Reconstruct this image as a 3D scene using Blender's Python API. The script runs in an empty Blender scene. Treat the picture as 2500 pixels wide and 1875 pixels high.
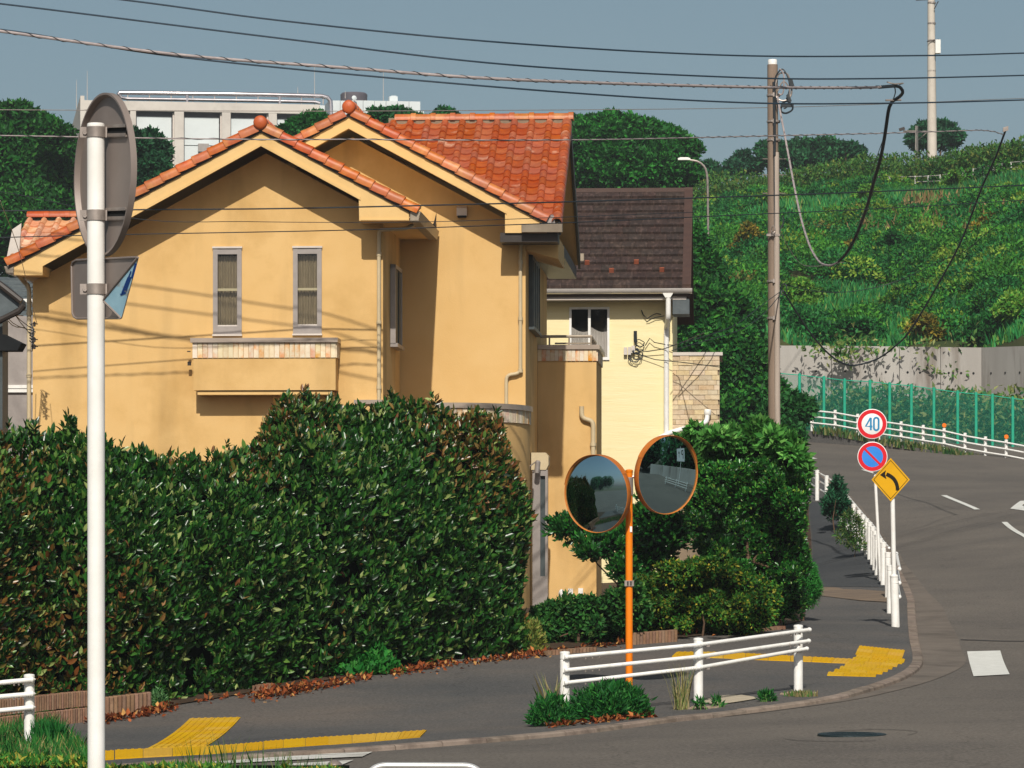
import bpy, math, random
import numpy as np
from mathutils import Vector, Matrix
random.seed(7)
RNG = np.random.default_rng(7)
C = bpy.context.scene.collection
scene = bpy.context.scene
# ------------------------------------------------------------------ camera
F = 8500.0          # focal length in pixels of the 2500 px wide photograph
CZ = 1.9            # lens height above the manhole in the road
HY = 1300.0         # row of the horizon
cam_d = bpy.data.cameras.new('camera'); cam = bpy.data.objects.new('camera', cam_d); C.objects.link(cam)
cam.location = (0, 0, CZ); cam.rotation_euler = (math.pi/2, 0, 0)
cam_d.sensor_width = 36; cam_d.lens = 36*F/2500
cam_d.shift_y = (HY-937.5)/2500
cam_d.clip_end = 6000
scene.camera = cam
# ------------------------------------------------------------------ world and sun
SUN_EL = math.radians(40.5)
w = bpy.data.worlds.new("World"); scene.world = w; w.use_nodes = True
nt = w.node_tree; nt.nodes.clear()
sky = nt.nodes.new('ShaderNodeTexSky'); sky.sky_type = 'NISHITA'; sky.sun_disc = False
sky.sun_elevation = SUN_EL; sky.sun_rotation = math.radians(181)
sky.air_density = 0.75; sky.dust_density = 2.2; sky.ozone_density = 1.2; sky.altitude = 0
hs = nt.nodes.new('ShaderNodeHueSaturation'); hs.inputs['Hue'].default_value = 0.472; hs.inputs['Saturation'].default_value = 0.84; hs.inputs['Value'].default_value = 0.95
bg = nt.nodes.new('ShaderNodeBackground'); bg.inputs[1].default_value = 0.075
ow = nt.nodes.new('ShaderNodeOutputWorld')
nt.links.new(sky.outputs[0], hs.inputs['Color']); nt.links.new(hs.outputs[0], bg.inputs[0]); nt.links.new(bg.outputs[0], ow.inputs[0])
sd = bpy.data.lights.new('sun', 'SUN'); so = bpy.data.objects.new('sun', sd); C.objects.link(so)
sd.energy = 4.3; sd.angle = math.radians(0.55); sd.color = (1.0, 0.94, 0.84)
sdir = Vector((0.012, math.cos(SUN_EL), -math.sin(SUN_EL)))
so.rotation_euler = sdir.to_track_quat('-Z', 'Y').to_euler(); so.location = (0, -20, 40)
scene.view_settings.view_transform = 'Standard'; scene.view_settings.look = 'None'
scene.view_settings.exposure = 0.0; scene.view_settings.gamma = 1.0
scene.view_settings.use_curve_mapping = False
scene.cycles.max_bounces = 6; scene.cycles.diffuse_bounces = 2; scene.cycles.glossy_bounces = 3
# ------------------------------------------------------------------ pixel helpers
def P(px, py, d):
    return Vector(((px-1250)/F*d, d, CZ+(HY-py)/F*d))
def ray(px, py):
    return Vector(((px-1250)/F, 1.0, (HY-py)/F))
CAM = Vector((0, 0, CZ))
def RP(px, py, p0, n):
    r = ray(px, py); n = Vector(n)
    return CAM + r*((Vector(p0)-CAM).dot(n)/r.dot(n))
# terrain: thin-plate spline through measured points (px, py, pixels per metre)
GP = [(70,1838,227),(450,1830,226),(1040,1800,220),(1379,1757,208),(1705,1731,204),(1950,1695,200),(2080,1795,248),
 (1250,1875,270),(2500,1875,272),(100,1770,200),(620,1690,187),(1040,1620,176),(1310,1590,169),(1560,1575,165),
 (1960,1525,153),(2185,1537,146),(2400,1620,170),(2157,1431,124),(2005,1230,89),(2395,1245,94),(2500,1308,108),
 (2500,1450,133),(2200,1087,69),(1982,1053,64.5),(2456,1134,73),(2300,1212,86.5)]
GW = [P(a, b, F/s) for a, b, s in GP]
GW = [(p.x, p.y, p.z) for p in GW] + [(-9,64,.2),(2,64,.42),(1.5,70,.42),(3,75,.5),(-4,70,.3),(4,84,.9),(-15,37,-.6),(-15,20,-.6),(12,20,-.2),(0,12,-.2),(28,60,1.0),(30,100,3.15),
      (-15,100,3.0),(0,0,-.2),(-20,0,-.5),(20,0,-.2),(0,100,3.2)]
GW = np.array(GW)
def _phi(r2): return 0.5*r2*np.log(r2+1e-9)
def _fit():
    n = len(GW); d = GW[:, None, :2]-GW[None, :, :2]; K = _phi((d**2).sum(-1)) + np.eye(n)*12.0
    Pm = np.c_[np.ones(n), GW[:, :2]]; A = np.block([[K, Pm], [Pm.T, np.zeros((3, 3))]])
    return np.linalg.solve(A, np.r_[GW[:, 2], np.zeros(3)])
TW = _fit()
def gz(x, y):
    x = np.clip(np.asarray(x, float), -40, 50); y = np.clip(np.asarray(y, float), -60, 145)
    sh = x.shape; q = np.c_[x.ravel(), y.ravel()]; n = len(GW)
    d = q[:, None, :]-GW[None, :, :2]
    z = _phi((d**2).sum(-1))@TW[:n] + TW[n] + q@TW[n+1:]
    return np.clip(z, -1.2, 9.0).reshape(sh)
def g1(x, y): return float(gz(np.array([x]), np.array([y]))[0])
def G(px, py, off=0.0):
    if off >= .09: off -= .07            # the pavement stands 5 cm above the road
    t = np.linspace(10, 170, 900); r = ray(px, py)
    f = CZ+r.z*t - gz(r.x*t, t) - off
    k = np.where((f[:-1] > 0) & (f[1:] <= 0))[0]
    if len(k) == 0: k = [int(np.argmin(np.abs(f)))]
    k = int(k[0]); k2 = min(k+1, len(t)-1)
    a = f[k]/(f[k]-f[k2]) if f[k] != f[k2] else 0
    tt = t[k]+(t[k2]-t[k])*a
    return CAM + r*tt
# ------------------------------------------------------------------ object helpers
def tag(o, label=None, cat=None, group=None, kind=None):
    if label: o['label'] = label
    if cat: o['category'] = cat
    if group: o['group'] = group
    if kind: o['kind'] = kind
    return o
def thing(name, label, cat, loc=(0,0,0), rotz=0, group=None, kind=None):
    o = bpy.data.objects.new(name, None); C.objects.link(o); o.location = loc; o.rotation_euler = (0, 0, rotz)
    o.empty_display_size = 0.2
    return tag(o, label, cat, group, kind)
def chain(o):
    M = Matrix.Identity(4)
    while o is not None:
        M = Matrix.LocRotScale(o.location, o.rotation_euler, o.scale) @ M; o = o.parent
    return M
class MB:
    def __init__(s): s.v = []; s.f = []
    def add(s, vs, fs):
        b = len(s.v); s.v += [tuple(v) for v in vs]; s.f += [tuple(b+i for i in f) for f in fs]; return s
    def box(s, x0, x1, y0, y1, z0, z1):
        return s.add([(x0,y0,z0),(x1,y0,z0),(x1,y1,z0),(x0,y1,z0),(x0,y0,z1),(x1,y0,z1),(x1,y1,z1),(x0,y1,z1)],
                     [(0,3,2,1),(4,5,6,7),(0,1,5,4),(1,2,6,5),(2,3,7,6),(3,0,4,7)])
    def obox(s, c, ax, ay, az):   # oriented box: centre and three half-axis vectors
        c, ax, ay, az = map(Vector, (c, ax, ay, az)); vs = []
        for k in (-1, 1):
            for i, j in ((-1,-1),(1,-1),(1,1),(-1,1)): vs.append(c+ax*i+ay*j+az*k)
        return s.add(vs, [(0,3,2,1),(4,5,6,7),(0,1,5,4),(1,2,6,5),(2,3,7,6),(3,0,4,7)])
    def quad(s, a, b, c, d): return s.add([a, b, c, d], [(0,1,2,3)])
    def poly(s, pts): return s.add(pts, [tuple(range(len(pts)))])
    def prism(s, poly, off):       # planar polygon extruded by a vector
        n = len(poly); o = Vector(off); p = [Vector(q) for q in poly]; q2 = [v+o for v in p]
        return s.add(p+q2, [tuple(range(n)), tuple(range(2*n-1, n-1, -1))]+[(i, i+n, (i+1) % n+n, (i+1) % n) for i in range(n)])
    def tube(s, pts, r, n=8, cap=True, r2=None):
        pts = [Vector(p) for p in pts]; m = len(pts); b = len(s.v)
        rr = r if isinstance(r, (list, tuple)) else [r+(((r2-r)*i/(m-1)) if r2 is not None else 0) for i in range(m)]
        ref = None
        for i, p in enumerate(pts):
            t = (pts[min(i+1, m-1)]-pts[max(i-1, 0)])
            if t.length < 1e-9: t = Vector((0, 0, 1))
            t.normalize()
            if ref is None: ref = Vector((0, 0, 1)) if abs(t.z) < .9 else Vector((1, 0, 0))
            a = (ref-t*ref.dot(t)); a.normalize(); ref = a; c = t.cross(a)
            for k in range(n):
                th = 2*math.pi*k/n; s.v.append(tuple(p+(a*math.cos(th)+c*math.sin(th))*rr[i]))
        for i in range(m-1):
            for k in range(n):
                s.f.append((b+i*n+k, b+i*n+(k+1) % n, b+(i+1)*n+(k+1) % n, b+(i+1)*n+k))
        if cap:
            s.f.append(tuple(b+k for k in range(n-1, -1, -1))); s.f.append(tuple(b+(m-1)*n+k for k in range(n)))
        return s
    def lathe(s, prof, c=(0,0,0), ax=(0,0,1), n=16, a0=0, a1=2*math.pi):
        c = Vector(c); ax = Vector(ax).normalized(); u = ax.orthogonal().normalized(); v = ax.cross(u); b = len(s.v)
        full = abs(a1-a0-2*math.pi) < 1e-6; m = n if full else n+1
        for r, h in prof:
            for k in range(m):
                th = a0+(a1-a0)*k/n; s.v.append(tuple(c+ax*h+(u*math.cos(th)+v*math.sin(th))*r))
        for i in range(len(prof)-1):
            for k in range(n):
                k2 = (k+1) % m
                s.f.append((b+i*m+k, b+i*m+k2, b+(i+1)*m+k2, b+(i+1)*m+k))
        return s
    def grid(s, rows):             # rows of equal length of points
        b = len(s.v); n = len(rows[0])
        for r in rows: s.v += [tuple(p) for p in r]
        for i in range(len(rows)-1):
            for j in range(n-1): s.f.append((b+i*n+j, b+i*n+j+1, b+(i+1)*n+j+1, b+(i+1)*n+j))
        return s
    def mesh(s, name, mat=None, smooth=False):
        me = bpy.data.meshes.new(name); me.from_pydata(s.v, [], s.f)
        if mat: me.materials.append(mat)
        if smooth:
            me.shade_smooth()
            if smooth != 'all': me.set_sharp_from_angle(angle=math.radians(38))
        me.update(); return me
    def build(s, name, mat, parent=None, smooth=False, local=False, origin=None, **kw):
        o = None
        if parent is not None and not local:
            M = chain(parent).inverted(); s.v = [tuple(M @ Vector(v)) for v in s.v]
        if parent is None and origin is not None:
            oo = Vector(origin); s.v = [tuple(Vector(v)-oo) for v in s.v]
        o = bpy.data.objects.new(name, s.mesh(name, mat, smooth)); C.objects.link(o)
        if parent is not None: o.parent = parent
        elif origin is not None: o.location = origin
        return tag(o, **kw)
def inst(name, me, parent, M):
    o = bpy.data.objects.new(name, me); C.objects.link(o); o.parent = parent
    l, q, sc = M.decompose(); o.location = l; o.rotation_euler = q.to_euler(); o.scale = sc
    return o
def copy_tree(o, parent=None):
    c = o.copy(); C.objects.link(c); c.parent = parent
    for ch in list(o.children): copy_tree(ch, c)
    return c
# ------------------------------------------------------------------ materials
def S(h, k=1.0):
    h = h.lstrip('#'); r = [int(h[i:i+2], 16)/255 for i in (0, 2, 4)]
    return tuple([((c/12.92) if c <= .04045 else ((c+.055)/1.055)**2.4)*k for c in r]+[1.0])
def mat(name, c1, c2=None, scale=4.0, rough=.7, bump=0.0, bscale=40.0, metal=0.0, spec=.3, c3=None, s3=1.0, stretch=None, detail=6.0, lo=.35, hi=.65, coat=0, bdist=.01, lo3=.5, hi3=.72):
    m = bpy.data.materials.new(name); m.use_nodes = True; t = m.node_tree; L = t.links.new
    b = t.nodes['Principled BSDF']; b.inputs['Roughness'].default_value = rough; b.inputs['Metallic'].default_value = metal
    b.inputs['Specular IOR Level'].default_value = spec; b.inputs['Base Color'].default_value = c1
    if coat: b.inputs['Coat Weight'].default_value = coat
    tc = t.nodes.new('ShaderNodeTexCoord'); src = tc.outputs['Object']
    if stretch:
        mp = t.nodes.new('ShaderNodeMapping'); mp.inputs['Scale'].default_value = stretch; L(src, mp.inputs[0]); src = mp.outputs[0]
    col = None
    def noise(sc, lo_, hi_):
        n = t.nodes.new('ShaderNodeTexNoise'); n.inputs['Scale'].default_value = sc; n.inputs['Detail'].default_value = detail; n.inputs['Roughness'].default_value = .62
        L(src, n.inputs['Vector']); r = t.nodes.new('ShaderNodeMapRange'); r.inputs[1].default_value = lo_; r.inputs[2].default_value = hi_
        L(n.outputs['Fac'], r.inputs[0]); return r.outputs[0]
    if c2:
        mx = t.nodes.new('ShaderNodeMix'); mx.data_type = 'RGBA'; mx.inputs[6].default_value = c1; mx.inputs[7].default_value = c2
        L(noise(scale, lo, hi), mx.inputs[0]); col = mx.outputs[2]
        if c3:
            m3 = t.nodes.new('ShaderNodeMix'); m3.data_type = 'RGBA'; L(col, m3.inputs[6]); m3.inputs[7].default_value = c3
            L(noise(s3, lo3, hi3), m3.inputs[0]); col = m3.outputs[2]
        L(col, b.inputs['Base Color'])
    if bump:
        n = t.nodes.new('ShaderNodeTexNoise'); n.inputs['Scale'].default_value = bscale; n.inputs['Detail'].default_value = 5
        L(src, n.inputs['Vector']); bp = t.nodes.new('ShaderNodeBump'); bp.inputs['Strength'].default_value = bump; bp.inputs['Distance'].default_value = bdist
        L(n.outputs['Fac'], bp.inputs['Height']); L(bp.outputs[0], b.inputs['Normal'])
    return m
def objvar(m, amt=.25, hue=.02, sat=.15):
    """per-object colour variation (tiles, bricks, blocks)"""
    t = m.node_tree; b = t.nodes['Principled BSDF']; inp = b.inputs['Base Color']
    oi = t.nodes.new('ShaderNodeObjectInfo'); h = t.nodes.new('ShaderNodeHueSaturation')
    def rng(mul, lo, hi):
        a = t.nodes.new('ShaderNodeMath'); a.operation = 'MULTIPLY'; a.inputs[1].default_value = mul; t.links.new(oi.outputs['Random'], a.inputs[0])
        f = t.nodes.new('ShaderNodeMath'); f.operation = 'FRACT'; t.links.new(a.outputs[0], f.inputs[0])
        r = t.nodes.new('ShaderNodeMapRange'); r.inputs[3].default_value = lo; r.inputs[4].default_value = hi; t.links.new(f.outputs[0], r.inputs[0]); return r.outputs[0]
    t.links.new(rng(1, 1-amt, 1+amt), h.inputs['Value']); t.links.new(rng(17.3, .5-hue, .5+hue), h.inputs['Hue']); t.links.new(rng(41.7, 1-sat, 1+sat), h.inputs['Saturation'])
    if inp.is_linked: t.links.new(inp.links[0].from_socket, h.inputs['Color'])
    else: h.inputs['Color'].default_value = inp.default_value
    t.links.new(h.outputs[0], inp)
    # random texture offset per object
    off = t.nodes.new('ShaderNodeVectorMath'); off.operation = 'ADD'
    tc = [n for n in t.nodes if n.bl_idname == 'ShaderNodeTexCoord'][0]
    outs = [l.to_socket for l in tc.outputs['Object'].links]
    mm = t.nodes.new('ShaderNodeMath'); mm.operation = 'MULTIPLY'; mm.inputs[1].default_value = 97.0; t.links.new(oi.outputs['Random'], mm.inputs[0])
    t.links.new(tc.outputs['Object'], off.inputs[0]); t.links.new(mm.outputs[0], off.inputs[1])
    for s in outs: t.links.new(off.outputs[0], s)
    return m
def leafmat(name, rough=.42, trans=.25, spec=.45):
    m = bpy.data.materials.new(name); m.use_nodes = True; t = m.node_tree; b = t.nodes['Principled BSDF']
    a = t.nodes.new('ShaderNodeAttribute'); a.attribute_name = 'Col'
    t.links.new(a.outputs['Color'], b.inputs['Base Color']); b.inputs['Roughness'].default_value = rough; b.inputs['Specular IOR Level'].default_value = spec
    tr = t.nodes.new('ShaderNodeBsdfTranslucent'); t.links.new(a.outputs['Color'], tr.inputs['Color'])
    mx = t.nodes.new('ShaderNodeMixShader'); mx.inputs[0].default_value = trans
    o = t.nodes['Material Output']; t.links.new(b.outputs[0], mx.inputs[1]); t.links.new(tr.outputs[0], mx.inputs[2]); t.links.new(mx.outputs[0], o.inputs[0])
    return m
M = {}
M['stucco'] = mat('ochre_stucco', S('#d9b47a'), S('#d3ac70'), .9, .9, .25, 55, c3=S('#bd985f'), s3=.45, spec=.15, lo3=.5, hi3=.75)
M['stuccotrim'] = mat('ochre_trim_paint', S('#dfbb80'), S('#d9b376'), 1.4, .75, .05, 30, spec=.25)
M['terracotta'] = objvar(mat('terracotta_tile', S('#b05a2e'), S('#a04b28'), 5, .48, .2, 25, c3=S('#d6a88a'), s3=1.9, spec=.5, lo3=.60, hi3=.74), .10, .004, .06)
M['terraverge'] = objvar(mat('terracotta_verge', S('#bb622e'), S('#a85025'), 4, .45, .15, 22, c3=S('#c98a4a'), s3=1.4, spec=.4, lo3=.5, hi3=.72), .13, .010, .06)
M['terracap'] = mat('terracotta_cap', S('#b95a2c'), S('#ad5026'), 4, .5, .15, 22, spec=.4)
M['sashmid'] = mat('olive_sash_bar', S('#a39a7c'), None, rough=.5)
M['curtain2'] = mat('white_net_curtain', S('#f4f2f0'), S('#d4d2d1'), 7, .85, stretch=(9, 6, .5))
M['terrafar'] = objvar(mat('terracotta_pale', S('#cf9a7c'), S('#c48866'), 5, .6, .2, 25, c3=S('#e0c0a4'), s3=3, spec=.3), .16, .015, .1)
M['alu'] = mat('aluminium_grey', S('#a59d98'), S('#9b938e'), 6, .4, metal=.35, spec=.5)
M['alulight'] = mat('pale_sash_frame', S('#cfc6bd'), S('#c4bbb3'), 5, .45, spec=.4)
M['pipe'] = mat('beige_drainpipe', S('#c7b694'), S('#bdab89'), 3, .5, spec=.4)
M['pipegrey'] = mat('taupe_gutter', S('#a39684'), S('#8f8272'), 3, .42, metal=.2, spec=.5)
M['coping'] = mat('grey_metal_coping', S('#b5a596'), S('#a5978a'), 3, .35, metal=.4, spec=.5)
M['brick'] = objvar(mat('cream_cladding_tile', S('#e2d2b8'), S('#d9c6a8'), 9, .75, .5, 26, c3=S('#d99a68'), s3=2.3, spec=.2, lo3=.52, hi3=.66), .09, .015, .25)
M['grout'] = mat('grey_grout', S('#8a7a66'), S('#7c6d5b'), 8, .9)
M['curtain'] = mat('olive_net_curtain', S('#aea184'), S('#94886c'), 7, .85, stretch=(6, 6, .7))
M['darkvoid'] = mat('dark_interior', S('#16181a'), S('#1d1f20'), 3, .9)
M['shutter'] = mat('slate_blue_shutter', S('#4a5254'), S('#3d4547'), 4, .45, spec=.4)
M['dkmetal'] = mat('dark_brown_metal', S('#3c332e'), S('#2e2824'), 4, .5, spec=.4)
M['siding'] = mat('pale_yellow_siding', S('#f0e2b4'), S('#eadba8'), 2.2, .75, .6, 9, stretch=(.35, .35, 6), spec=.2)
M['slate'] = objvar(mat('brown_slate_shingle', S('#40332e'), S('#342a27'), 6, .7, .3, 30, c3=S('#5d4c45'), s3=4, spec=.25, stretch=(3, 1, .5)), .15, .01, .1)
M['slatetrim'] = mat('brown_roof_trim', S('#523d35'), S('#483630'), 4, .55, spec=.35)
M['snow'] = mat('rust_snow_guard', S('#96543c'), S('#874a35'), 4, .6)
M['white'] = mat('white_paint', S('#efeeea'), S('#e4e2dc'), 5, .4, spec=.45)
M['whiteworn'] = mat('worn_white_paint', S('#f2f1ed'), S('#e6e4de'), 6, .38, spec=.45, c3=S('#b99a70'), s3=5, lo3=.64, hi3=.8)
M['whitegutter'] = mat('white_metal_gutter', S('#d9d3cd'), S('#c9c3be'), 3, .25, metal=.5, spec=.6)
M['stone'] = objvar(mat('buff_stone_cladding', S('#d2c0a2'), S('#c0aa8a'), 10, .85, .5, 30, spec=.15), .16, .01, .15)
M['mast'] = mat('pale_office_wall', S('#cfc9c0'), S('#c4bdb5'), .6, .8, .2, 8, c3=S('#b3aca4'), s3=.4)
M['panel'] = mat('white_panel', S('#d3dadb'), S('#cbd2d3'), .5, .6)
M['chrome'] = mat('galvanised_pipe', S('#e6dfe0'), S('#cfc7ca'), 2, .24, metal=.85, spec=.6)
M['tank'] = mat('grey_tank', S('#69636a'), S('#5b565c'), .8, .5, metal=.2)
M['signback'] = mat('grey_sign_back', S('#8d817a'), S('#857972'), 5, .5, metal=.2, spec=.5)
M['clamp'] = mat('zinc_clamp', S('#a89d95'), S('#8f857e'), 12, .45, metal=.45, spec=.5)
M['bluesign'] = mat('pale_blue_reflective', S('#9fc7d8'), S('#86afc4'), 8, .35, c3=S('#8a8378'), s3=7, lo3=.55, hi3=.65)
M['bluebold'] = mat('dark_blue_print', S('#1c3f7c'), None, rough=.4)
M['orange'] = mat('orange_paint', S('#f0840c'), S('#e67a08'), 4, .42, spec=.45)
M['rimorange'] = mat('shaded_orange_rim', S('#c2702a'), S('#ad6428'), 8, .5)  # browner copy of the orange paint; the rims' shade is in this colour
M['reflector'] = mat('orange_reflector', S('#ee7d18'), S('#e06c10'), 20, .3, spec=.5)
M['mirror'] = mat('convex_mirror', S('#a8c8d2'), None, rough=.015, metal=1.0, spec=.5)
M['signred'] = mat('sign_red', S('#d8202b'), S('#cf1c27'), 3, .4)
M['signwhite'] = mat('sign_white', S('#ecebea'), None, rough=.4)
M['signblue'] = mat('sign_blue', S('#2f7fd8'), S('#3a88de'), 3, .4)
M['signnum'] = mat('sign_number_blue', S('#2d86b4'), None, rough=.4)
M['signyellow'] = mat('sign_yellow', S('#dda60c'), S('#d59e08'), 3, .4)
M['signblack'] = mat('sign_black', S('#1d160c'), None, rough=.4)
M['concrete'] = mat('stained_concrete', S('#b6b2ac'), S('#a09b95'), .35, .9, .3, 12, c3=S('#7d746c'), s3=.9, stretch=(1.4, 1.4, .18), spec=.15, lo3=.52, hi3=.7)
M['polecon'] = mat('grey_brown_pole', S('#8d7b6c'), S('#7d6c5e'), 2.0, .85, .2, 30, stretch=(3, 3, .3))
M['polecon2'] = mat('pale_pole', S('#b5a79b'), S('#a4968a'), 2.0, .85, .2, 30, stretch=(3, 3, .3))
M['polewhite'] = mat('white_concrete_pole', S('#cfc6ba'), S('#c0b7ab'), 1.0, .8)
M['greenpost'] = mat('green_fence_post', S('#2fa888'), S('#2a9c7e'), 3, .5)
M['cable'] = mat('black_cable', S('#1d2429'), S('#262d33'), 4, .55, spec=.4)
M['cableblue'] = mat('slate_cable', S('#283b4b'), S('#22323f'), 4, .5, spec=.4)
M['cablegrey'] = mat('grey_wrapped_cable', S('#a79c9a'), S('#8f8585'), 6, .6, spec=.3)
M['bark'] = mat('brown_bark', S('#6b5442'), S('#4c3a2d'), 6, .9, .6, 20)
M['hull'] = mat('shade_hull', S('#0a130a'), S('#0f180c'), 3, .95, .8, 6, spec=.05)  # near-black hull; the shade deep among the leaves is in its colour
M['leaf'] = leafmat('glossy_leaf', .33, .14, .55)
M['leafmatte'] = leafmat('matte_leaf', .6, .28, .25)
M['litter'] = leafmat('dry_leaf', .8, .1, .15)
M['yellowtile'] = objvar(mat('yellow_tactile_tile', S('#d0a41c'), S('#c89b18'), 7, .75, .3, 30, spec=.2, c3=S('#b98a20'), s3=9, lo3=.62, hi3=.8), .05, .004, .05)
M['roadpaint'] = mat('white_road_paint', S('#dcdcd6'), S('#cfcfc8'), 6, .7, .4, 60)
M['roadworn'] = mat('worn_road_paint', S('#d6d5ce'), S('#cac8c0'), 6, .75, .4, 60, c3=S('#6d655d'), s3=3.5, lo3=.5, hi3=.62, stretch=(.5, 3, 1))
M['kerb'] = objvar(mat('kerb_concrete', S('#8a7c70'), S('#786b60'), 5, .9, .5, 30, c3=S('#5c5149'), s3=2.5), .1, .006, .05)
M['apron'] = mat('gutter_concrete', S('#726960'), S('#665e56'), 2.2, .9, .5, 40, c3=S('#544d46'), s3=.9)
M['block'] = objvar(mat('scalloped_edging_block', S('#8d6f59'), S('#7a5e4b'), 9, .9, .6, 30), .15, .01, .08)
M['soil'] = mat('garden_soil', S('#4b3a2a'), S('#382b20'), 2.5, .95, .8, 9)
M['iron'] = mat('cast_iron_cover', S('#2a3638'), S('#1f2b2e'), 30, .45, .6, 60, metal=.3)
M['render'] = mat('grey_render', S('#a79f9a'), S('#8e8783'), 1.4, .85, .2, 20, c3=S('#7c7572'), s3=.8)
M['greyroof'] = mat('grey_slate_roof', S('#5a6265'), S('#4d5558'), 5, .6, .3, 20)
M['steel'] = mat('polished_steel', S('#e6e4e0'), None, rough=.32, metal=.6)
M['ball'] = mat('grey_post_cap', S('#8f837c'), S('#857972'), 5, .4, metal=.3)
M['slab'] = mat('pale_slab', S('#b9ad97'), S('#a99d88'), 5, .85, .4, 40)
M['gravel'] = mat('crumbled_mortar', S('#9a8b78'), S('#6d5f50'), 22, .95, .8, 50)
def streak(m, stretch, lo, amt, scale=3.0):
    t = m.node_tree; b = t.nodes['Principled BSDF']; src = b.inputs['Base Color'].links[0].from_socket
    tc = [n for n in t.nodes if n.bl_idname == 'ShaderNodeTexCoord'][0]; mp = t.nodes.new('ShaderNodeMapping'); mp.inputs['Scale'].default_value = stretch; t.links.new(tc.outputs['Object'], mp.inputs[0])
    n = t.nodes.new('ShaderNodeTexNoise'); n.inputs['Scale'].default_value = scale; n.inputs['Detail'].default_value = 7; t.links.new(mp.outputs[0], n.inputs['Vector'])
    g = t.nodes.new('ShaderNodeMapRange'); g.inputs[1].default_value = lo; g.inputs[2].default_value = lo+.22; g.inputs[3].default_value = 1; g.inputs[4].default_value = 1-amt; t.links.new(n.outputs['Fac'], g.inputs[0])
    v = t.nodes.new('ShaderNodeVectorMath'); v.operation = 'SCALE'; t.links.new(src, v.inputs[0]); t.links.new(g.outputs[0], v.inputs['Scale']); t.links.new(v.outputs[0], b.inputs['Base Color'])
streak(M['stucco'], (1, 1, .14), .50, .20, 1.5); streak(M['stuccotrim'], (1, 1, .3), .55, .10, 2.5); streak(M['whiteworn'], (3, 3, .5), .58, .22, 3); streak(M['white'], (4, 4, .4), .6, .10, 3)
streak(M['terracotta'], (1, 1, 1), .54, .28, 7); streak(M['terraverge'], (1, 1, 1), .55, .22, 6)
def glassmat(name, col, rough=.03, mixf=.55):
    m = bpy.data.materials.new(name); m.use_nodes = True; t = m.node_tree; o = t.nodes['Material Output']
    t.nodes.remove(t.nodes['Principled BSDF'])
    a = t.nodes.new('ShaderNodeBsdfTransparent'); a.inputs[0].default_value = col
    g = t.nodes.new('ShaderNodeBsdfGlossy'); g.inputs['Roughness'].default_value = rough
    fr = t.nodes.new('ShaderNodeFresnel'); fr.inputs[0].default_value = 1.5
    mx = t.nodes.new('ShaderNodeMixShader'); t.links.new(fr.outputs[0], mx.inputs[0]); t.links.new(a.outputs[0], mx.inputs[1]); t.links.new(g.outputs[0], mx.inputs[2])
    t.links.new(mx.outputs[0], o.inputs[0]); return m
M['glass'] = glassmat('window_glass', (.87, .86, .84, 1))
# green net: fine wires read as a tint
def netmat():
    m = bpy.data.materials.new('green_net'); m.use_nodes = True; t = m.node_tree; o = t.nodes['Material Output']; b = t.nodes['Principled BSDF']
    b.inputs['Base Color'].default_value = S('#1a7a66'); b.inputs['Roughness'].default_value = .6
    a = t.nodes.new('ShaderNodeBsdfTransparent'); mx = t.nodes.new('ShaderNodeMixShader'); mx.inputs[0].default_value = .19
    t.links.new(a.outputs[0], mx.inputs[1]); t.links.new(b.outputs[0], mx.inputs[2]); t.links.new(mx.outputs[0], o.inputs[0]); return m
M['net'] = netmat()
def asphalt(name, c1, c2, c3, tint=None):
    m = mat(name, c1, c2, .35, .88, .5, 220, c3=c3, s3=.16, spec=.2, bdist=.006)
    t = m.node_tree; b = t.nodes['Principled BSDF']; L = t.links.new
    src = b.inputs['Base Color'].links[0].from_socket; tc = [n for n in t.nodes if n.bl_idname == 'ShaderNodeTexCoord'][0]
    n = t.nodes.new('ShaderNodeTexNoise'); n.inputs['Scale'].default_value = 30; n.inputs['Detail'].default_value = 6; L(tc.outputs['Object'], n.inputs['Vector'])
    r = t.nodes.new('ShaderNodeMapRange'); r.inputs[1].default_value = .3; r.inputs[2].default_value = .7; r.inputs[3].default_value = .66; r.inputs[4].default_value = 1.34; L(n.outputs['Fac'], r.inputs[0])
    mu = t.nodes.new('ShaderNodeVectorMath'); mu.operation = 'SCALE'; L(src, mu.inputs[0]); L(r.outputs[0], mu.inputs['Scale']); L(mu.outputs[0], b.inputs['Base Color'])
    # hairline cracks and long wear streaks
    v = t.nodes.new('ShaderNodeTexVoronoi'); v.feature = 'DISTANCE_TO_EDGE'; v.inputs['Scale'].default_value = .22
    nn = t.nodes.new('ShaderNodeTexNoise'); nn.inputs['Scale'].default_value = 1.1; nn.inputs['Detail'].default_value = 6; L(tc.outputs['Object'], nn.inputs['Vector'])
    ad = t.nodes.new('ShaderNodeVectorMath'); ad.operation = 'ADD'; L(tc.outputs['Object'], ad.inputs[0]); L(nn.outputs['Color'], ad.inputs[1]); L(ad.outputs[0], v.inputs['Vector'])
    cr = t.nodes.new('ShaderNodeMapRange'); cr.inputs[1].default_value = 0; cr.inputs[2].default_value = .004; cr.inputs[3].default_value = .72; cr.inputs[4].default_value = 1; L(v.outputs['Distance'], cr.inputs[0])
    m2 = t.nodes.new('ShaderNodeVectorMath'); m2.operation = 'SCALE'; L(mu.outputs[0], m2.inputs[0]); L(cr.outputs[0], m2.inputs['Scale']); L(m2.outputs[0], b.inputs['Base Color'])
    return m
M['road'] = asphalt('road_asphalt', S('#69635c'), S('#5d5853'), S('#716a62'))
M['walk'] = asphalt('sidewalk_asphalt', S('#5d5a57'), S('#4f4f4f'), S('#69615a'))
M['ground'] = mat('dry_ground', S('#4f4c33'), S('#3f4328'), .3, .95, .5, 5)
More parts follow.
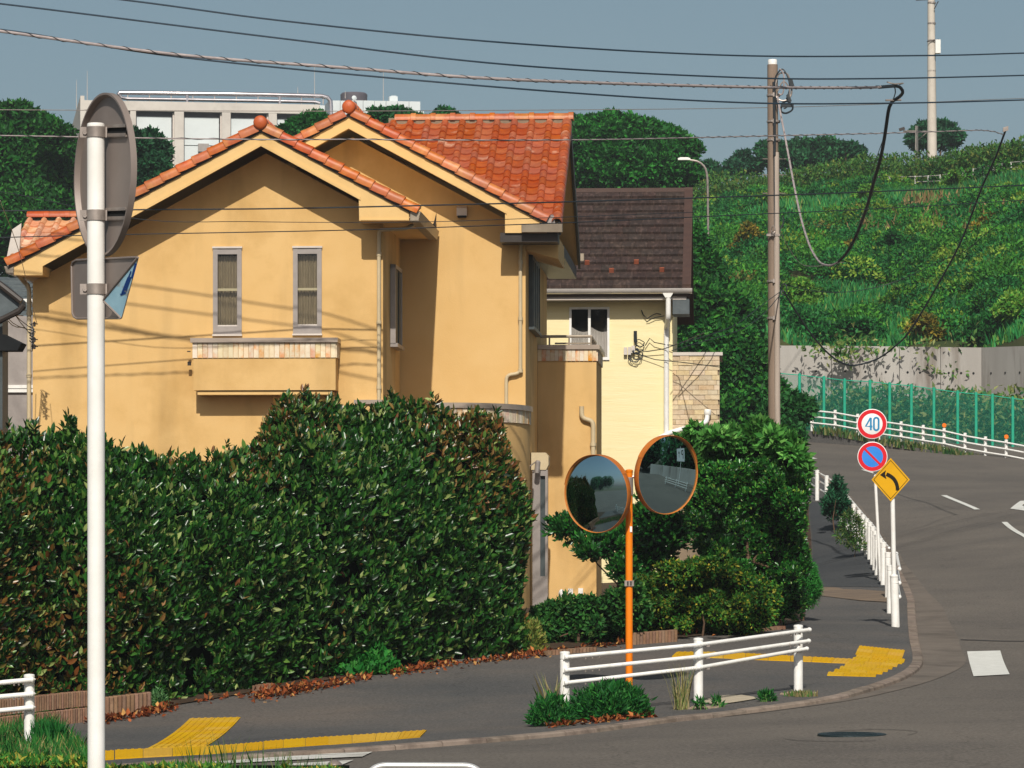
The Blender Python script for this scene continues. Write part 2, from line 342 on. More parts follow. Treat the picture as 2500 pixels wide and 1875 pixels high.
# ------------------------------------------------------------------ foliage
def _nrm(a): return a/np.maximum(np.linalg.norm(a, axis=1, keepdims=True), 1e-9)
def leaf_mesh(name, pts, nrm, size, aspect, cols, m, parent=None, kind='stuff', six=False, up=.35, spread=.9, szvar=.35, label=None, cat=None, group=None, fold=.22, outward=.55, dirs=None):
    """every leaf is a folded blade of its own; pts and nrm in world coordinates"""
    n = len(pts); pts = np.asarray(pts, float); nrm = _nrm(np.asarray(nrm, float))
    if parent is not None:
        Mi = np.array(chain(parent).inverted()); pts = pts@Mi[:3, :3].T+Mi[:3, 3]; nrm = nrm@Mi[:3, :3].T
    d = _nrm(nrm*outward + _nrm(RNG.normal(size=(n, 3)))*spread + np.array([0, 0, up]))
    if dirs is not None:
        d = _nrm(dirs@Mi[:3, :3].T if parent is not None else dirs)
    s = np.cross(d, _nrm(nrm + RNG.normal(size=(n, 3))*.55)); s = _nrm(s); q = np.cross(s, d)
    L = size*(1+szvar*RNG.uniform(-1, 1, n))[:, None]; W = L*aspect*.5
    if six:
        droop = q*L*.10
        V = np.stack([pts, pts+d*L*.32+s*W-q*L*fold*.0+q*W*fold*2, pts+d*L*.68+s*W*.8+q*W*fold*2-droop*.5, pts+d*L-droop, pts+d*L*.68-s*W*.8+q*W*fold*2-droop*.5, pts+d*L*.32-s*W+q*W*fold*2], 1)
        base = np.arange(n)[:, None]*6; fl = np.concatenate([base+np.array([0, 1, 2, 3]), base+np.array([0, 3, 4, 5])], 1).ravel(); nf = n*2; k = 4; vn = 6
    else:
        V = np.stack([pts, pts+d*L*.45+s*W+q*W*fold*2, pts+d*L, pts+d*L*.45-s*W+q*W*fold*2], 1)
        base = np.arange(n)[:, None]*4; fl = np.concatenate([base+np.array([0, 1, 2]), base+np.array([0, 2, 3])], 1).ravel(); nf = n*2; k = 3; vn = 4
    me = bpy.data.meshes.new(name); me.vertices.add(n*vn); me.vertices.foreach_set('co', V.reshape(-1).astype(np.float32))
    me.loops.add(nf*k); me.loops.foreach_set('vertex_index', fl.astype(np.int32)); me.polygons.add(nf)
    me.polygons.foreach_set('loop_start', (np.arange(nf)*k).astype(np.int32))
    me.update(calc_edges=True)
    ca = me.color_attributes.new('Col', 'FLOAT_COLOR', 'POINT')
    cc = np.repeat(np.c_[cols, np.ones(n)], vn, axis=0).astype(np.float32); ca.data.foreach_set('color', cc.ravel())
    me.materials.append(m)
    o = bpy.data.objects.new(name, me); C.objects.link(o)
    if parent is not None: o.parent = parent
    return tag(o, label, cat, group, kind)
def pal(n, cols, w=None, var=.18):
    c = np.array([S(h)[:3] for h in cols]); w = np.array(w if w else [1]*len(cols), float); i = RNG.choice(len(cols), n, p=w/w.sum())
    return c[i]*(1+var*RNG.normal(size=(n, 1))).clip(.5, 1.8)
def vnoise(p, sc, seed=0):
    """cheap smooth noise from summed sines"""
    r = np.random.default_rng(seed); o = np.zeros(len(p))
    for k in range(6):
        a = r.normal(size=3); a /= np.linalg.norm(a); o += np.sin((p@a)*sc*(1+.45*k)+r.uniform(0, 6.28))/(1+.35*k)
    return o/2.6
def blob_hull(mb, c, r, seed=0, sub=2, amp=.15):
    import bmesh
    bm = bmesh.new(); bmesh.ops.create_icosphere(bm, subdivisions=sub, radius=1.0)
    V = np.array([v.co[:] for v in bm.verts]); F_ = [tuple(v.index for v in f.verts) for f in bm.faces]; bm.free()
    k = 1+amp*vnoise(V*3, 1.5, seed)
    V = V*k[:, None]*np.array(r)+np.array(c); mb.add(V.tolist(), F_)
def crown_points(blobs, n, seed, fill=.16, lower=-.35):
    """points and normals over a union of ellipsoid blobs [(c, r)], culled inside other blobs"""
    c = np.array([b[0] for b in blobs]); r = np.array([b[1] for b in blobs]); a = (r[:, 0]*r[:, 2]+r[:, 0]*r[:, 1]); i = RNG.choice(len(blobs), n*2, p=a/a.sum())
    u = _nrm(RNG.normal(size=(n*2, 3))); u = u[(u[:, 2] > lower)|(RNG.uniform(size=n*2) < .4)]; i = i[:len(u)]
    amp = 1+.13*vnoise(u*3+i[:, None], 2.4, seed)+.09*vnoise(u*7+i[:, None]*3, 2.4, seed+1)+np.where(RNG.uniform(size=len(u)) < .07, RNG.uniform(0, .16, len(u)), 0)
    p = c[i]+u*r[i]*(amp*(1-fill*RNG.uniform(size=len(u))**1.6))[:, None]; nn = _nrm(u/r[i])
    keep = np.ones(len(p), bool)
    for j in range(len(blobs)):
        inside = (((p-c[j])/(r[j]*.84))**2).sum(1) < 1; keep &= ~(inside & (i != j))
    return p[keep][:n], nn[keep][:n], i[keep][:n]
def tree(name, label, cat, base, blobs, cols, nleaf, lsize, trunk_r=.25, group=None, w=None, seed=1, aspect=.5, hull=True, up=.2, six=False, leafm='leafmatte', limbs=5, fill=.16, var=.2, trunks=None, hs=.86, cvar=.22, per=0, sup=.5):
    """blobs: list of (centre, radii) in world coordinates"""
    if base is None:
        c_ = np.mean([b[0] for b in blobs], axis=0); base = (c_[0], c_[1], g1(c_[0], c_[1])+.06)
    t = thing(name, label, cat, base, 0, group); base = Vector(base)
    p, nn, bi = crown_points(blobs, nleaf//max(per, 1), seed, fill); dirs = None
    if per:
        hole = vnoise(p, 5.5/max(.4, lsize*10), seed+17) < -.8; p, nn, bi = p[~hole], nn[~hole], bi[~hole]
        p, nn, dirs, ix = shoots(p, nn, per, lsize*.55, up=sup); bi = bi[ix]
    cl = pal(len(p), cols, w, var); r = np.random.default_rng(seed)
    cl *= (1+cvar*vnoise(p, 1.3/max(.3, np.mean([b[1][0] for b in blobs])), seed+3))[:, None].clip(.4, 1.8)
    cl *= r.uniform(.8, 1.22, len(blobs))[bi][:, None]
    leaf_mesh('crown', p, nn, lsize, aspect, cl, M[leafm], t, six=six, up=up, dirs=dirs)
    mb = MB()
    if hull:
        for k, (c, rr) in enumerate(blobs): blob_hull(mb, c, [x*hs for x in rr], seed+k, 2)
        mb.build('crown_shade_hull', M['hull'], t, smooth='all')  # dark hull stands for the shade inside the crown
    mb = MB(); top = Vector(np.mean([b[0] for b in blobs], axis=0))
    for q in (trunks or [base]):
        q = Vector(q); mb.tube([q-Vector((0, 0, .3)), q.lerp(top, .35)+Vector((r.uniform(-.1, .1), 0, 0)), q.lerp(top, .9)], [trunk_r, trunk_r*.75, trunk_r*.35], 8)
    for k in range(min(limbs, len(blobs))):
        s0 = base.lerp(top, .45+.08*k); mb.tube([s0, s0.lerp(Vector(blobs[k][0]), .5)+Vector((0, 0, -.1)), Vector(blobs[k][0])], [trunk_r*.45, trunk_r*.3, trunk_r*.12], 6)
    mb.build('trunk', M['bark'], t, smooth=True)
    return t
def px_blobs(lst, d, depth=1.0, jit=0.0, seed=0):
    """(px, py, rx_px, ry_px[, dd]) -> world ellipsoids round distance d"""
    r = np.random.default_rng(seed); out = []
    for b in lst:
        dd = d+(b[4] if len(b) > 4 else r.uniform(-jit, jit)); s = F/dd; p = P(b[0], b[1], dd)
        out.append((tuple(p), (b[2]/s, (b[2]+b[3])/2/s*depth, b[3]/s)))
    return out
def auto_blobs(px, py, rx, ry, d, n, rr, seed, depth=.8):
    """a crown of one big core with n smaller clumps on its camera-side and rim"""
    r = np.random.default_rng(seed); s = F/d; c = P(px, py, d); R = np.array((rx/s, (rx+ry)/2/s*depth, ry/s))
    out = [(tuple(c), tuple(R*.84))]
    for k in range(n):
        u = r.normal(size=3); u[1] = -abs(u[1])*.9; u /= np.linalg.norm(u); q = rr*r.uniform(.7, 1.25)
        out.append((tuple(np.array(c)+u*R*.84), (R[0]*q, R[0]*q, R[0]*q*.85)))
    return out
def blades(name, pts, h, wd, cols, m, parent=None, lean=.35, **kw):
    n = len(pts); pts = np.asarray(pts, float)
    if parent is not None:
        Mi = np.array(chain(parent).inverted()); pts = pts@Mi[:3, :3].T+Mi[:3, 3]
    hh = (h*(1+.45*RNG.uniform(-1, 1, n)))[:, None]; a = RNG.uniform(0, 6.283, n); s = np.c_[np.cos(a), np.sin(a), np.zeros(n)]
    l = _nrm(RNG.normal(size=(n, 3))*np.array([1, 1, 0])+1e-6)*lean*hh*RNG.uniform(.2, 1, n)[:, None]; up = np.array([0, 0, 1.0])
    V = np.stack([pts-s*wd/2, pts+s*wd/2, pts+up*hh*.6+l*.45+s*wd*.38, pts+up*hh+l, pts+up*hh*.6+l*.45-s*wd*.38], 1)
    base = np.arange(n)[:, None]*5; fl = (base+np.arange(5)).ravel(); me = bpy.data.meshes.new(name)
    me.vertices.add(n*5); me.vertices.foreach_set('co', V.reshape(-1).astype(np.float32)); me.loops.add(n*5); me.loops.foreach_set('vertex_index', fl.astype(np.int32))
    me.polygons.add(n); me.polygons.foreach_set('loop_start', (np.arange(n)*5).astype(np.int32)); me.update(calc_edges=True)
    ca = me.color_attributes.new('Col', 'FLOAT_COLOR', 'POINT'); ca.data.foreach_set('color', np.repeat(np.c_[cols, np.ones(n)], 5, axis=0).astype(np.float32).ravel())
    me.materials.append(m); o = bpy.data.objects.new(name, me); C.objects.link(o)
    if parent is not None: o.parent = parent
    return tag(o, kind='stuff', **kw)

def shoots(p, nor, per, rad, up=.7, spread=.85, jit=.35):
    """turn each surface point into a leafy shoot: a whorl of leaves spreading round one axis"""
    m = len(p); ax = _nrm(nor*.75+np.array([0, 0, up])+_nrm(RNG.normal(size=(m, 3)))*jit)
    a = np.repeat(ax, per, 0); n = len(a); t = np.tile(np.arange(per)/per, m)[:, None]
    rnd = _nrm(RNG.normal(size=(n, 3))); side = _nrm(rnd-a*(rnd*a).sum(1, keepdims=True))
    open_ = (.35+1.0*t)*spread
    d = _nrm(a*(1.15-.7*t)+side*open_); q = np.repeat(p, per, 0)-a*rad*t*1.6+RNG.normal(size=(n, 3))*rad*.12
    return q, np.repeat(nor, per, 0), d, np.repeat(np.arange(m), per)

def lobes(bl, n, seed, lo=.25, hi=.5):
    """pixel blobs plus n irregular small lobes round their upper rims"""
    r = np.random.default_rng(seed); out = list(bl)
    for k in range(n):
        x, y, a, b = bl[r.integers(len(bl))][:4]; t = r.uniform(-.3, math.pi+.3); q = r.uniform(lo, hi); out.append((x+a*math.cos(t)*.95, y-b*math.sin(t)*.95, a*q, b*q, float(r.uniform(-1.2, .1))))
    return out
# ================================================================== SETTING: terrain, road, sidewalk, kerb
def grid_sheet(name, xs, ys, zf, m, **kw):
    X, Y = np.meshgrid(xs, ys); Z = zf(X, Y); mb = MB()
    mb.grid([[(X[i, j], Y[i, j], Z[i, j]) for j in range(len(xs))] for i in range(len(ys))])
    return mb.build(name, m, smooth='all', **kw)
def ground_z(X, Y):
    z = gz(X, Y)-.35
    far = np.maximum(0, np.maximum(np.abs(X)-45, np.maximum(Y-140, -60-Y)))
    return np.where(far > 0, z-np.minimum(far*.05, 2), z)
xs = np.r_[-2500, -900, -350, -150, -90, np.arange(-60, 61, 4), 90, 150, 350, 900, 2500]; ys = np.r_[-2500, -900, -300, -120, np.arange(-60, 150, 4), 170, 240, 400, 900, 2500, 5000]
grid_sheet('ground', xs, ys, ground_z, M['ground'], kind='structure')
grid_sheet('road', np.r_[np.arange(-60, -8, 2.0), np.arange(-8, 24, .5), np.arange(24, 48.1, 2.0)], np.r_[np.arange(-34, 20, 2.0), np.arange(20, 141, .5)], lambda X, Y: gz(X, Y), M['road'], kind='structure')
PAIRS = [((-700,1912),(-700,1830)),((-200,1895),(-200,1795)),((258,1868),(100,1772)),((600,1842),(430,1722)),((1000,1815),(800,1662)),((1350,1786),(1040,1620)),((1599,1755),(1310,1590)),
 ((1758,1738),(1560,1570)),((1994,1705),(1750,1548)),((2086,1683),(1900,1530)),((2172,1655),(1960,1515)),((2220,1626),(1965,1500)),
 ((2228,1600),(1970,1485)),((2219,1552),(1975,1465)),((2215,1486),(1978,1430)),((2212,1457),(1980,1405)),((2185,1395),(1982,1360)),
 ((2160,1345),(1980,1310)),((2110,1270),(1975,1260)),((2060,1220),(1972,1215)),((2000,1160),(1940,1165)),((1950,1120),(1900,1130))]
def smooth_line(pts, step=.3):
    """Catmull-Rom through points, resampled"""
    p = [np.array(q, float) for q in pts]; p = [2*p[0]-p[1]]+p+[2*p[-1]-p[-2]]; out = []
    for i in range(1, len(p)-2):
        n = max(2, int(np.linalg.norm(p[i+1]-p[i])/step))
        for t in np.linspace(0, 1, n, endpoint=False):
            out.append(.5*((2*p[i])+(-p[i-1]+p[i+1])*t+(2*p[i-1]-5*p[i]+4*p[i+1]-p[i+2])*t*t+(-p[i-1]+3*p[i]-3*p[i+1]+p[i+2])*t**3))
    out.append(p[-2]); return np.array(out)
KP = [G(a[0], a[1], .12) for a, b in PAIRS]; IP = [G(b[0], b[1], .12) for a, b in PAIRS]
def pair_smooth(A, B, n=8):
    m = len(A); pa = [np.array(a[:2]) for a in A]; pb = [np.array(b[:2]) for b in B]; oa, ob = [], []
    def cr(p, i, t):
        a, b, c, d = p[max(i-1, 0)], p[i], p[i+1], p[min(i+2, m-1)]
        return .5*((2*b)+(-a+c)*t+(2*a-5*b+4*c-d)*t*t+(-a+3*b-3*c+d)*t**3)
    for i in range(m-1):
        for k in range(n): oa.append(cr(pa, i, k/n)); ob.append(cr(pb, i, k/n))
    oa.append(pa[-1]); ob.append(pb[-1]); return np.array(oa), np.array(ob)
KA, IA = pair_smooth(KP, IP)
def loft(name, A, B, off, m, nx=8, **kw):
    mb = MB(); rows = []
    for j in range(nx+1):
        q = A+(B-A)*(j/nx); z = gz(q[:, 0], q[:, 1])+off; rows.append(np.c_[q, z].tolist())
    return mb.grid(rows).build(name, m, smooth='all', **kw)
loft('sidewalk', KA, IA, .05, M['walk'], kind='structure')
FARL = np.array([IA[:, 0]*0-30+35*np.linspace(0, 1, len(IA)), 84+25*np.linspace(0, 1, len(IA))]).T
loft('garden_soil', IA, FARL, .065, M['soil'], nx=14, kind='structure')
# kerb: one stone after another
kerb = thing('kerb', None, None, (0, 0, 0), kind='structure')
seg = np.linalg.norm(np.diff(KA, axis=0), axis=1); arc = np.r_[0, np.cumsum(seg)]
def ka(s): return np.array([np.interp(s, arc, KA[:, 0]), np.interp(s, arc, KA[:, 1])])
def kn(s):
    t = ka(min(s+.2, arc[-1]))-ka(max(s-.2, 0)); t /= np.linalg.norm(t); return np.array([t[1], -t[0]])   # outward = towards the road
s = 0.0; kl = .6
while s < arc[-1]-.1:
    mb = MB(); rows = []; e = min(s+kl-.012, arc[-1]); jz = random.uniform(-.002, .005)
    for u in (s, (s+e)/2, e):
        a = ka(u); nn = kn(u); z = g1(a[0], a[1])
        rows.append([(a[0], a[1], z-.05), (a[0], a[1], z+.056+jz), (*(a+nn*.12), z+.054+jz), (*(a+nn*.14), z+.04+jz), (*(a+nn*.16), z-.06)])
    mb.grid(rows); b = len(mb.v)//3
    mb.f += [tuple(range(5)), tuple(range(14, 9, -1))]
    mb.build('kerb_stone', M['kerb'], kerb, origin=None); s += kl
# concrete gutter apron round the corner
AO = [(1500,1770),(1700,1757),(1900,1735),(2100,1706),(2243,1672),(2329,1640),(2358,1615),(2346,1583),(2329,1537),(2301,1483),(2266,1446),(2229,1400),(2208,1374),(2181,1331),(2148,1298),(2082,1215),(2049,1182),(1996,1136)]
AI = [(1500,1770),(1660,1753),(1850,1731),(2060,1692),(2172,1662),(2226,1634),(2238,1606),(2230,1560),(2224,1500),(2212,1457),(2190,1400),(2172,1370),(2150,1325),(2120,1285),(2062,1215),(2035,1185),(1990,1142)]
AO = AO[:len(AI)]
a1 = [G(*q, 0) for q in AI]; a2 = [G(*q, 0) for q in AO]
A1, A2 = pair_smooth(a1, a2); loft('gutter_apron', A1, A2, .006, M['apron'], nx=3, kind='structure')
# road markings
def marking(name, polys, m=None, off=.012, **kw):
    mb = MB()
    for pl in polys:
        q = [G(a, b, 0) for a, b in pl]
        if len(q) == 4:                                   # follow the ground closely
            rows = []
            for j in range(25):
                a, b = q[0].lerp(q[3], j/24), q[1].lerp(q[2], j/24); rows.append([(p.x, p.y, g1(p.x, p.y)+off) for p in [a.lerp(b, i/6) for i in range(7)]])
            mb.grid(rows)
        else: mb.poly([(p.x, p.y, g1(p.x, p.y)+off) for p in q])
    return mb.build(name, m or M['roadpaint'], kind='structure', **kw)
def marking_strip(name, top, bot, m=None, off=.012):
    a = [G(*q) for q in top]; b = [G(*q) for q in bot]; A, B = pair_smooth(a, b); return loft(name, A, B, off, m or M['roadpaint'], nx=2, kind='structure')
M['seam'] = mat('tar_seam', S('#3d3937'), S('#4a4542'), 5, .8)
M['faint'] = mat('polished_asphalt', S('#766d66'), S('#6b635d'), 5, .85)
def seam(lst, wpx, m='seam', off=.006):
    marking_strip('road_seam', [(x, y-wpx/2) for x, y in lst], [(x, y+wpx/2) for x, y in lst], M[m], off)
marking_strip = lambda name, top, bot, m=None, off=.012: loft(name, *pair_smooth([G(*q) for q in top], [G(*q) for q in bot]), off, m or M['roadpaint'], nx=2, kind='structure')
seam([(2345,1562),(2400,1564),(2470,1566),(2600,1565)], 2.2); seam([(2040,1786),(2120,1782),(2200,1783),(2240,1788),(2215,1796)], .6); seam([(1910,1801),(1930,1807),(1990,1810),(2060,1811),(2140,1809)], .6)

marking('crosswalk_block', off=.012, polys=[[(2361,1592),(2442,1590),(2465,1648),(2377,1653)]])
marking('lane_dash', off=.014, polys=[[(2297,1210),(2311,1210),(2393,1244.7),(2379,1245)]])
marking('lane_dash', off=.014, polys=[[(2445,1275.5),(2459,1275.5),(2520,1320),(2503,1316)]])
marking('lane_dash', off=.014, polys=[[(1933,1109),(1948,1108),(1996,1120.5),(1982,1121)]])
marking('lane_dash', off=.014, polys=[[(2102,1147.5),(2112,1147.5),(2152,1160),(2138,1159)]])
marking('road_arrow', off=.014, polys=[[(2466.5,1243),(2491,1224),(2515,1223),(2495,1235)],[(2466.5,1243),(2495,1235),(2520,1246),(2500,1247.5)],[(2515,1223),(2560,1222),(2560,1229),(2506,1229)]])
marking_strip('edge_line', [(250,1878),(433,1864),(600,1853),(750,1844),(909,1838)], [(250,1888),(433,1874),(600,1864),(750,1856),(884,1850)], M['roadworn'])
marking_strip('edge_line', [(550,1885),(700,1868),(780,1863),(863,1858)], [(550,1897),(700,1880),(780,1873),(835,1870)], M['roadworn'])
# driveway scar and pale patches on the walk
marking('pale_slab', [[(1716,1727),(1726,1719),(1750,1712),(1780,1709.5),(1812,1709.5),(1840,1714),(1850,1718),(1810,1725),(1769,1731),(1735,1731)]], M['slab'], off=.066)
for q in ([(1985,1437),(2165,1452),(2165,1478),(2100,1474),(1984,1460)],):
    marking('driveway_scar', [q], mat('scuffed_concrete', S('#7d6c5a'), S('#5b514b'), 1.2, .9, .4, 40, stretch=(.5, 6, 1), c3=S('#8d7c66'), s3=1.5), off=.064)
M['darkasphalt'] = asphalt('dark_asphalt', S('#454749'), S('#3c3e41'), S('#4c4c4c'))  # darker asphalt tone for the upper side pavement
loft('dark_pavement', *pair_smooth([G(*q, .12) for q in [(2058,1226),(2085,1262),(2112,1300),(2132,1345),(2150,1390),(2160,1434)]], [G(*q, .12) for q in [(1974,1226),(1977,1262),(1981,1300),(1983,1345),(1984,1390),(1985,1434)]]), .056, M['darkasphalt'], nx=4, kind='structure')
# manhole
mh = G(2080, 1795, 0); mb = MB()
mb.lathe([(.0, .012), (.26, .012), (.30, .014), (.31, .010), (.33, .013), (.345, .010), (.35, -.02)], (0, 0, 0), n=40)
t = thing('manhole_cover', 'round dark cast iron cover set in the road at bottom right', 'manhole cover', (mh.x, mh.y, g1(mh.x, mh.y)+.004))
mb.build('cover', M['iron'], t, local=True, smooth=True)
mb = MB()
for k in range(5): mb.lathe([(.05+k*.048, .013), (.055+k*.048, .017), (.065+k*.048, .017), (.07+k*.048, .013)], n=32)
mb.build('raised_ring', M['iron'], t, local=True)
# tactile paving -----------------------------------------------------
def tactile(label, cells, group='yellow tactile paving'):
    t = thing('tactile_paving', None, None, (0, 0, 0), kind='structure')
    for quad in cells:
        z = .05; mb = MB(); q = [Vector((p[0], p[1], g1(p[0], p[1])+z+.012+random.uniform(-.001, .001))) for p in quad]
        c = sum(q, Vector())/4; q = [c+(p-c)*.985 for p in q]; lo = [p-Vector((0, 0, .02)) for p in q]
        mb.add(q+lo, [(0, 1, 2, 3), (0, 4, 5, 1), (1, 5, 6, 2), (2, 6, 7, 3), (3, 7, 4, 0)])
        for k in range(4):                                # four guiding bars
            f0, f1 = (k+.3)/4, (k+.7)/4
            a, b, c2, d = q[0].lerp(q[1], f0), q[0].lerp(q[1], f1), q[3].lerp(q[2], f1), q[3].lerp(q[2], f0); h = Vector((0, 0, .005))
            mb.add([a+h, b+h, c2+h, d+h, a, b, c2, d], [(0, 1, 2, 3), (0, 4, 5, 1), (1, 5, 6, 2), (2, 6, 7, 3), (3, 7, 4, 0)])
        mb.build('tile', M['yellowtile'], t)
    return t
def bil(q, u, v): a, b, c, d = q; return (1-u)*(1-v)*a+u*(1-v)*b+u*v*c+(1-u)*v*d
def GV(px, py): p = G(px, py, .12); return np.array((p.x, p.y))
cells = []
top = [(120,1846),(258,1835),(360,1830),(505,1824),(700,1808),(870,1796),(1042,1785)]; bot = [(120,1866),(258,1856),(360,1850),(505,1842),(700,1826),(870,1814),(1026,1801)]
A, B = pair_smooth([G(*q, .12) for q in top], [G(*q, .12) for q in bot], 10)
ar = np.r_[0, np.cumsum(np.linalg.norm(np.diff(A, axis=0), axis=1))]; n = int(ar[-1]/.3); st = np.linspace(0, ar[-1], n+1)
ax = np.array([[np.interp(s, ar, A[:, k]) for k in (0, 1)] for s in st]); bx = np.array([[np.interp(s, ar, B[:, k]) for k in (0, 1)] for s in st])
for i in range(n):
    o = np.array([0, (0.03 if (i//3) % 2 else -.03)])
    cells.append([ax[i]+o, ax[i+1]+o, bx[i+1]+o, bx[i]+o])
q = [GV(463,1756), GV(588,1753), GV(505,1823), GV(360,1829)]
nx = max(2, round(np.linalg.norm(q[1]-q[0])/.3)); ny = max(2, round(np.linalg.norm(q[3]-q[0])/.3)); ny = min(ny, 14)
for i in range(nx):
    for j in range(ny): cells.append([bil(q, i/nx, j/ny), bil(q, (i+1)/nx, j/ny), bil(q, (i+1)/nx, (j+1)/ny), bil(q, i/nx, (j+1)/ny)])
tactile('x', cells)
cells = []
A, B = pair_smooth([G(*q, .12) for q in [(1652,1593),(1750,1593.5),(1850,1598),(1960,1604),(2095,1611)]], [G(*q, .12) for q in [(1640,1604),(1750,1607),(1850,1612),(1960,1616),(2078,1621)]], 10)
ar = np.r_[0, np.cumsum(np.linalg.norm(np.diff(A, axis=0), axis=1))]; n = int(ar[-1]/.3); st = np.linspace(0, ar[-1], n+1)
ax = np.array([[np.interp(s, ar, A[:, k]) for k in (0, 1)] for s in st]); bx = np.array([[np.interp(s, ar, B[:, k]) for k in (0, 1)] for s in st])
for i in range(n): cells.append([ax[i], ax[i+1], bx[i+1], bx[i]])
rows = [(2098,2209.5,1578,1589,1585,1597),(2094,2207,1585,1597,1592,1605),(2091,2204,1592,1605,1599,1612),(2092,2210,1599,1611,1606,1619),(2083,2205,1606,1619,1613,1622),(2073,2193,1613,1622,1621,1629),
        (2064,2181,1621,1628,1628,1635),(2052,2170,1628,1634,1635,1641),(2038,2157,1635,1640,1642,1647),(2022,2141,1642,1646,1650,1653)]
for x0, x1, a, b, c, d in rows:
    q = [GV(x0, a), GV(x1, b), GV(x1-3, d), GV(x0-3, c)]
    for i in range(3): cells.append([bil(q, i/3, 0), bil(q, (i+1)/3, 0), bil(q, (i+1)/3, 1), bil(q, i/3, 1)])
tactile('x', cells)
# leaf litter along the hedge foot
lit = []
for (x0, y0), (x1, y1), n, wd in [((230,1768),(430,1732),700,.15),((480,1714),(610,1697),90,.08),((618,1708),(760,1684),900,.20),((760,1684),(900,1656),420,.12),((950,1648),(1080,1626),520,.12),((1080,1626),(1240,1610),300,.08),((1240,1610),(1340,1596),380,.12),((1340,1596),(1560,1568),260,.10),((1620,1556),(1900,1528),160,.08),((1960,1500),(1975,1470),60,.08)]:
    n = int(n*.45); a, b = G(x0, y0, .12), G(x1, y1, .12); u = RNG.uniform(size=n)
    X = a.x+(b.x-a.x)*u+RNG.normal(size=n)*.06; Y = a.y+(b.y-a.y)*u+RNG.exponential(wd, n)-.10-RNG.exponential(.05, n)*(RNG.uniform(size=n) < .3)*4
    lit.append(np.c_[X, Y, gz(X, Y)+.055+np.abs(RNG.normal(size=n))*.03*(wd/.16)])
a, b = G(1330, 1780, .12), G(1590, 1752, .12); n = 170; u = RNG.uniform(size=n)**.8; X = a.x+(b.x-a.x)*u; Y = a.y+(b.y-a.y)*u+np.abs(RNG.normal(size=n))*.12; lit.append(np.c_[X, Y, gz(X, Y)+.07])
lit = np.concatenate(lit)
leaf_mesh('leaf_litter', lit, np.tile([0, 0, 1.0], (len(lit), 1)), .078, .55, pal(len(lit), ['#8a4a28', '#74381e', '#a5683a', '#b88a50', '#5a2e1a'], [3, 3, 2, 1, 2.5]), M['litter'], up=0.15, outward=.1, spread=1.0, fold=.35)
# ------------------------------------------------------------------ hillside
HB = [(1560,900,126),(1700,880,134),(1843,850,140),(2000,850,140),(2200,850,139.5),(2400,850,138),(2500,845,135),(2760,835,128),(3020,828,122)]
HT = [(1560,545,215),(1700,525,214),(1850,500,212),(2000,486,208),(2140,470,204),(2280,458,200),(2400,443,196),(2500,430,192),(2760,395,184),(3020,370,176)]
def hillpt(u, v):
    def ev(T, u):
        t = u*(len(T)-1); i = min(int(t), len(T)-2); f = t-i; a, b = P(*T[i]), P(*T[i+1]); return a.lerp(b, f)
    a, b = ev(HB, u), ev(HT, u); p = a.lerp(b, v); p.z += 1.5*math.sin(v*math.pi)*.8-(.6*math.sin(u*19+v*7)*math.sin(v*9+u*5))*(1-v)**.6; return p
mb = MB(); nu, nv = 60, 40
rows = [[tuple(hillpt(i/nu, j/nv)) for i in range(nu+1)] for j in range(nv+1)]
last = rows[-1]; rows.append([(x, y+30, z+.6) for x, y, z in last]); rows.append([(x, y+300, z-6) for x, y, z in last])
first = rows[0]; rows.insert(0, [(x, y+.2, z-14) for x, y, z in first])
mb.grid(rows)
M['hillsoil'] = mat('hillside_earth', S('#2c3a1a'), S('#46492a'), .22, .95, .8, 1.2, c3=S('#a8845a'), s3=.16, lo3=.60, hi3=.68)
mb.build('hillside', M['hillsoil'], smooth='all', kind='structure')
HILLV = np.array([[hillpt(i/120, j/60)[:] for i in range(121)] for j in range(61)])
def hill_pts(n, vlo=0, vhi=1, ulo=0, uhi=1):
    u = RNG.uniform(ulo, uhi, n)*120; v = RNG.uniform(vlo, vhi, n)*60; i = u.astype(int).clip(0, 119); j = v.astype(int).clip(0, 59); fu = (u-i)[:, None]; fv = (v-j)[:, None]
    return (HILLV[j, i]*(1-fu)*(1-fv)+HILLV[j, i+1]*fu*(1-fv)+HILLV[j+1, i]*(1-fu)*fv+HILLV[j+1, i+1]*fu*fv), u/120, v/60
# grass and weeds over the slope
p, u, v = hill_pts(120000); k = vnoise(p, .16, 5); msk = (k > -.35) | (v < .15); bare = vnoise(p, .30, 11) > 1.05; msk &= ~bare; p = p[msk]
cl = pal(len(p), ['#2c7f42', '#3a8c48', '#5c9640', '#287038', '#8c9a50'], [4, 4, 2, 3, .6]); cl *= (1+.3*vnoise(p, .25, 8))[:, None].clip(.5, 1.5)
blades('hillside_grass', p, .48, .09, cl, M['leafmatte'], lean=.5)
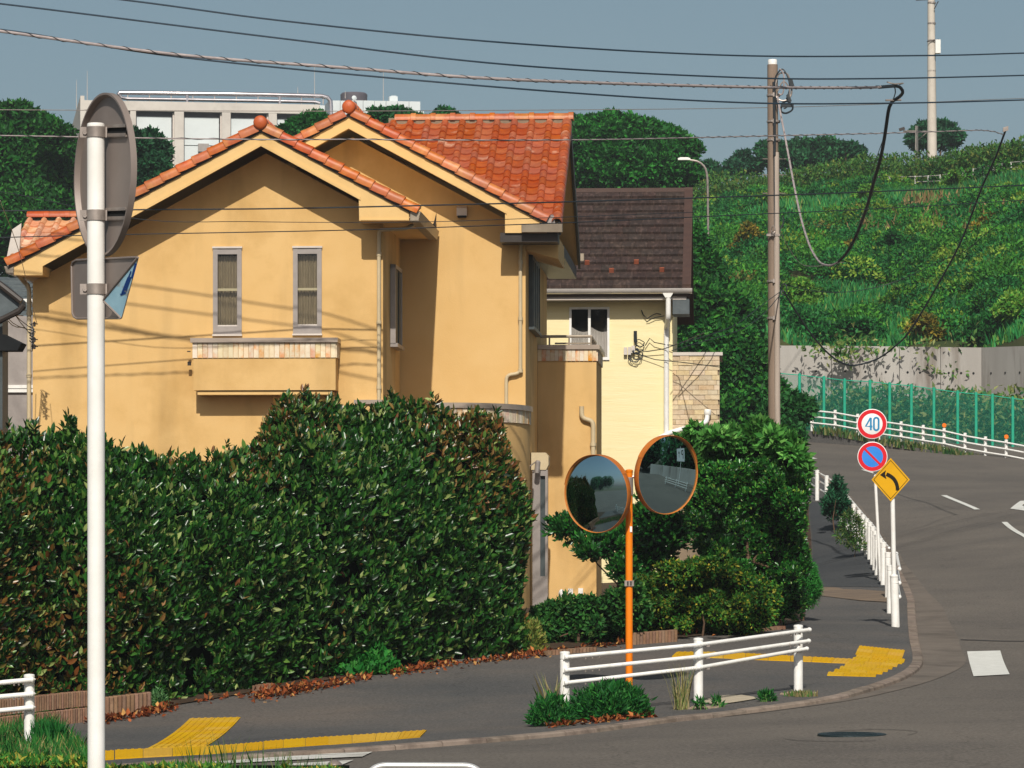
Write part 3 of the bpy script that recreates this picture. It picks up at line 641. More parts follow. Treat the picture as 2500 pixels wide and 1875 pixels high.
# low scrub reading as one mass
p, u, v = hill_pts(2600); blobs = []
k = vnoise(p, .13, 21)+.35*vnoise(p, .5, 4)+np.where(v < .36, .6, 0)+np.where(u < .28, .4, 0)-np.where((v > .5) & (v < .92), .35, 0)-.1
p = p[(k > .15) & (v > .022)]; n = len(p); rr = RNG.uniform(.5, 1.25, n)
LP = []; LN = []; LC = []
for i in range(n):
    m_ = int(230*rr[i]**1.6)+40; uu = _nrm(RNG.normal(size=(m_, 3))); uu[:, 2] = np.abs(uu[:, 2])*.9
    q = p[i]+uu*rr[i]*np.array([1, 1, .9])*(1-.3*RNG.uniform(size=(m_, 1)))+np.array([0, 0, rr[i]*.3]); LP.append(q); LN.append(uu)
    yl = vnoise(p[i:i+1], .09, 33)[0]; pc = RNG.choice(4, p=[.48, .40, .10, .02]) if yl < .35 else RNG.choice(4, p=[.16, .40, .34, .10]); cc = [['#237034', '#1a5c2c', '#327e34'], ['#3f8228', '#52922e', '#2e7228'], ['#74962e', '#5c8a2c', '#86a03a'], ['#847a34', '#72743a', '#5a6e30']][pc]
    LC.append(pal(m_, cc)*RNG.uniform(.75, 1.2))
leaf_mesh('hillside_scrub', np.concatenate(LP), np.concatenate(LN), .19, .5, np.concatenate(LC), M['leafmatte'], up=.25)

# dry brown vegetation patches on the slope
DP = []
for (x, y, rx, ry) in ((2268,522,36,12),(2262,572,26,16),(2160,592,44,20),(2315,598,18,24),(2440,545,30,14)):
    sx = 1250+F*HILLV[..., 0]/HILLV[..., 1]; sy = HY-F*(HILLV[..., 2]-CZ)/HILLV[..., 1]; q = HILLV[((sx-x)/rx)**2+((sy-y)/ry)**2 < .9]
    if len(q): DP.append(q[RNG.integers(0, len(q), 150)]+RNG.normal(size=(150, 3))*np.array([.6, .8, .1])+np.array([0, -.5, .5]))
DP = np.concatenate(DP); blades('dry_grass', DP, .42, .10, pal(len(DP), ['#94784f', '#80683f', '#9c8058', '#5f7a40']), M['leafmatte'], lean=.7)

# thin summer air over the whole place
M['haze'] = bpy.data.materials.new('thin_air'); M['haze'].use_nodes = True; t_ = M['haze'].node_tree; t_.nodes.remove(t_.nodes['Principled BSDF'])
pv = t_.nodes.new('ShaderNodeVolumePrincipled'); pv.inputs['Color'].default_value = (.86, .93, .96, 1); pv.inputs['Density'].default_value = .0004; pv.inputs['Anisotropy'].default_value = .2
t_.links.new(pv.outputs[0], t_.nodes['Material Output'].inputs['Volume'])
MB().box(-400, 400, -150, 640, -12, 60).build('haze', M['haze'], kind='stuff')
# ================================================================== BUILDINGS
TH = math.radians(3.4)
class Frame:
    """house frame: u to the right along the facade, v away from the street, z up"""
    def __init__(s, px, d, th=TH, z=0.0):
        p = P(px, 0, d); s.o = Vector((p.x, p.y, z)); s.th = th
        s.U = Vector((math.cos(th), -math.sin(th), 0)); s.V = Vector((math.sin(th), math.cos(th), 0))
    def hl(s, px, py, v):
        q = RP(px, py, s.o+s.V*v, s.V)-s.o
        return q.dot(s.U), q.z
    def u(s, px, v): return s.hl(px, HY, v)[0]
    def zz(s, px, py, v): return s.hl(px, py, v)[1]
    def p(s, px, py, v): a, b = s.hl(px, py, v); return Vector((a, v, b))
    def side(s, px, u):            # v on the plane u=const seen in column px
        r = ray(px, HY); n = s.U; t = (s.o+n*u-CAM).dot(n)/r.dot(n); return (CAM+r*t-s.o).dot(s.V)
    def at(s, px, py, u):          # point on the plane u=const
        r = ray(px, py); n = s.U; t = (s.o+n*u-CAM).dot(n)/r.dot(n); q = CAM+r*t-s.o; return Vector((u, q.dot(s.V), q.z))
H = Frame(640, 64.4); hl = H.hl; hp = H.p
yh = thing('yellow_house', 'ochre stucco house with orange tiled gables behind the tall hedge', 'house', H.o, -TH)
def hb(mb, name, m, parent=None, smooth=False, **kw): return mb.build(name, M[m], parent or yh, smooth=smooth, local=True, **kw)
OV = .75; VB = 3.5; VC = 8.0; PIT = .541; SL = math.atan(PIT)
zg = -.3
# ---- wing front wall, with real window openings
u0 = H.u(80, 0); u1 = H.u(935, 0); uA = H.u(637, -OV)
zap = H.zz(637, 318, -OV); zl = H.zz(34, 672, -OV); zr = H.zz(998, 539, -OV)
ruL = H.u(34, -OV); ruR = H.u(998, -OV)
def roofz(u, ap=None, ua=None): ap = zap if ap is None else ap; ua = uA if ua is None else ua; return ap-.34-abs(u-ua)*PIT
wins = [(520.6, 590.5, 604, 816.7), (715.9, 785.8, 603, 815)]
wl = [(H.u(a, 0)+.02, H.u(b, 0)-.02, H.zz(a, d, 0)+.02, H.zz(a, c, 0)-.02) for a, b, c, d in wins]
def wallcut(mb, u0, u1, z0, ztop, cuts, v):
    us = sorted({u0, u1, *[c[0] for c in cuts], *[c[1] for c in cuts]})
    for a, b in zip(us[:-1], us[1:]):
        cs = [c for c in cuts if c[0] < (a+b)/2 < c[1]]; zs = [z0]
        for c in cs: zs += [c[2], c[3]]
        for k in range(0, len(zs), 2):
            last = k == len(zs)-1; n = 1 if not last else max(1, int((b-a)/.3)+1)
            if not last: mb.quad((a, v, zs[k]), (b, v, zs[k]), (b, v, zs[k+1]), (a, v, zs[k+1]))
            else:
                brk = [a]+([uA] if a < uA < b else [])+[b]
                for q, r in zip(brk[:-1], brk[1:]): mb.quad((q, v, zs[k]), (r, v, zs[k]), (r, v, ztop(r)), (q, v, ztop(q)))
mb = MB(); wallcut(mb, u0, u1, zg, lambda u: roofz(u), wl, 0)
for a, b, c, d in wl:                                      # reveals
    for p, q in (((a, c), (b, c)), ((b, c), (b, d)), ((b, d), (a, d)), ((a, d), (a, c))): mb.quad((p[0], 0, p[1]), (q[0], 0, q[1]), (q[0], .14, q[1]), (p[0], .14, p[1]))
mb.quad((u1, 0, zg), (u1, VB, zg), (u1, VB, roofz(u1)), (u1, 0, roofz(u1)))     # right flank
mb.quad((u0, VB+6, zg), (u0, 0, zg), (u0, 0, roofz(u0)), (u0, VB+6, roofz(u0)))
hb(mb, 'wing_wall', 'stucco')
# ---- roofs as slabs
def gable_slab(mb, uL, uR, ua, zt, v0, v1, th=.16):
    zL, zR = zt-(ua-uL)*PIT, zt-(uR-ua)*PIT
    mb.prism([(uL, v0, zL), (ua, v0, zt), (uR, v0, zR), (uR, v0, zR-th), (ua, v0, zt-th), (uL, v0, zL-th)], (0, v1-v0, 0))
zt = zap+.02
mb = MB(); gable_slab(mb, ruL+.03, ruR+.03, uA, zt, -OV+.05, VB+2.5); hb(mb, 'wing_roof_deck', 'stuccotrim')
def bargeboard(pts_out, pts_in, v, th=.05, line=True):
    """facing board between an outer and an inner line given in pixels"""
    mb = MB(); o = [hp(*q, v) for q in pts_out]; i = [hp(*q, v) for q in pts_in]
    for k in range(len(o)-1): mb.prism([o[k], o[k+1], i[k+1], i[k]], (0, th, 0))
    return mb
mb = bargeboard([(33,650),(637,318),(998,516)], [(104,649),(637,357),(876,487)], -OV)
a = [hp(33,650,-OV), hp(104,649,-OV), hp(104,672,-OV), hp(34,672,-OV)]; mb.prism(a, (0, .06, 0))
a = [hp(876,487,-OV), hp(998,516,-OV), hp(999,539,-OV), hp(877,539,-OV)]; mb.prism(a, (0, .06, 0))
mb2 = MB()                                                # the thin drip board under the fascia
for (x0, y0), (x1, y1) in (((104,645.5),(637,352)), ((637,352),(880,484))):
    p, q = hp(x0, y0, -OV-.022), hp(x1, y1, -OV-.022); d = Vector((0, 0, .032)); mb2.prism([p+d, q+d, q-d, p-d], (0, .02, 0))
p, q = hp(880,534,-OV-.022), hp(998,534,-OV-.022); mb2.prism([p, q, q-Vector((0,0,.03)), p-Vector((0,0,.03))], (0, .02, 0))
hb(mb, 'bargeboard', 'stuccotrim'); hb(mb2, 'drip_board', 'stuccotrim')
# boxed eave returns of the wing
mb = MB()
for x0, x1, yb, yt in ((36, 104, 672, 652), (877, 998, 539, 516)):
    mb = MB(); q0, q1 = hp(x0, yb, -OV+.06), hp(x1, yb, -OV+.06); mb.box(q0.x, q1.x, -OV+.06, VB-.02, q0.z+.005, q0.z+.17)
    hb(mb, 'boxed_eave', 'stuccotrim')
# ---- verge tiles, one by one
def verge_mesh(L):
    """local x along the slope downwards, y back, z up; overlapping lip at the lower end"""
    prof = [(-.075, -.11), (-.078, -.04), (-.065, .02), (-.03, .052), (.03, .062), (.10, .055), (.17, .03), (.24, .02)]
    mb = MB(); rows = []
    for x, k in ((-.01, .0), (L*.55, .012), (L-.02, .026), (L, .024)): rows.append([(x, y-k*.8, z+k-.012) for y, z in prof])
    mb.grid(rows); b = 3*len(prof); mb.f.append(tuple(range(b+len(prof)-1, b-1, -1)))
    b2 = len(mb.v); mb.add([(L, -.075-.02, -.10), (L, -.06, -.10), (L-.0, .24, .02)], []); return mb.mesh('verge_tile', M['terraverge'], smooth=True)
VT = verge_mesh(.36)
def slope_mat(o, ddir, back=(0, 1, 0)):
    x = Vector(ddir).normalized(); y = Vector(back); z = x.cross(y).normalized()
    if z.z < 0: z = -z
    y2 = Vector(back); m = Matrix((x, y2, z)).transposed().to_4x4(); m.translation = o; return m
def verge_row(apex, low, n):
    a, b = Vector(apex), Vector(low); d = (b-a); st = d.length/n; d.normalize()
    for k in range(n):
        o = a+d*(st*k)+Vector((0, 0, .135+random.uniform(-.004, .004)))
        inst('verge_tile', VT, yh, slope_mat(o, d) @ Matrix.Diagonal((st/.345, 1, 1, 1)))
v = -OV
def add_shade_strip(pts, v_):  # dark strip added as the shade line under the verge tiles
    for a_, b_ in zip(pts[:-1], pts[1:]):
        p_, q_ = hp(*a_, v_-.03), hp(*b_, v_-.03); mb = MB(); mb.prism([p_+Vector((0, 0, .06)), q_+Vector((0, 0, .06)), q_-Vector((0, 0, .012)), p_-Vector((0, 0, .012))], (0, .028, 0)); hb(mb, 'shade_strip', 'dkmetal')
add_shade_strip([(20,655),(637,321),(1000,518)], -OV); add_shade_strip([(640,401),(851,284),(1335,548)], VB-OV)
verge_row(hp(625, 326, v), hp(16, 655, v), 16)
verge_row(hp(650, 325, v), hp(1022, 527, v), 10)
# ridge tiles and round end cap
def half_round(L=.4, r=.125):
    mb = MB(); rows = []
    for x, k in ((0, .0), (L*.8, .0), (L*.82, .022), (L+.03, .022)):
        rows.append([(x, -(r+k)*math.cos(a), (r+k)*math.sin(a)*.95) for a in np.linspace(-.15, math.pi+.15, 9)])
    return mb.grid(rows).mesh('ridge_tile', M['terraverge'], smooth=True)
RT = half_round()
def ridge_row(a, b, n, z=0.02):
    a, b = Vector(a), Vector(b); d = (b-a).normalized(); st = (b-a).length/n; y = Vector((0, 0, 1)).cross(d)
    for k in range(n):
        m = Matrix((d, y, Vector((0, 0, 1)))).transposed().to_4x4(); m.translation = a+d*st*k+Vector((0, 0, z)); inst('ridge_tile', RT, yh, m @ Matrix.Diagonal((st/.4, 1, 1, 1)))
def end_cap(p, r=.128):
    mb = MB(); mb.lathe([(.001, -.05), (r*.5, -.044), (r*.8, -.028), (r*.96, -.008), (r, .02), (r, .12)], p, (0, 1, 0), 28); hb(mb, 'ridge_end_cap', 'terracap', smooth=True)
pa = hp(635, 298.5, -OV-.1); end_cap(pa)
ridge_row(pa+Vector((0, .05, -.01)), pa+Vector((0, 3.6, -.01)), 9, -.0)
# ---- main body: gable B and the long roof A
uBa = H.u(851, VB-OV); zB = H.zz(851, 281, VB-OV); vR = VB-OV
uBr = H.u(1283, VB)
def zBr(u): return zB-.34-abs(u-uBa)*PIT
mb = MB(); ul = H.u(715, VB)
pts = [(ul, zg), (uBr, zg), (uBr, zBr(uBr)), (uBa, zBr(uBa)), (ul, zBr(ul))]; mb.poly([(a, VB, b) for a, b in pts])
vback = VB+8.4
mb.quad((uBr, VB, zg), (uBr, vback, zg), (uBr, vback, 7.7), (uBr, VB, zBr(uBr)))
zrd = H.zz(1180, 298, VB+3.9)
mb.poly([(uBr-.01, VB, 6.5), (uBr-.01, vback, 6.5), (uBr-.01, vback, 7.7), (uBr-.01, VB+3.9, zrd-.3), (uBr-.01, VB, 7.9)])
hb(mb, 'main_wall', 'stucco')
uBR = H.u(1325, vR)
mb = MB(); gable_slab(mb, H.u(655, vR), uBR, uBa, zB+.02, vR+.05, VB+3.6); hb(mb, 'gable_roof_deck', 'stuccotrim')
mb = bargeboard([(640,398),(851,281),(1340,549)], [(640,432),(851,314.5),(1233,521)], vR)
mb.prism([hp(1233,521,vR), hp(1335,548,vR), hp(1335,568.6,vR), hp(1233,568.6,vR)], (0, .06, 0))
hb(mb, 'bargeboard', 'stuccotrim')
mb2 = MB()
for (x0, y0), (x1, y1) in (((640,427),(851,309.5)), ((851,309.5),(1237,518))):
    p, q = hp(x0, y0, vR-.022), hp(x1, y1, vR-.022); d = Vector((0, 0, .032)); mb2.prism([p+d, q+d, q-d, p-d], (0, .02, 0))
hb(mb2, 'drip_board', 'stuccotrim')
verge_row(hp(839, 289, vR), hp(640, 400, vR), 6)
verge_row(hp(864, 288, vR), hp(1338, 548, vR), 13)
pb = hp(851, 260, vR-.1); end_cap(pb, .13)
ridge_row(pb+Vector((0, .05, -.01)), pb+Vector((0, 3.4, -.01)), 8)
# roof A: eave and ridge
eL, eR = hp(1180, 547, vR), hp(1362, 546, vR); ze = eR.z
vr = vR+4.6; zr_ = ze+4.6*PIT; uAr = eR.x
mb = MB(); uAl = H.u(880, vr)
vu = lambda v_: uBa+(zB-ze-(v_-vR)*PIT)/PIT
mb.prism([(uAr, vR+.05, ze+.02), (uAr, vr, zr_-.02), (vu(vr), vr, zr_-.02), (vu(vR+.05), vR+.05, ze+.02)], (0, 0, -.16))
mb.prism([(uAr, vr, zr_-.03), (uAr, vr+4.8, ze+.1), (uAr, vr+4.8, ze-.08), (uAr, vr, zr_-.22)], (uAl-uAr, 0, 0))
hb(mb, 'main_roof_deck', 'stuccotrim')
def stile(w_, L):
    """interlocking roll tile: roll on the left, shallow pan on the right; y goes up the slope"""
    prof = []
    for k in range(6): a = math.pi*k/5; prof.append((w_*(.21-.21*math.cos(a)), .078*math.sin(a)))
    for k in range(1, 5): t = k/4; prof.append((w_*(.42+.60*t), -.022*math.sin(math.pi*t)+.006*t))
    mb = MB(); rows = [[(x, 0, z-.010) for x, z in prof], [(x, -.004, z+.034) for x, z in prof], [(x, L*.5, z+.016) for x, z in prof], [(x, L*1.06, z) for x, z in prof]]
    return mb.grid(rows)
TWd, TE = .357, .345
ST = stile(TWd, TE).mesh('roof_tile', M['terracotta'], smooth=True)
def tile_field(me, parent, o, du, dv, ncol, nrow, w_, e_, keep=None, tag_=None):
    """o: lower left corner in the parent's frame, du unit along eave, dv unit up the slope"""
    du, dv = Vector(du), Vector(dv); n = du.cross(dv).normalized(); k = 0
    for j in range(nrow):
        for i in range(ncol):
            p = Vector(o)+du*(i*w_)+dv*(j*e_)+n*(.03+random.uniform(-.004, .004))
            if keep and not keep(p, i, j): continue
            m = Matrix((du, dv, n)).transposed().to_4x4(); m.translation = p; inst(tag_ or 'roof_tile', me, parent, m @ Matrix.Rotation(random.uniform(-.008, .008), 4, 'Z')); k += 1
    return k
cs, sn = math.cos(SL), math.sin(SL)
def keepA(p, i, j):
    w_ = H.o+H.U*p.x+H.V*p.y+Vector((0, 0, p.z)); px = 1250+(w_.x)/w_.y*F; return px > 900 and p.x > uBa+(zB-p.z)/PIT-.28
nA = tile_field(ST, yh, (uAr-.10-TWd*15, vR-.03, ze-.005), (1, 0, 0), (0, cs, sn), 15, 15, TWd, TE, keepA)
VR_ = MB(); VR_.grid([[(x, y, z+k) for x, z in [(-.10, .0), (-.085, .04), (-.05, .075), (0, .09), (.05, .08), (.085, .04), (.10, -.02), (.10, -.14)]] for y, k in ((0, -.012), (0, .02), (TE*.5, .01), (TE*1.05, 0))])
VRm = VR_.mesh('verge_roll_tile', M['terracotta'], smooth=True)
tile_field(VRm, yh, (uAr-.02, vR-.03, ze+.0), (1, 0, 0), (0, cs, sn), 1, 15, .3, TE, None, 'verge_roll_tile')
mb = MB(); mb.box(uAr-.41*9, uAr+.0, vr-.10, vr+.1, zr_-.06, zr_+.10); hb(mb, 'ridge_mortar', 'grout')
# right verge of roof A, ridge of roof A
mb = MB(); rt = []
mb.prism([(uAr+.06, vR-.02, ze+.03), (uAr+.06, vr, zr_+.05), (uAr+.06, vr+4.8, ze+.15), (uAr+.06, vr+4.8, ze-.16), (uAr+.06, vr, zr_-.26), (uAr+.06, vR-.02, ze-.22)], (-.05, 0, 0))
hb(mb, 'flank_bargeboard', 'dkmetal')
ridge_row((uAr+.08-.405*9, vr, zr_+.05), (uAr+.08, vr, zr_+.05), 9)
# broken last tile at the eave corner
mb = MB(); c = hp(1341, 533, vR-.02); mb.add([c+Vector(q) for q in ((-.12,0,0), (.1,0,.04), (.12,0,-.16), (.05,0,-.2), (-.14,0,-.1), (-.12,.2,.06), (.1,.2,.1))], [(0,1,2,3,4), (0,5,6,1)]); hb(mb, 'broken_tile', 'alu')
# ---- gutters: open box section
def gutter(a, b, w_=.13, h=.12, nrm=(0, -1, 0), name='gutter', m='pipegrey', parent=None):
    a, b = Vector(a), Vector(b); n = Vector(nrm); z = Vector((0, 0, 1)); mb = MB()
    prof = [(0, 0), (0, -h), (w_*.8, -h), (w_, 0), (w_-.012, 0), (w_*.8-.01, -h+.012), (.012, -h+.012), (.012, 0)]
    mb.prism([a+n*x+z*y for x, y in prof], b-a); mb.prism([a+n*x+z*y for x, y in prof[:4]], (b-a).normalized()*.01); mb.prism([b+n*x+z*y for x, y in prof[:4]], -(b-a).normalized()*.01)
    return hb(mb, name, m, parent)
g0 = hp(1001, 521, -OV); gutter((g0.x, -OV-.02, g0.z+.03), (g0.x, VB-.1, g0.z+.03), .2, .17, (1, 0, 0))
g1_ = hp(34, 650, -OV); gutter((g1_.x, -OV-.02, g1_.z+.0), (g1_.x, VB+3, g1_.z+.0), .18, .13, (-1, 0, 0))
a = hp(1274, 548, vR-.03); b = hp(1374, 548, vR-.03); gutter((a.x, vR-.03, a.z), (b.x, vR-.03, b.z), .14, .155)
mb = MB(); mb.box(uBr-.45, b.x-.1, VB-.7, VB+.0, a.z-.33, a.z-.15); hb(mb, 'eave_soffit', 'dkmetal')
mb = MB(); mb.prism([(uBr+.005, VB+.1, a.z-.16), (uAr-.03, VB+.1, a.z-.16), (uAr-.03, VB+.1, a.z-.6), (uBr+.005, VB+.1, a.z-.42)], (0, 2.5, 0)); hb(mb, 'flank_eave_box', 'stuccotrim')
mb = MB(); mb.box(uBr+.01, uAr-.04, VB+2.7, vback+.6, ze-.35, ze-.12); hb(mb, 'flank_soffit', 'dkmetal')
c = H.at(1386, 612, uAr+.05); gutter((uAr-.75, vback+.75, ze+.22), (uAr+.12, vback+.75, ze+.22), .14, .16, (0, 1, 0))
# valley gutter seen end-on where the wing meets the gable, with the small lip
# serrated underside of the tiles above the wing's side gutter
mb = MB()
for k in range(12):
    y = -OV+.25+k*.33; mb.lathe([(.001, -.02), (.05, -.02), (.06, 0), (.06, .12)], (g0.x+.05, y, g0.z+.10), (-cs, 0, sn), 8)
hb(mb, 'eave_tile_ends', 'terraverge', kind='stuff')
mb = MB(); e = hp(1066, 545, VB-.2); mb.add([e+Vector((0,0,.22)), e+Vector((-.06,0,0)), e+Vector((-.16,-.05,-.08)), e+Vector((-.02,.05,-.12))], [(0,1,2,3)]); hb(mb, 'bent_flashing', 'dkmetal')
# ---- slim windows
for (a, b, c, d), (x0, x1, y0, y1) in zip(wl, wins):
    wn = MB(); A_, B_, Z0, Z1 = a-.02, b+.02, c-.02, d+.02; fw = .085
    wn.box(A_, A_+fw, -.035, .1, Z0, Z1); wn.box(B_-fw, B_, -.035, .1, Z0, Z1); wn.box(A_+fw, B_-fw, -.030, .1, Z1-.13, Z1-.03); wn.box(A_+fw, B_-fw, -.030, .1, Z0, Z0+.15)
    fr = hb(wn, 'window', 'alu')
    m2 = MB(); m2.box(A_+fw-.002, B_-fw+.002, -.012, .05, Z0+.15, Z0+.175); hb(m2, 'bottom_bead', 'alulight', fr)
    m2 = MB(); m2.box(A_+fw, B_-fw, .0, .04, (Z0+Z1)/2+.0, (Z0+Z1)/2+.045); hb(m2, 'sash_bar', 'sashmid', fr)
    m2 = MB(); m2.box(A_-.012, B_+.012, -.055, .02, Z1-.022, Z1+.012); hb(m2, 'head_flashing', 'alulight', fr)
    m2 = MB(); m2.box(A_-.01, B_+.01, -.06, .02, Z0-.03, Z0); hb(m2, 'sill', 'alulight', fr)
    m3 = MB(); m3.box(A_+fw, B_-fw, .035, .045, Z0+.16, Z1-.13); hb(m3, 'pane', 'glass', fr)
    m4 = MB(); n = 60; W_ = B_-A_-2*fw; r1, r2, r3 = [], [], []
    for k in range(n+1):
        t = k/n; y = .115+.016*math.sin(t*41+a*9)+.008*math.sin(t*87+1); r1.append((A_+fw+W_*t, y, Z1-.14-.02*abs(math.sin(t*20)))); r2.append((A_+fw+W_*t, y+.006*math.sin(t*30), (Z0+Z1)/2)); r3.append((A_+fw+W_*t, y+.004, Z0+.15))
    m4.grid([r1, r2, r3]); hb(m4, 'curtain', 'curtain', fr, smooth='all')
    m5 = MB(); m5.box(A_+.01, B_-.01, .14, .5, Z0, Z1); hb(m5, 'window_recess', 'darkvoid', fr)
# ---- balcony on the wing front
bd = .50
def tiles_between(parent, pa, pb, n, h, nrm, th=.022, name='brick'):
    """n upright cladding tiles in a row from pa to pb (top edge), joints recessed"""
    pa, pb = Vector(pa), Vector(pb); d = (pb-pa)/n; w_ = d.length; d.normalize(); nn = Vector(nrm)
    me = MB().obox((w_*.46, 0, 0), (w_*.455, 0, 0), (0, th/2, 0), (0, 0, h/2)).mesh(name, M['brick'])
    for k in range(n):
        m = Matrix((d, -nn, Vector((0, 0, 1)))).transposed().to_4x4(); m.translation = pa+d*w_*k+nn*(th/2+random.uniform(0, .005))-Vector((0, 0, h/2)); inst(name, me, parent, m)
a, b = hl(472, 874, -bd); c, d_ = hl(819, 952, -bd); zt_ = H.zz(640, 836, -bd); zc = H.zz(640, 825, -bd)
mb = MB(); mb.prism([(a, -bd+.02, b), (c, -bd+.02, b), (c, -bd+.02, d_), (a, -bd+.02, d_)], (0, bd-.02, 0)); mb.box(a-.0, c+.0, -bd+.02, -.002, b, zt_)
bal = hb(mb, 'balcony', 'stucco')
mb = MB(); uu0, uu1 = H.u(465.5, -bd), H.u(825, -bd); mb.box(uu0, uu1, -bd-.05, -.002, zt_, zc); hb(mb, 'coping', 'coping', bal)
p0, p1 = H.u(470, -bd), H.u(820.5, -bd); tiles_between(bal, (p0, -bd+.02, zt_-.002), (p1, -bd+.02, zt_-.002), 28, zt_-H.zz(640, 873, -bd), (0, -1, 0))
tiles_between(bal, (c, -bd+.02, zt_-.002), (c, -.02, zt_-.002), 3, zt_-H.zz(640, 873, -bd), (1, 0, 0))
mb = MB(); x0, x1 = H.u(481, -bd), H.u(810, -bd); zz0 = H.zz(640, 963, -bd); mb.box(x0, x1, -bd+.12, -.01, zz0, zz0+.05); mb.box(x0, x1, -bd+.06, -bd+.11, zz0+.0, zz0+.065); hb(mb, 'underside_slat', 'stuccotrim', bal)
mb = MB(); p = hp(466, 887, -.2); mb.box(p.x-.06, p.x, -.22, -.16, p.z-.04, p.z+.03); p = hp(465, 858, -.2); mb.box(p.x-.06, p.x, -.22, -.18, p.z-.01, p.z+.01); hb(mb, 'drain_stub', 'dkmetal', bal)
# ---- downpipes
def pipe(pts, r, m='pipe', name='downpipe', collars=(), parent=None, sq=False):
    mb = MB(); mb.tube(pts, r, 10)
    for c in collars: c = Vector(c); mb.tube([c-Vector((0, 0, .035)), c+Vector((0, 0, .035))], r*1.28, 10)
    return hb(mb, name, m, parent, smooth=True)
def bend(pts, rad=.08, n=4):
    out = [Vector(pts[0])]
    for i in range(1, len(pts)-1):
        a, b, c = Vector(pts[i-1]), Vector(pts[i]), Vector(pts[i+1]); p = b+(a-b).normalized()*rad; q = b+(c-b).normalized()*rad
        for k in range(n+1): t = k/n; out.append(p*(1-t)**2+b*2*t*(1-t)+q*t*t)
    out.append(Vector(pts[-1])); return out
P1 = lambda x, y, v: hp(x, y, v)
a = P1(1017, 545, .3); b = P1(990, 558, -.07); c = P1(925, 561, -.07); d = P1(925, 985, -.07)
pipe(bend([a, b, c, d]), .037, collars=[P1(925, y, -.07) for y in (620, 787, 945)])
vf = VB-.07
pipe(bend([P1(1330, 572, vR+.1), P1(1300, 588, vf), P1(1270.5, 592, vf), P1(1270.5, 911, vf), P1(1236, 916, vf), P1(1236, 986, vf)], .1), .037, collars=[P1(1270.5, y, vf) for y in (640, 778, 905)])
# left drainpipe and service mast stand behind the wing's corner
pipe(bend([P1(45, 672, -.3), P1(60, 690, .12), P1(71, 700, .12), P1(71, 1040, .12)], .1), .042, 'pipe', collars=[P1(71, y, .12) for y in (765, 917)])
# ---- side window of the wing and shutters of the gable flank
ux = u1+.005
def flank_window(px0, px1, yt, yb, u, name='side_window', slats=4, depth=.12, m='alu', sh='shutter'):
    A_ = H.at(px0, yt, u); B_ = H.at(px1, yb, u); z1 = A_.z; z0 = H.at(px0, yb-8, u).z
    v0, v1 = A_.y, B_.y; mb = MB(); mb.box(u, u+depth*.5, v0, v0+.07, z0, z1); mb.box(u, u+depth*.5, v1-.07, v1, z0, z1); mb.box(u, u+depth*.5, v0, v1, z1-.07, z1); mb.box(u, u+depth*.7, v0, v1, z0-.05, z0+.02)
    fr = hb(mb, name, m); n = slats; 
    for k in range(n):
        y0 = v0+.08+(v1-v0-.16)*k/n; m2 = MB(); m2.box(u+.01+.03*(k % 2), u+.045+.03*(k % 2), y0, y0+(v1-v0-.16)/n*.93, z0+.02, z1-.08); hb(m2, 'shutter_panel', sh, fr)
    return fr
fw_ = flank_window(953, 970, 645, 848, ux, slats=4, depth=.2)
flank_window(1291, 1309, 622, 806, uBr+.005, name='shuttered_window', slats=7, depth=.16, m='shutter')
# ---- vent hood on the gable wall
a, z1 = hl(1116, 503, VB); b, z0 = hl(1141, 530, VB)
mb = MB(); mb.prism([(a, VB, z1), (a, VB-.13, z1-.05), (a, VB-.13, z0+.02), (a, VB, z0+.02)], (b-a, 0, 0)); vt = hb(mb, 'vent_hood', 'alulight'); mb = MB(); mb.box(a+.02, b-.02, VB-.145, VB-.002, z0-.015, z0+.02); hb(mb, 'vent_grille', 'darkvoid', vt)
# ---- ground floor bay with rounded parapet in front of the gable wall
def arc_path():
    pts = []; ua, ub = u1+.02, H.u(1288, 2.6); vf_ = 1.05; uc = ub-1.35
    pts.append((ua, vf_+.15)); pts.append((ua+.8, vf_+.02)); pts.append((uc, vf_))
    for k in range(1, 15): t = math.pi/2*k/14; pts.append((uc+1.35*math.sin(t), vf_+2.35*(1-math.cos(t))))
    return pts
AP = arc_path(); zcap = H.zz(1200, 983, 1.1); zc2 = zcap-.10; ztl = zc2-.245
mb = MB(); rows = [[(a, b, z) for a, b in AP] for z in (zg, ztl+.02)]; mb.grid(rows); pr = hb(mb, 'porch_bay', 'stucco', smooth=True)
mb = MB(); rows = [[(a, b, ztl) for a, b in AP], [(a, b, zc2) for a, b in AP]]; mb.grid(rows); hb(mb, 'grout_band', 'grout', pr, smooth=True)
seg_ = [Vector((*AP[i+1], 0))-Vector((*AP[i], 0)) for i in range(len(AP)-1)]; al = np.r_[0, np.cumsum([s_.length for s_ in seg_])]
def app(s_): return Vector((np.interp(s_, al, [a for a, b in AP]), np.interp(s_, al, [b for a, b in AP]), 0))
nb = int(al[-1]/.098)
for k in range(nb):
    a, b = app(al[-1]*k/nb), app(al[-1]*(k+1)/nb); t = (b-a).normalized(); nn = Vector((t.y, -t.x, 0)); c = (a+b)/2+nn*(.012+random.uniform(0, .004)); c.z = (ztl+zc2)/2
    m = Matrix((t, -nn, Vector((0, 0, 1)))).transposed().to_4x4(); m.translation = c
    if k == 0: BM = MB().obox((0, 0, 0), (.0445, 0, 0), (0, .012, 0), (0, 0, .125)).mesh('brick', M['brick'])
    inst('brick', BM, pr, m)
mb = MB(); out = []
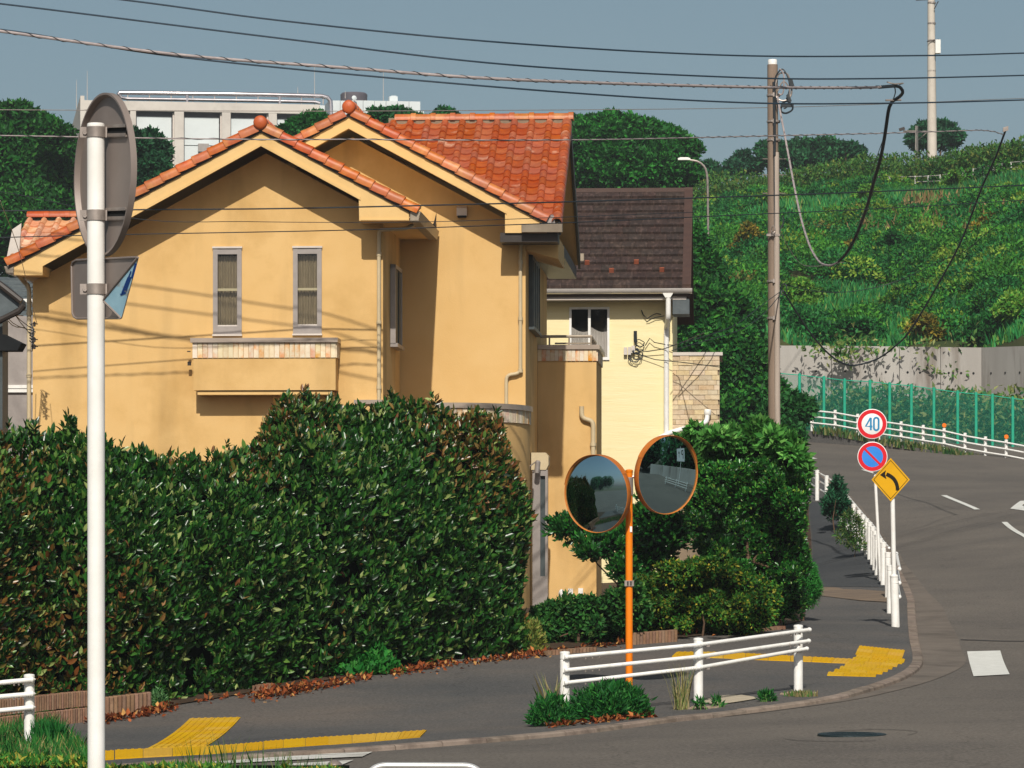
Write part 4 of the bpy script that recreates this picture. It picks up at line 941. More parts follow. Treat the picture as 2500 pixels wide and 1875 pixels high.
for k in range(60):
    s_ = al[-1]*k/59; a = app(s_); t = (app(min(s_+.01, al[-1]))-app(max(s_-.01, 0))).normalized(); nn = Vector((t.y, -t.x, 0)); o = a+nn*.06; i_ = a-nn*.12; out.append([(o.x, o.y, zc2), (o.x, o.y, zcap), (i_.x, i_.y, zcap), (i_.x, i_.y, zc2)])
mb.grid(out); hb(mb, 'coping', 'coping', pr, smooth=True)
mb = MB(); mb.poly([(a, b, ztl+.1) for a, b in AP]+[(AP[-1][0], VB, ztl+.1), (AP[0][0], VB, ztl+.1)]); hb(mb, 'porch_roof', 'grout', pr)
# low front strip of the wing's own ledge seen left of the hedge top
mb = MB(); a, z1 = hl(864, 976, -.25); b, z0 = hl(934, 986, -.25); mb.box(a, b, -.25, -.003, z0, z1); lg = hb(mb, 'ledge', 'coping'); mb = MB(); mb.box(a+.02, b, -.2, -.003, z0-1.6, z0-.002); hb(mb, 'ledge_wall', 'stucco', lg)
# ---- bay C on the right flank with terrace
uC0, uC1 = uBr+.004, H.u(1456, VC); ztC, zbC = H.zz(1400, 853, VC), H.zz(1400, 881, VC); zcC = H.zz(1400, 842, VC)
mb = MB(); mb.box(uC0, uC1, VC, VC+3.2, zg, ztC); bay = hb(mb, 'terrace_bay', 'stucco')
mb = MB(); a, b = H.u(1312, VC-.05), H.u(1464, VC-.05); mb.box(uC0, b, VC-.07, VC+3.25, ztC, zcC); hb(mb, 'coping', 'coping', bay)
tiles_between(bay, (uC0, VC, ztC-.002), (H.u(1457, VC), VC, ztC-.002), 14, ztC-zbC, (0, -1, 0), .03)
tiles_between(bay, (uC1, VC, ztC-.002), (uC1, VC+3, ztC-.002), 26, ztC-zbC, (1, 0, 0), .03)
mb = MB(); zr1, zr2 = H.zz(1400, 821, VC), H.zz(1400, 838, VC); a, b = H.u(1319, VC+.05), H.u(1443, VC+.05)
mb.tube([(a, VC+.05, zr1), (b, VC+.05, zr1), (b, VC+2.6, zr1)], .03, 8)
mb.tube([(a+.3, VC+.05, zr2), (b, VC+.05, zr2), (b, VC+2.6, zr2)], .018, 6)
for t in (.18, .57, 1.0): mb.tube([(a+(b-a)*t, VC+.05, zcC), (a+(b-a)*t, VC+.05, zr1)], .018, 6)
for t in (.35, .7, 1.0): mb.tube([(b, VC+.05+2.55*t, zcC), (b, VC+.05+2.55*t, zr1)], .018, 6)
hb(mb, 'terrace_railing', 'pipegrey', bay, smooth=True)
vf = VC-.07; pipe(bend([P1(1420, 992, vf), P1(1420, 1021, vf), P1(1448, 1028, vf), P1(1448, 1200, vf)], .1), .05, collars=[P1(1448, 1085, vf)], parent=bay)
# ---- entrance: pillar, capital, dark glazed door strip
ve = 5.2; a, z1 = hl(1297, 1105, ve); b, z0 = hl(1339, 1147, ve)
mb = MB(); mb.prism([(a, ve, z1), (b-.06, ve, z1), (b, ve, z1-.07), (b, ve, z0+.1), (b-.05, ve, z0), (a, ve, z0)], (0, .6, 0)); en = hb(mb, 'entrance_pillar', 'pipe')
mb = MB(); x0, x1 = H.u(1300, ve+.02), H.u(1319, ve+.02); mb.box(x0, x1, ve+.02, ve+.3, zg, z0); x2, x3 = H.u(1331, ve+.02), H.u(1337, ve+.02); mb.box(x2, x3, ve+.02, ve+.3, zg, z0); mb.box(x1, x2, ve+.02, ve+.3, z0-.12, z0); mb.box(x1, x2, ve+.02, ve+.3, zg, H.zz(1325, 1407, ve)); hb(mb, 'door_frame', 'alu', en)
mb = MB(); mb.box(x1, x2, ve+.1, ve+.12, H.zz(1325, 1407, ve), z0-.12); hb(mb, 'glazed_door', 'shutter', en)
mb = MB(); q = hp(1290, 1141, ve-.15); mb.lathe([(.001, 0), (.035, 0), (.035, .07), (.001, .07)], q-Vector((0, 0, .03)), (0, 0, 1), 10); q2 = hp(1312, 1140, ve-.2); mb.lathe([(.001, -.12), (.055, -.12), (.055, .10), (.03, .13), (.001, .13)], q2, (0.1, 0, 1), 12); mb.tube([q, q2+Vector((0, 0, .13)), q2+Vector((0, .2, .1))], .012, 6); hb(mb, 'spotlight', 'alu', en, smooth=True)
# ---- rear left roof with pale tiles
vq = 9.0; a = hp(30, 616, vq); b = hp(170, 616, vq); STF = stile(.32, .33).mesh('roof_tile', M['terrafar'], smooth=True)
dv = (0, math.cos(math.radians(28)), math.sin(math.radians(28)))
tile_field(STF, yh, (a.x-.05, vq, a.z-.15), (1, 0, 0), dv, 14, 6, .32, .34, lambda p, i, j: True)
mb = MB(); L_ = 2.15; x1 = a.x+5; mb.prism([(a.x-.05, vq, a.z-.15), (a.x-.05, vq+L_*dv[1], a.z-.15+L_*dv[2]), (a.x-.05, vq+L_*dv[1]+2, a.z-1), (a.x-.05, vq+1, a.z-1)], (5, 0, 0)); hb(mb, 'rear_roof_deck', 'pipegrey')
ridge_row((a.x-.05, vq+L_*dv[1], a.z-.1+L_*dv[2]), (a.x+4.5, vq+L_*dv[1], a.z-.1+L_*dv[2]), 10)
mb = MB(); q = [hp(52, 545, vq-.05), hp(30, 560, vq-.05), hp(14, 640, vq-.05), hp(22, 655, vq-.05), hp(45, 640, vq-.05)]; mb.prism(q, (0, .06, 0)); hb(mb, 'rear_gable_trim', 'alulight')
# ---- small things at the house foot, standing on their own
t = thing('garden_lamp', 'round white garden lamp on a green stalk at the foot of the ochre wall', 'garden lamp', H.o+H.U*hl(1371, 1480, VC-.6)[0]+H.V*(VC-.6)+Vector((0, 0, hl(1371, 1480, VC-.6)[1])))
z_ = lambda y: hl(1371, y, VC-.6)[1]-hl(1371, 1480, VC-.6)[1]
mb = MB(); mb.lathe([(.001, z_(1466)), (.035, z_(1465)), (.062, z_(1456)), (.064, z_(1448)), (.045, z_(1441)), (.001, z_(1438))], n=16); mb.build('lamp_head', M['white'], t, local=True, smooth=True)
mb = MB(); mb.tube([(0, 0, z_(1560)), (0, 0, z_(1466))], .015, 8); mb.build('stalk', M['greenpost'], t, local=True)
for (x0, x1, y0, y1), lb in (((1387, 1399, 1437, 1456), 'small white socket box behind the twigs, beside the round garden lamp'), ((1412, 1423.5, 1436, 1455), 'small white socket box with a dark slot, rightmost on the ochre wall foot')):
    a, z1 = hl(x0, y0, VC-.05); b, z0 = hl(x1, y1, VC-.05); t = thing('socket_box', lb, 'socket box', H.o+H.U*a+H.V*(VC-.05)+Vector((0, 0, z0)), -TH, 'socket boxes on the ochre wall')
    mb = MB(); mb.box(0, b-a, -.03, .045, .05, z1-z0); mb.build('box', M['white'], t, local=True); mb = MB(); mb.box(.01, b-a-.01, -.02, .045, 0, .048); mb.build('slot', M['darkvoid'], t, local=True)
a, z1 = hl(1433, 1458, VC-.1); b, z0 = hl(1447, 1474, VC-.1); t = thing('meter_cap', 'rounded white meter housing at the right foot of the ochre wall', 'meter', H.o+H.U*a+H.V*(VC-.1)+Vector((0, 0, z0)), -TH)
mb = MB(); mb.prism([(0, -.06, 0), (b-a, -.06, 0), (b-a, -.06, (z1-z0)*.5), ((b-a)*.8, -.06, (z1-z0)*.9), ((b-a)*.4, -.06, z1-z0), (0, -.06, (z1-z0)*.9)], (0, .12, 0)); mb.build('housing', M['white'], t, local=True)
mb = MB(); mb.lathe([(.001, 0), (.03, 0), (.03, .01)], ((b-a)*.6, -.06, (z1-z0)*.5), (0, -1, 0), 10); mb.build('dial', M['alu'], t, local=True)

# ================================================================== pale yellow house behind
HQ = Frame(1500, 81.0); ph = thing('pale_yellow_house', 'pale yellow sided house with a dark brown shingle roof behind the terrace', 'house', HQ.o, -TH)
def qb(mb, name, m, parent=None, smooth=False, **kw): return mb.build(name, M[m], parent or ph, smooth=smooth, local=True, **kw)
q = HQ.p; ve = -.55
zE = HQ.zz(1500, 703, ve); uL = HQ.u(1200, 0); uR = HQ.u(1642, 0); uRe = HQ.u(1686, ve)
pit = .5; sl2 = math.atan(pit); cL = math.cos(sl2); sLn = math.sin(sl2)
# ridge depth from the ridge row
dv_ = 5.9
for _ in range(30):
    zr2_ = zE+(dv_)*pit; dv_ += (zr2_-HQ.zz(1683, 467, ve+dv_))*(-1.6)
zw = HQ.zz(1500, 729, 0)
wa, wz1 = HQ.hl(1390, 750, 0); wb, wz0 = HQ.hl(1488, 879, 0)
mb = MB(); uA_keep = uA; uA = -99; wallcut(mb, uL, uR, 0, lambda u: zE-.12, [(wa, wb, wz0, wz1)], 0); uA = uA_keep
mb.quad((uR, 0, 0), (uR, 9, 0), (uR, 9, zE-.1), (uR, 0, zE-.1)); mb.poly([(uR, 0, zE-.1), (uR, 9, zE-.1), (uR, 5.2, zE+2.7)])
qb(mb, 'wall', 'siding')
mb = MB(); x0 = uL; mb.prism([(x0, ve, zE-.06), (x0, ve+dv_, zE+dv_*pit-.06), (x0, ve+2*dv_, zE-.06), (x0, ve+2*dv_, zE-.2), (x0, ve+dv_, zE+dv_*pit-.2), (x0, ve, zE-.2)], (uRe-x0, 0, 0)); rd = qb(mb, 'roof', 'slatetrim')
Ls = dv_/cL; nr = 13; e_ = Ls/nr; sw = .30; SM = None
du_, dvv, nn = Vector((1, 0, 0)), Vector((0, cL, sLn)), Vector((0, -sLn, cL)); xs0 = HQ.u(1312, ve+1)
cols_ = int((uRe-.2-xs0)/sw)+1
SM = MB().add([(0, 0, .068), (sw-.006, 0, .068), (sw-.006, e_*1.05, .006), (0, e_*1.05, .006), (0, 0, -.0), (sw-.006, 0, -.0), (0, e_*1.05, -.01), (sw-.006, e_*1.05, -.01)], [(0, 1, 2, 3), (0, 4, 5, 1), (1, 5, 7, 2), (0, 3, 6, 4)]).mesh('shingle', M['slate'])
for j in range(nr):
    off = (.5*(j % 2))*sw
    for i in range(cols_):
        x = xs0+i*sw+off
        if x > uRe-.25: continue
        m = Matrix((du_, dvv, nn)).transposed().to_4x4(); m.translation = Vector((x, ve, zE))+dvv*(j*e_)+nn*random.uniform(-.035, -.027)+nn*.03; inst('shingle', SM, rd, m)
mb = MB(); 
mb.obox(Vector((uRe-.09, ve, zE))+dvv*Ls/2+nn*.04, (.10, 0, 0), dvv*(Ls/2+.03), nn*.055); mb.obox(Vector(((xs0+uRe)/2, ve+dv_, zE+dv_*pit+.03)), ((uRe-xs0)/2, 0, 0), (0, .10, 0), (0, 0, .05)); qb(mb, 'roof_trim', 'slatetrim', rd)
for x, y in ((1433.6, 647), (1553.8, 645.6), (1371.5, 668), (1493, 666), (1616, 664.5)):
    # snow guards sit on the slope
    for it in range(200):
        t = it/200*Ls; p_ = Vector((0, ve, zE))+dvv*t
        if HQ.zz(x, y, p_.y) <= p_.z: break
    xx = HQ.u(x, p_.y); mb = MB(); c = Vector((xx, p_.y, p_.z))+nn*.07; mb.obox(c, (.055, 0, 0), dvv*.05, nn*.03); mb.obox(c-dvv*.05, (.055, 0, 0), dvv*.006, nn*.05); qb(mb, 'snow_guard', 'snow', rd)
# gutter, fascia, downpipe
mb = MB(); zgt = HQ.zz(1500, 708, ve-.05); xl = uL; rr = .085
mb.prism([(xl, ve-.05+rr*math.cos(a), zgt-.0+rr*1.1*math.sin(a)) for a in np.linspace(math.pi, 2*math.pi, 9)]+[(xl, ve-.05+rr, zgt+.03), (xl, ve-.05-rr, zgt+.03)], (HQ.u(1690, ve-.05)-xl, 0, 0)); qb(mb, 'gutter', 'whitegutter', smooth=True)
mb = MB(); mb.box(xl, uRe-.1, ve+.05, ve+.5, zE-.27, zE-.2); qb(mb, 'soffit', 'alulight')
mb = MB(); mb.box(uR+.01, uRe-.03, ve+.06, ve+1.2, HQ.zz(1660, 766, ve), zE-.24); qb(mb, 'soffit_box', 'greyroof')
r_ = .06
mb = MB(); a = q(1630.5, 716, ve-.05); mb.prism([a+Vector((-.12, -.06, 0)), a+Vector((.12, -.06, 0)), a+Vector((.06, -.06, -.1)), a+Vector((-.06, -.06, -.1))], (0, .12, 0))
mb.tube(bend([q(1631.5, 720, ve-.05), q(1631.5, 775, ve-.05), q(1627, 800, -.1), q(1627, 1420, -.1)], .1), r_, 10); qb(mb, 'downpipe', 'white', smooth=True)
# window
mb = MB(); f = .05
for b4 in ((wa, wa+f, wz0, wz1), (wb-f, wb, wz0, wz1), (wa+f, wb-f, wz1-f, wz1), (wa+f, wb-f, wz0, wz0+f*1.4), ((wa+wb)/2-.03, (wa+wb)/2+.03, wz0+f*1.4, wz1-f)): mb.box(b4[0], b4[1], -.04, .08, b4[2], b4[3])
wf = qb(mb, 'window', 'white'); 
for x0, x1, vv in ((wa+f, (wa+wb)/2-.03, .045), ((wa+wb)/2+.03, wb-f, .02)):
    mb = MB(); mb.box(x0, x1, vv, vv+.006, wz0+f*1.4, wz1-f); qb(mb, 'pane', 'glass', wf)
    mb = MB(); rows = [[], []]
    for k in range(41): t = k/40; y = .13+.02*math.sin(t*38+x0); rows[0].append((x0+(x1-x0)*t, y, wz1-.45-.12*math.sin(t*2.2))); rows[1].append((x0+(x1-x0)*t, y, wz0))
    mb.grid(rows); qb(mb, 'curtain', 'curtain2' if 'curtain2' in M else 'white', wf, smooth='all')
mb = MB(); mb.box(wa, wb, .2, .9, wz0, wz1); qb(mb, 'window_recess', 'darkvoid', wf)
# meter boxes and loose cables
mb = MB()
for x0, x1, y0, y1 in ((1523, 1532, 848, 866), (1533, 1541.5, 847, 866), (1541.5, 1551, 844, 862)):
    a, z1 = HQ.hl(x0, y0, -.1); b, z0 = HQ.hl(x1, y1, -.1); mb.box(a, b-.01, -.12, -.018, z0, z1)
qb(mb, 'meter_box', 'alulight')
mb = MB(); mb.tube([q(1551, 808, -.08), q(1551.5, 835, -.08)], .04, 8); 
def loop(c, r, n, k, v): return [q(c[0]+r*math.cos(t)*(1+.25*math.sin(t*2.3+k)), c[1]+r*math.sin(t)*(1+.2*math.cos(t*1.7+k)), v-.02*math.sin(t)) for t in np.linspace(k, k+6.28*n, int(26*n))]
mb.tube(loop((1562, 838), 9, 1.6, 0, -.1), .010, 4); mb.tube(loop((1550, 872), 13, 1.3, 1, -.1), .010, 4); mb.tube(loop((1556, 866), 15, 1.1, 2.2, -.1), .010, 4); mb.tube(loop((1553, 858), 7, 2.2, 3, -.12), .013, 4)
mb.tube([q(1566, 757, -.05), q(1570, 768, -.08), q(1580, 778, -.08), q(1592, 770, -.08), q(1603, 765, -.1), q(1614, 768, -.1)], .012, 4); mb.tube([q(1578, 786, -.05), q(1585, 782, -.08), q(1600, 775, -.08), q(1622, 771, -.1)], .009, 4)
mb.tube([q(1575, 844, -.1), q(1586, 826, -.12), q(1598, 836, -.12), q(1630, 842, -.15), q(1645, 843, -.2)], .011, 4); mb.tube([q(1550, 855, -.1), q(1580, 858, -.12), q(1620, 852, -.15), q(1660, 838, -.6), q(1720, 812, -3)], .011, 4); mb.tube([q(1560, 866, -.1), q(1600, 878, -.12), q(1660, 884, -.3), q(1757, 896, -1)], .010, 4)
qb(mb, 'loose_cable', 'cable', smooth=True)
# stone clad annex
us, ue = HQ.u(1637, .3), HQ.u(1757, .3); zc_ = HQ.zz(1700, 868, .3); zc3 = HQ.zz(1700, 860, .3)
mb = MB(); mb.box(us, ue, .32, 3.5, 0, zc_); an = qb(mb, 'stone_annex', 'grout')
mb = MB(); mb.box(us, ue+.07, .25, 3.55, zc_, zc3); qb(mb, 'coping', 'alulight', an)
rh = .115; z = zc_-rh; SMs = {}; cnt = 0
while z > HQ.zz(1700, 1075, .3):
    x = us-random.uniform(0, .2)
    while x < ue-.02:
        L_ = random.choice((.22, .3, .36)); a = max(x, us); b = min(x+L_, ue)-.006
        if b-a > .04 and cnt < 300:
            mb = MB(); dp = random.uniform(.0, .022); mb.box(a, b, .285-dp, .33, z+.004, z+rh-.004); qb(mb, 'stone', 'stone', an); cnt += 1
        x += L_
    z -= rh
mb = MB(); mb.tube(bend([q(1600, 1075, -.25), q(1634, 1057, -.2), q(1725, 1031, .1), q(1727.5, 1008, .15)], .08), .06, 10); mb.lathe([(.07, 0), (.085, .02), (.085, .12), (.07, .14)], q(1727.5, 1014, .15), (0, 0, 1), 12); qb(mb, 'branch_pipe', 'white', smooth=True)
# ================================================================== HEDGE
def world_path(pts, step=.15):
    a = smooth_line([(p[0], p[1]) for p in pts], step); return a
def hedge(name, label, cat, base, depth, n, lsize, cols, wts, aspect=.42, seed=3, rust=None, hullm='hull', group=None):
    """base: list of (x, y, height) in world coordinates; the leafy mass stands behind this line"""
    B = np.array(base, float); seg = np.linalg.norm(np.diff(B[:, :2], axis=0), axis=1); ar = np.r_[0, np.cumsum(seg)]; L = ar[-1]
    def ev(s):
        x = np.interp(s, ar, B[:, 0]); y = np.interp(s, ar, B[:, 1]); h = np.interp(s, ar, B[:, 2])
        e = .35; tx = np.interp(s+e, ar, B[:, 0])-np.interp(s-e, ar, B[:, 0]); ty = np.interp(s+e, ar, B[:, 1])-np.interp(s-e, ar, B[:, 1]); l = np.hypot(tx, ty)+1e-9
        fi = np.interp(s, ar, B[:, 3])
        return x, y, h, -ty/l, tx/l, fi        # inward normal (to the left of the direction)
    def surf(s, q, shrink=0.0):
        x, y, h, nx, ny, fi = ev(s); z0 = gz(x, y)+.03
        inn = np.where(q <= 1, (.12+.95*np.clip(q, 0, 1)**5)*fi-.22*fi*np.sin(np.clip(q, 0, 1)*3.0), 1.0*fi+(q-1)*2.0*(depth/2.0)); zz = np.where(q <= 1, np.clip(q, 0, 1)*h*.985, h*(.985+.03*np.sin((q-1)*6)))
        px, py = x+nx*(inn+shrink), y+ny*(inn+shrink); p = np.c_[px, py, z0+zz-(shrink*.8)*(q > .9)]
        amp = .17*vnoise(p, 1.5, seed)+.12*vnoise(p, 3.6, seed+1)+.06*vnoise(p, 8, seed+2)
        nor = np.c_[-nx*np.where(q <= .9, 1, .35), -ny*np.where(q <= .9, 1, .35), np.where(q <= .9, .25, 1.0)]; nor = _nrm(nor)
        return p+nor*amp[:, None], nor
    t = thing(name, label, cat, (float(B[len(B)//2, 0]), float(B[len(B)//2, 1]), g1(B[len(B)//2, 0], B[len(B)//2, 1])), 0, group)
    n = n//7; s = RNG.uniform(0, L, n); q = np.where(RNG.uniform(size=n) < .72, RNG.uniform(.0, 1, n)**.85, RNG.uniform(.9, 1.5, n))
    p, nor = surf(s, q); p = p-nor*(RNG.exponential(.10, n)-.04)[:, None]
    # sparse shoots poking out of the top
    m_ = n//14; s2 = RNG.uniform(0, L, m_); q2 = RNG.uniform(.93, 1.3, m_); p2, n2 = surf(s2, q2); p2 = p2+np.c_[np.zeros(m_), np.zeros(m_), np.abs(RNG.normal(size=m_))*.10]
    p = np.concatenate([p, p2]); nor = np.concatenate([nor, n2]); qq = np.concatenate([q, q2]); ss = np.concatenate([s, s2])
    k = vnoise(p, 1.2, seed+5); keep = ~((k < -.45-.35*(qq > .55)) & (RNG.uniform(size=len(p)) < .6) & (qq < .9)); p, nor, qq, ss = p[keep], nor[keep], qq[keep], ss[keep]
    p, nor, dirs, ix = shoots(p, nor, 7, lsize*.5, up=.75, spread=.8); qq = qq[ix]
    cl = pal(len(p), cols, wts, .22)*.86
    if rust:
        ru = pal(len(p), rust, None, .2); hf = vnoise(p, .9, seed+9)*.5-.10+np.clip((qq-.72)*1.6, 0, .42); r_ = (RNG.uniform(size=len(p)) < np.clip(hf*.95, 0, .92))[:, None]; cl = np.where(r_, ru*.6+cl*.4, cl)
    leaf_mesh('foliage', p, nor, lsize, aspect, cl, M['leaf'], t, six=True, fold=.16, dirs=dirs)
    mb = MB(); ns = int(L/.22); rows = []
    for qv in list(np.linspace(-.02, .98, 12))+list(np.linspace(1.02, 1.5, 6)):
        sv = np.linspace(0, L, ns); a, b = surf(sv, np.full(ns, qv), .36); rows.append(a.tolist())
    mb.grid(rows); mb.build('shade_hull', M[hullm], t, smooth='all')
    mb = MB(); r = np.random.default_rng(seed)
    for k in range(int(L/.55)):
        s0 = (k+.5)*.55; x, y, h, nx, ny, fi = [float(v) for v in ev(np.array([s0]))]; z = g1(x, y); 
        mb.tube([(x+nx*.35, y+ny*.35, z), (x+nx*.4+r.uniform(-.1, .1), y+ny*.4, z+h*.3), (x+nx*.55+r.uniform(-.2, .2), y+ny*.55, z+h*.6)], [.03, .024, .012], 5)
    mb.build('stem', M['bark'], t, kind='stuff')
    return t
def hb_pts(lst):
    out = []
    xs_, ts_ = [q[0] for q in lst], [q[2] for q in lst]
    for px, pb, pt in lst:
        pt = float(np.interp(px-72, xs_, ts_)); g = G(px, pb, .12); top = P(px, pt, g.y+.9); out.append((g.x, g.y, top.z-g.z))
    return out
HG = ['#20501c', '#2a5e1e', '#163c16', '#3c6c28', '#62883a', '#98a862']
BASE = [(-420,1800),(-150,1790),(0,1768),(70,1752),(130,1745),(200,1742),(270,1738),(380,1722),(480,1705),(560,1694),(620,1688),(690,1675),(760,1664),(830,1656),(900,1645),(970,1634),(1040,1625),(1100,1617),(1150,1611),(1190,1607),(1225,1603)]
TOPX = [(-500,1010),(0,1010),(70,1002),(130,996),(200,1020),(270,1056),(380,1080),(480,1088),(560,1086),(620,1080),(650,1066),(668,985),(700,950),(770,946),(850,958),(905,985),(960,975),(1030,982),(1070,990),(1130,1000),(1180,1010),(1230,1035),(1270,1062),(1300,1085),(1340,1120)]
bl_ = [G(a, b, .12) for a, b in BASE]; bl_ = [(g.x, g.y) for g in bl_]; e = bl_[-1]; bl_ += [(e[0]+.20, e[1]+.45), (e[0]+.24, e[1]+1.4), (e[0]+.2, e[1]+2.6)]
line = []
for k, (x, y) in enumerate(bl_):                          # the crest stands about a metre behind the foot
    a, b = bl_[max(k-1, 0)], bl_[min(k+1, len(bl_)-1)]; t_ = np.array(b)-np.array(a); t_ /= np.linalg.norm(t_); f_ = 1.0 if k < len(bl_)-5 else (.7, .45, .35, .3, .3)[k-len(bl_)+5]; cx, cy = x-t_[1]*.95*f_, y+t_[0]*.95*f_
    pt = float(np.interp(1250+cx/cy*F, [q[0] for q in TOPX], [q[1] for q in TOPX])); z = CZ+(HY-pt)/F*cy; line.append((x, y, (z-.38-g1(x, y))/.985, f_))
hedge('photinia_hedge', 'tall dark glossy leaved hedge with rusty new shoots in front of the ochre house', 'hedge', line, .9, 105000, .112, HG, [5, 5, 5, 3.4, 2.2, 1.2], rust=['#94502c', '#84482a', '#a87848', '#7a5a30'])
# weeds at the hedge foot
def weed(label, px, py, rx, ry, n, cols, lsize=.07, name='weed_clump', cat='weeds', group='weed clumps on the pavement', up=.6, aspect=.25, m='leafmatte', d=None, h=.0):
    g = G(px, py, .12); s = F/g.y; t = thing(name, label, cat, g, 0, group)
    u = _nrm(RNG.normal(size=(n, 3))); u[:, 2] = np.abs(u[:, 2]); rr = RNG.uniform(.45, 1, n)[:, None]**.6
    p = np.array(g)+u*rr*np.array((rx/s, rx/s*.7, ry/s))*(1+.18*vnoise(u*4, 2, n))[:, None]
    leaf_mesh('foliage', p, u+np.array([0, 0, .3]), lsize, aspect, pal(n, cols), M[m], t, up=up, outward=.6)
    mb = MB()
    for k in range(9):
        a = RNG.uniform(0, 6.28); q = Vector(g)+Vector((math.cos(a)*rx/s*.6, math.sin(a)*rx/s*.4, ry/s*.75)); mb.tube([Vector(g)+Vector((math.cos(a)*.1, math.sin(a)*.1, -.02)), q], .006, 4)
    mb.build('stem', M['leafstem'], t, kind='stuff'); return t
M['leafstem'] = mat('green_stem', S('#3f6a30'), S('#5a7a3a'), 5, .7)
GR = ['#1c5c26', '#266a2a', '#164e20', '#357a2e']
weed('bushy green weeds round the left post of the front guard rail', 1345, 1772, 52, 70, 1300, GR, .09)
weed('broad feathery green weed mass at the foot of the orange mirror pole', 1490, 1755, 98, 84, 5200, GR, .09)
weed('small weed tuft near the right post, past the pale slab', 1872, 1713, 17, 24, 260, GR, .07)
weed('thin sprig between the middle post and the pale slab', 1752, 1727, 8, 22, 50, GR, .09)
weed('single leafy sprig right against the middle post of the front guard rail', 1709, 1733, 10, 26, 60, GR, .09)
weed('bright green seedlings at the hedge foot in the middle of the photo', 880, 1645, 95, 70, 2300, ['#2a7a2c', '#1f6826', '#44903a'], .10, aspect=.5)
weed('pale herb tuft between the scalloped edging and the hedge', 385, 1728, 22, 40, 500, ['#4c7f46', '#3b6f3a', '#6a9460'], .07)
weed('yellowish weeds at the right end of the tall hedge', 1300, 1592, 30, 75, 900, ['#7f8a3c', '#5f7a34', '#93904a'], .09)
def tuft(label, px, py, w_, hpx, n, cols, name='grass_tuft', wd=.012, lean=.45):
    g = G(px, py, .12); s = F/g.y; t = thing(name, label, 'grass tuft', g, 0, 'grass tufts round the posts'); p = np.array(g)+np.c_[RNG.normal(size=n)*w_/s*.4, RNG.normal(size=n)*w_/s*.4, np.zeros(n)]
    blades('blades', p, hpx/s*.9, wd, pal(n, cols), M['leafmatte'], t, lean=lean); return t
TG = ['#a09a62', '#7f8a50', '#5a7a3c', '#b8a878']
tuft('tall straw coloured grass at the left post of the front guard rail', 1352, 1758, 22, 95, 60, TG)
tuft('wispy seeding grass left of the middle post of the front guard rail', 1662, 1733, 22, 95, 90, TG, wd=.008)
tuft('short grass round the base of the right post of the front guard rail', 1955, 1700, 40, 14, 240, ['#4f7a3c', '#7a7f50', '#9a8a60'], wd=.02)
# crumbled mortar round two posts
def debris(label, px, py, rx):
    g = G(px, py, .12); n = 260; s = F/g.y; mb = MB()
    for k in range(n):
        a = random.uniform(0, 6.28); r = rx/s*math.sqrt(random.random()); x, y = g.x+r*math.cos(a), g.y+r*math.sin(a)*.9; z = g1(x, y)+.052; q = random.uniform(.008, .025)
        mb.add([(x-q, y-q, z), (x+q, y-q*.5, z), (x, y+q, z), (x+q*.2, y, z+q*.9)], [(0, 1, 3), (1, 2, 3), (2, 0, 3)])
    mb.lathe([(rx/s*.8, .003), (rx/s*.3, .018), (.001, .02)], (g.x, g.y, g1(g.x, g.y)+.045), n=14)
    mb.build('mortar_rubble', M['gravel'], kind='stuff')
debris('', 1715, 1729, 42); debris('', 1950, 1694, 44)
# ------------------------------------------------------------------ scalloped edging blocks
def edging(label, a, b, hb_, n, courses=1, bulge=0, group='scalloped edging along the hedge'):
    A, B = G(*a, .12), G(*b, .12); t = thing('edging', label, 'garden edging', A.lerp(B, .5), 0, group); d = (B-A); w_ = d.length/n; ang = math.atan2(d.y, d.x)
    me = MB().lathe([(w_*.50, 0), (w_*.52, hb_*.93), (w_*.3, hb_-.005)], (0, 0, 0), n=8).box(-w_*.48, w_*.48, 0, .09, 0, hb_*.96).mesh('edging_block', M['block'], smooth=False)
    for c in range(courses):
        for k in range(n):
            p = A.lerp(B, (k+.5)/n)+Vector((0, c*.05, c*(hb_+.01)-.01+random.uniform(-.004, .004))); p.z += 0; m = Matrix.Translation(p-Vector(t.location)) @ Matrix.Rotation(ang, 4, 'Z'); inst('edging_block', me, t, m)
    return t
edging('two courses of brown scalloped edging blocks under the hedge at far left', (-30,1790), (212,1762), .19, 40, 2)
edging('raised scalloped edging blocks just right of the tall white pole', (256,1748), (368,1735), .25, 11, 1)
edging('short piece of scalloped edging showing below the hedge, left of its middle', (628,1690), (668,1684), .10, 6, 1)
edging('brown ribbed edging behind the orange mirror pole', (1545,1574), (1652,1566), .19, 14, 1)
edging('low flat edging in the leaf litter right of the tall hedge', (1338,1600), (1455,1590), .08, 14, 1)
edging('short strip of low edging under the right end of the shrubs', (1858,1541), (1915,1535), .06, 8, 1)
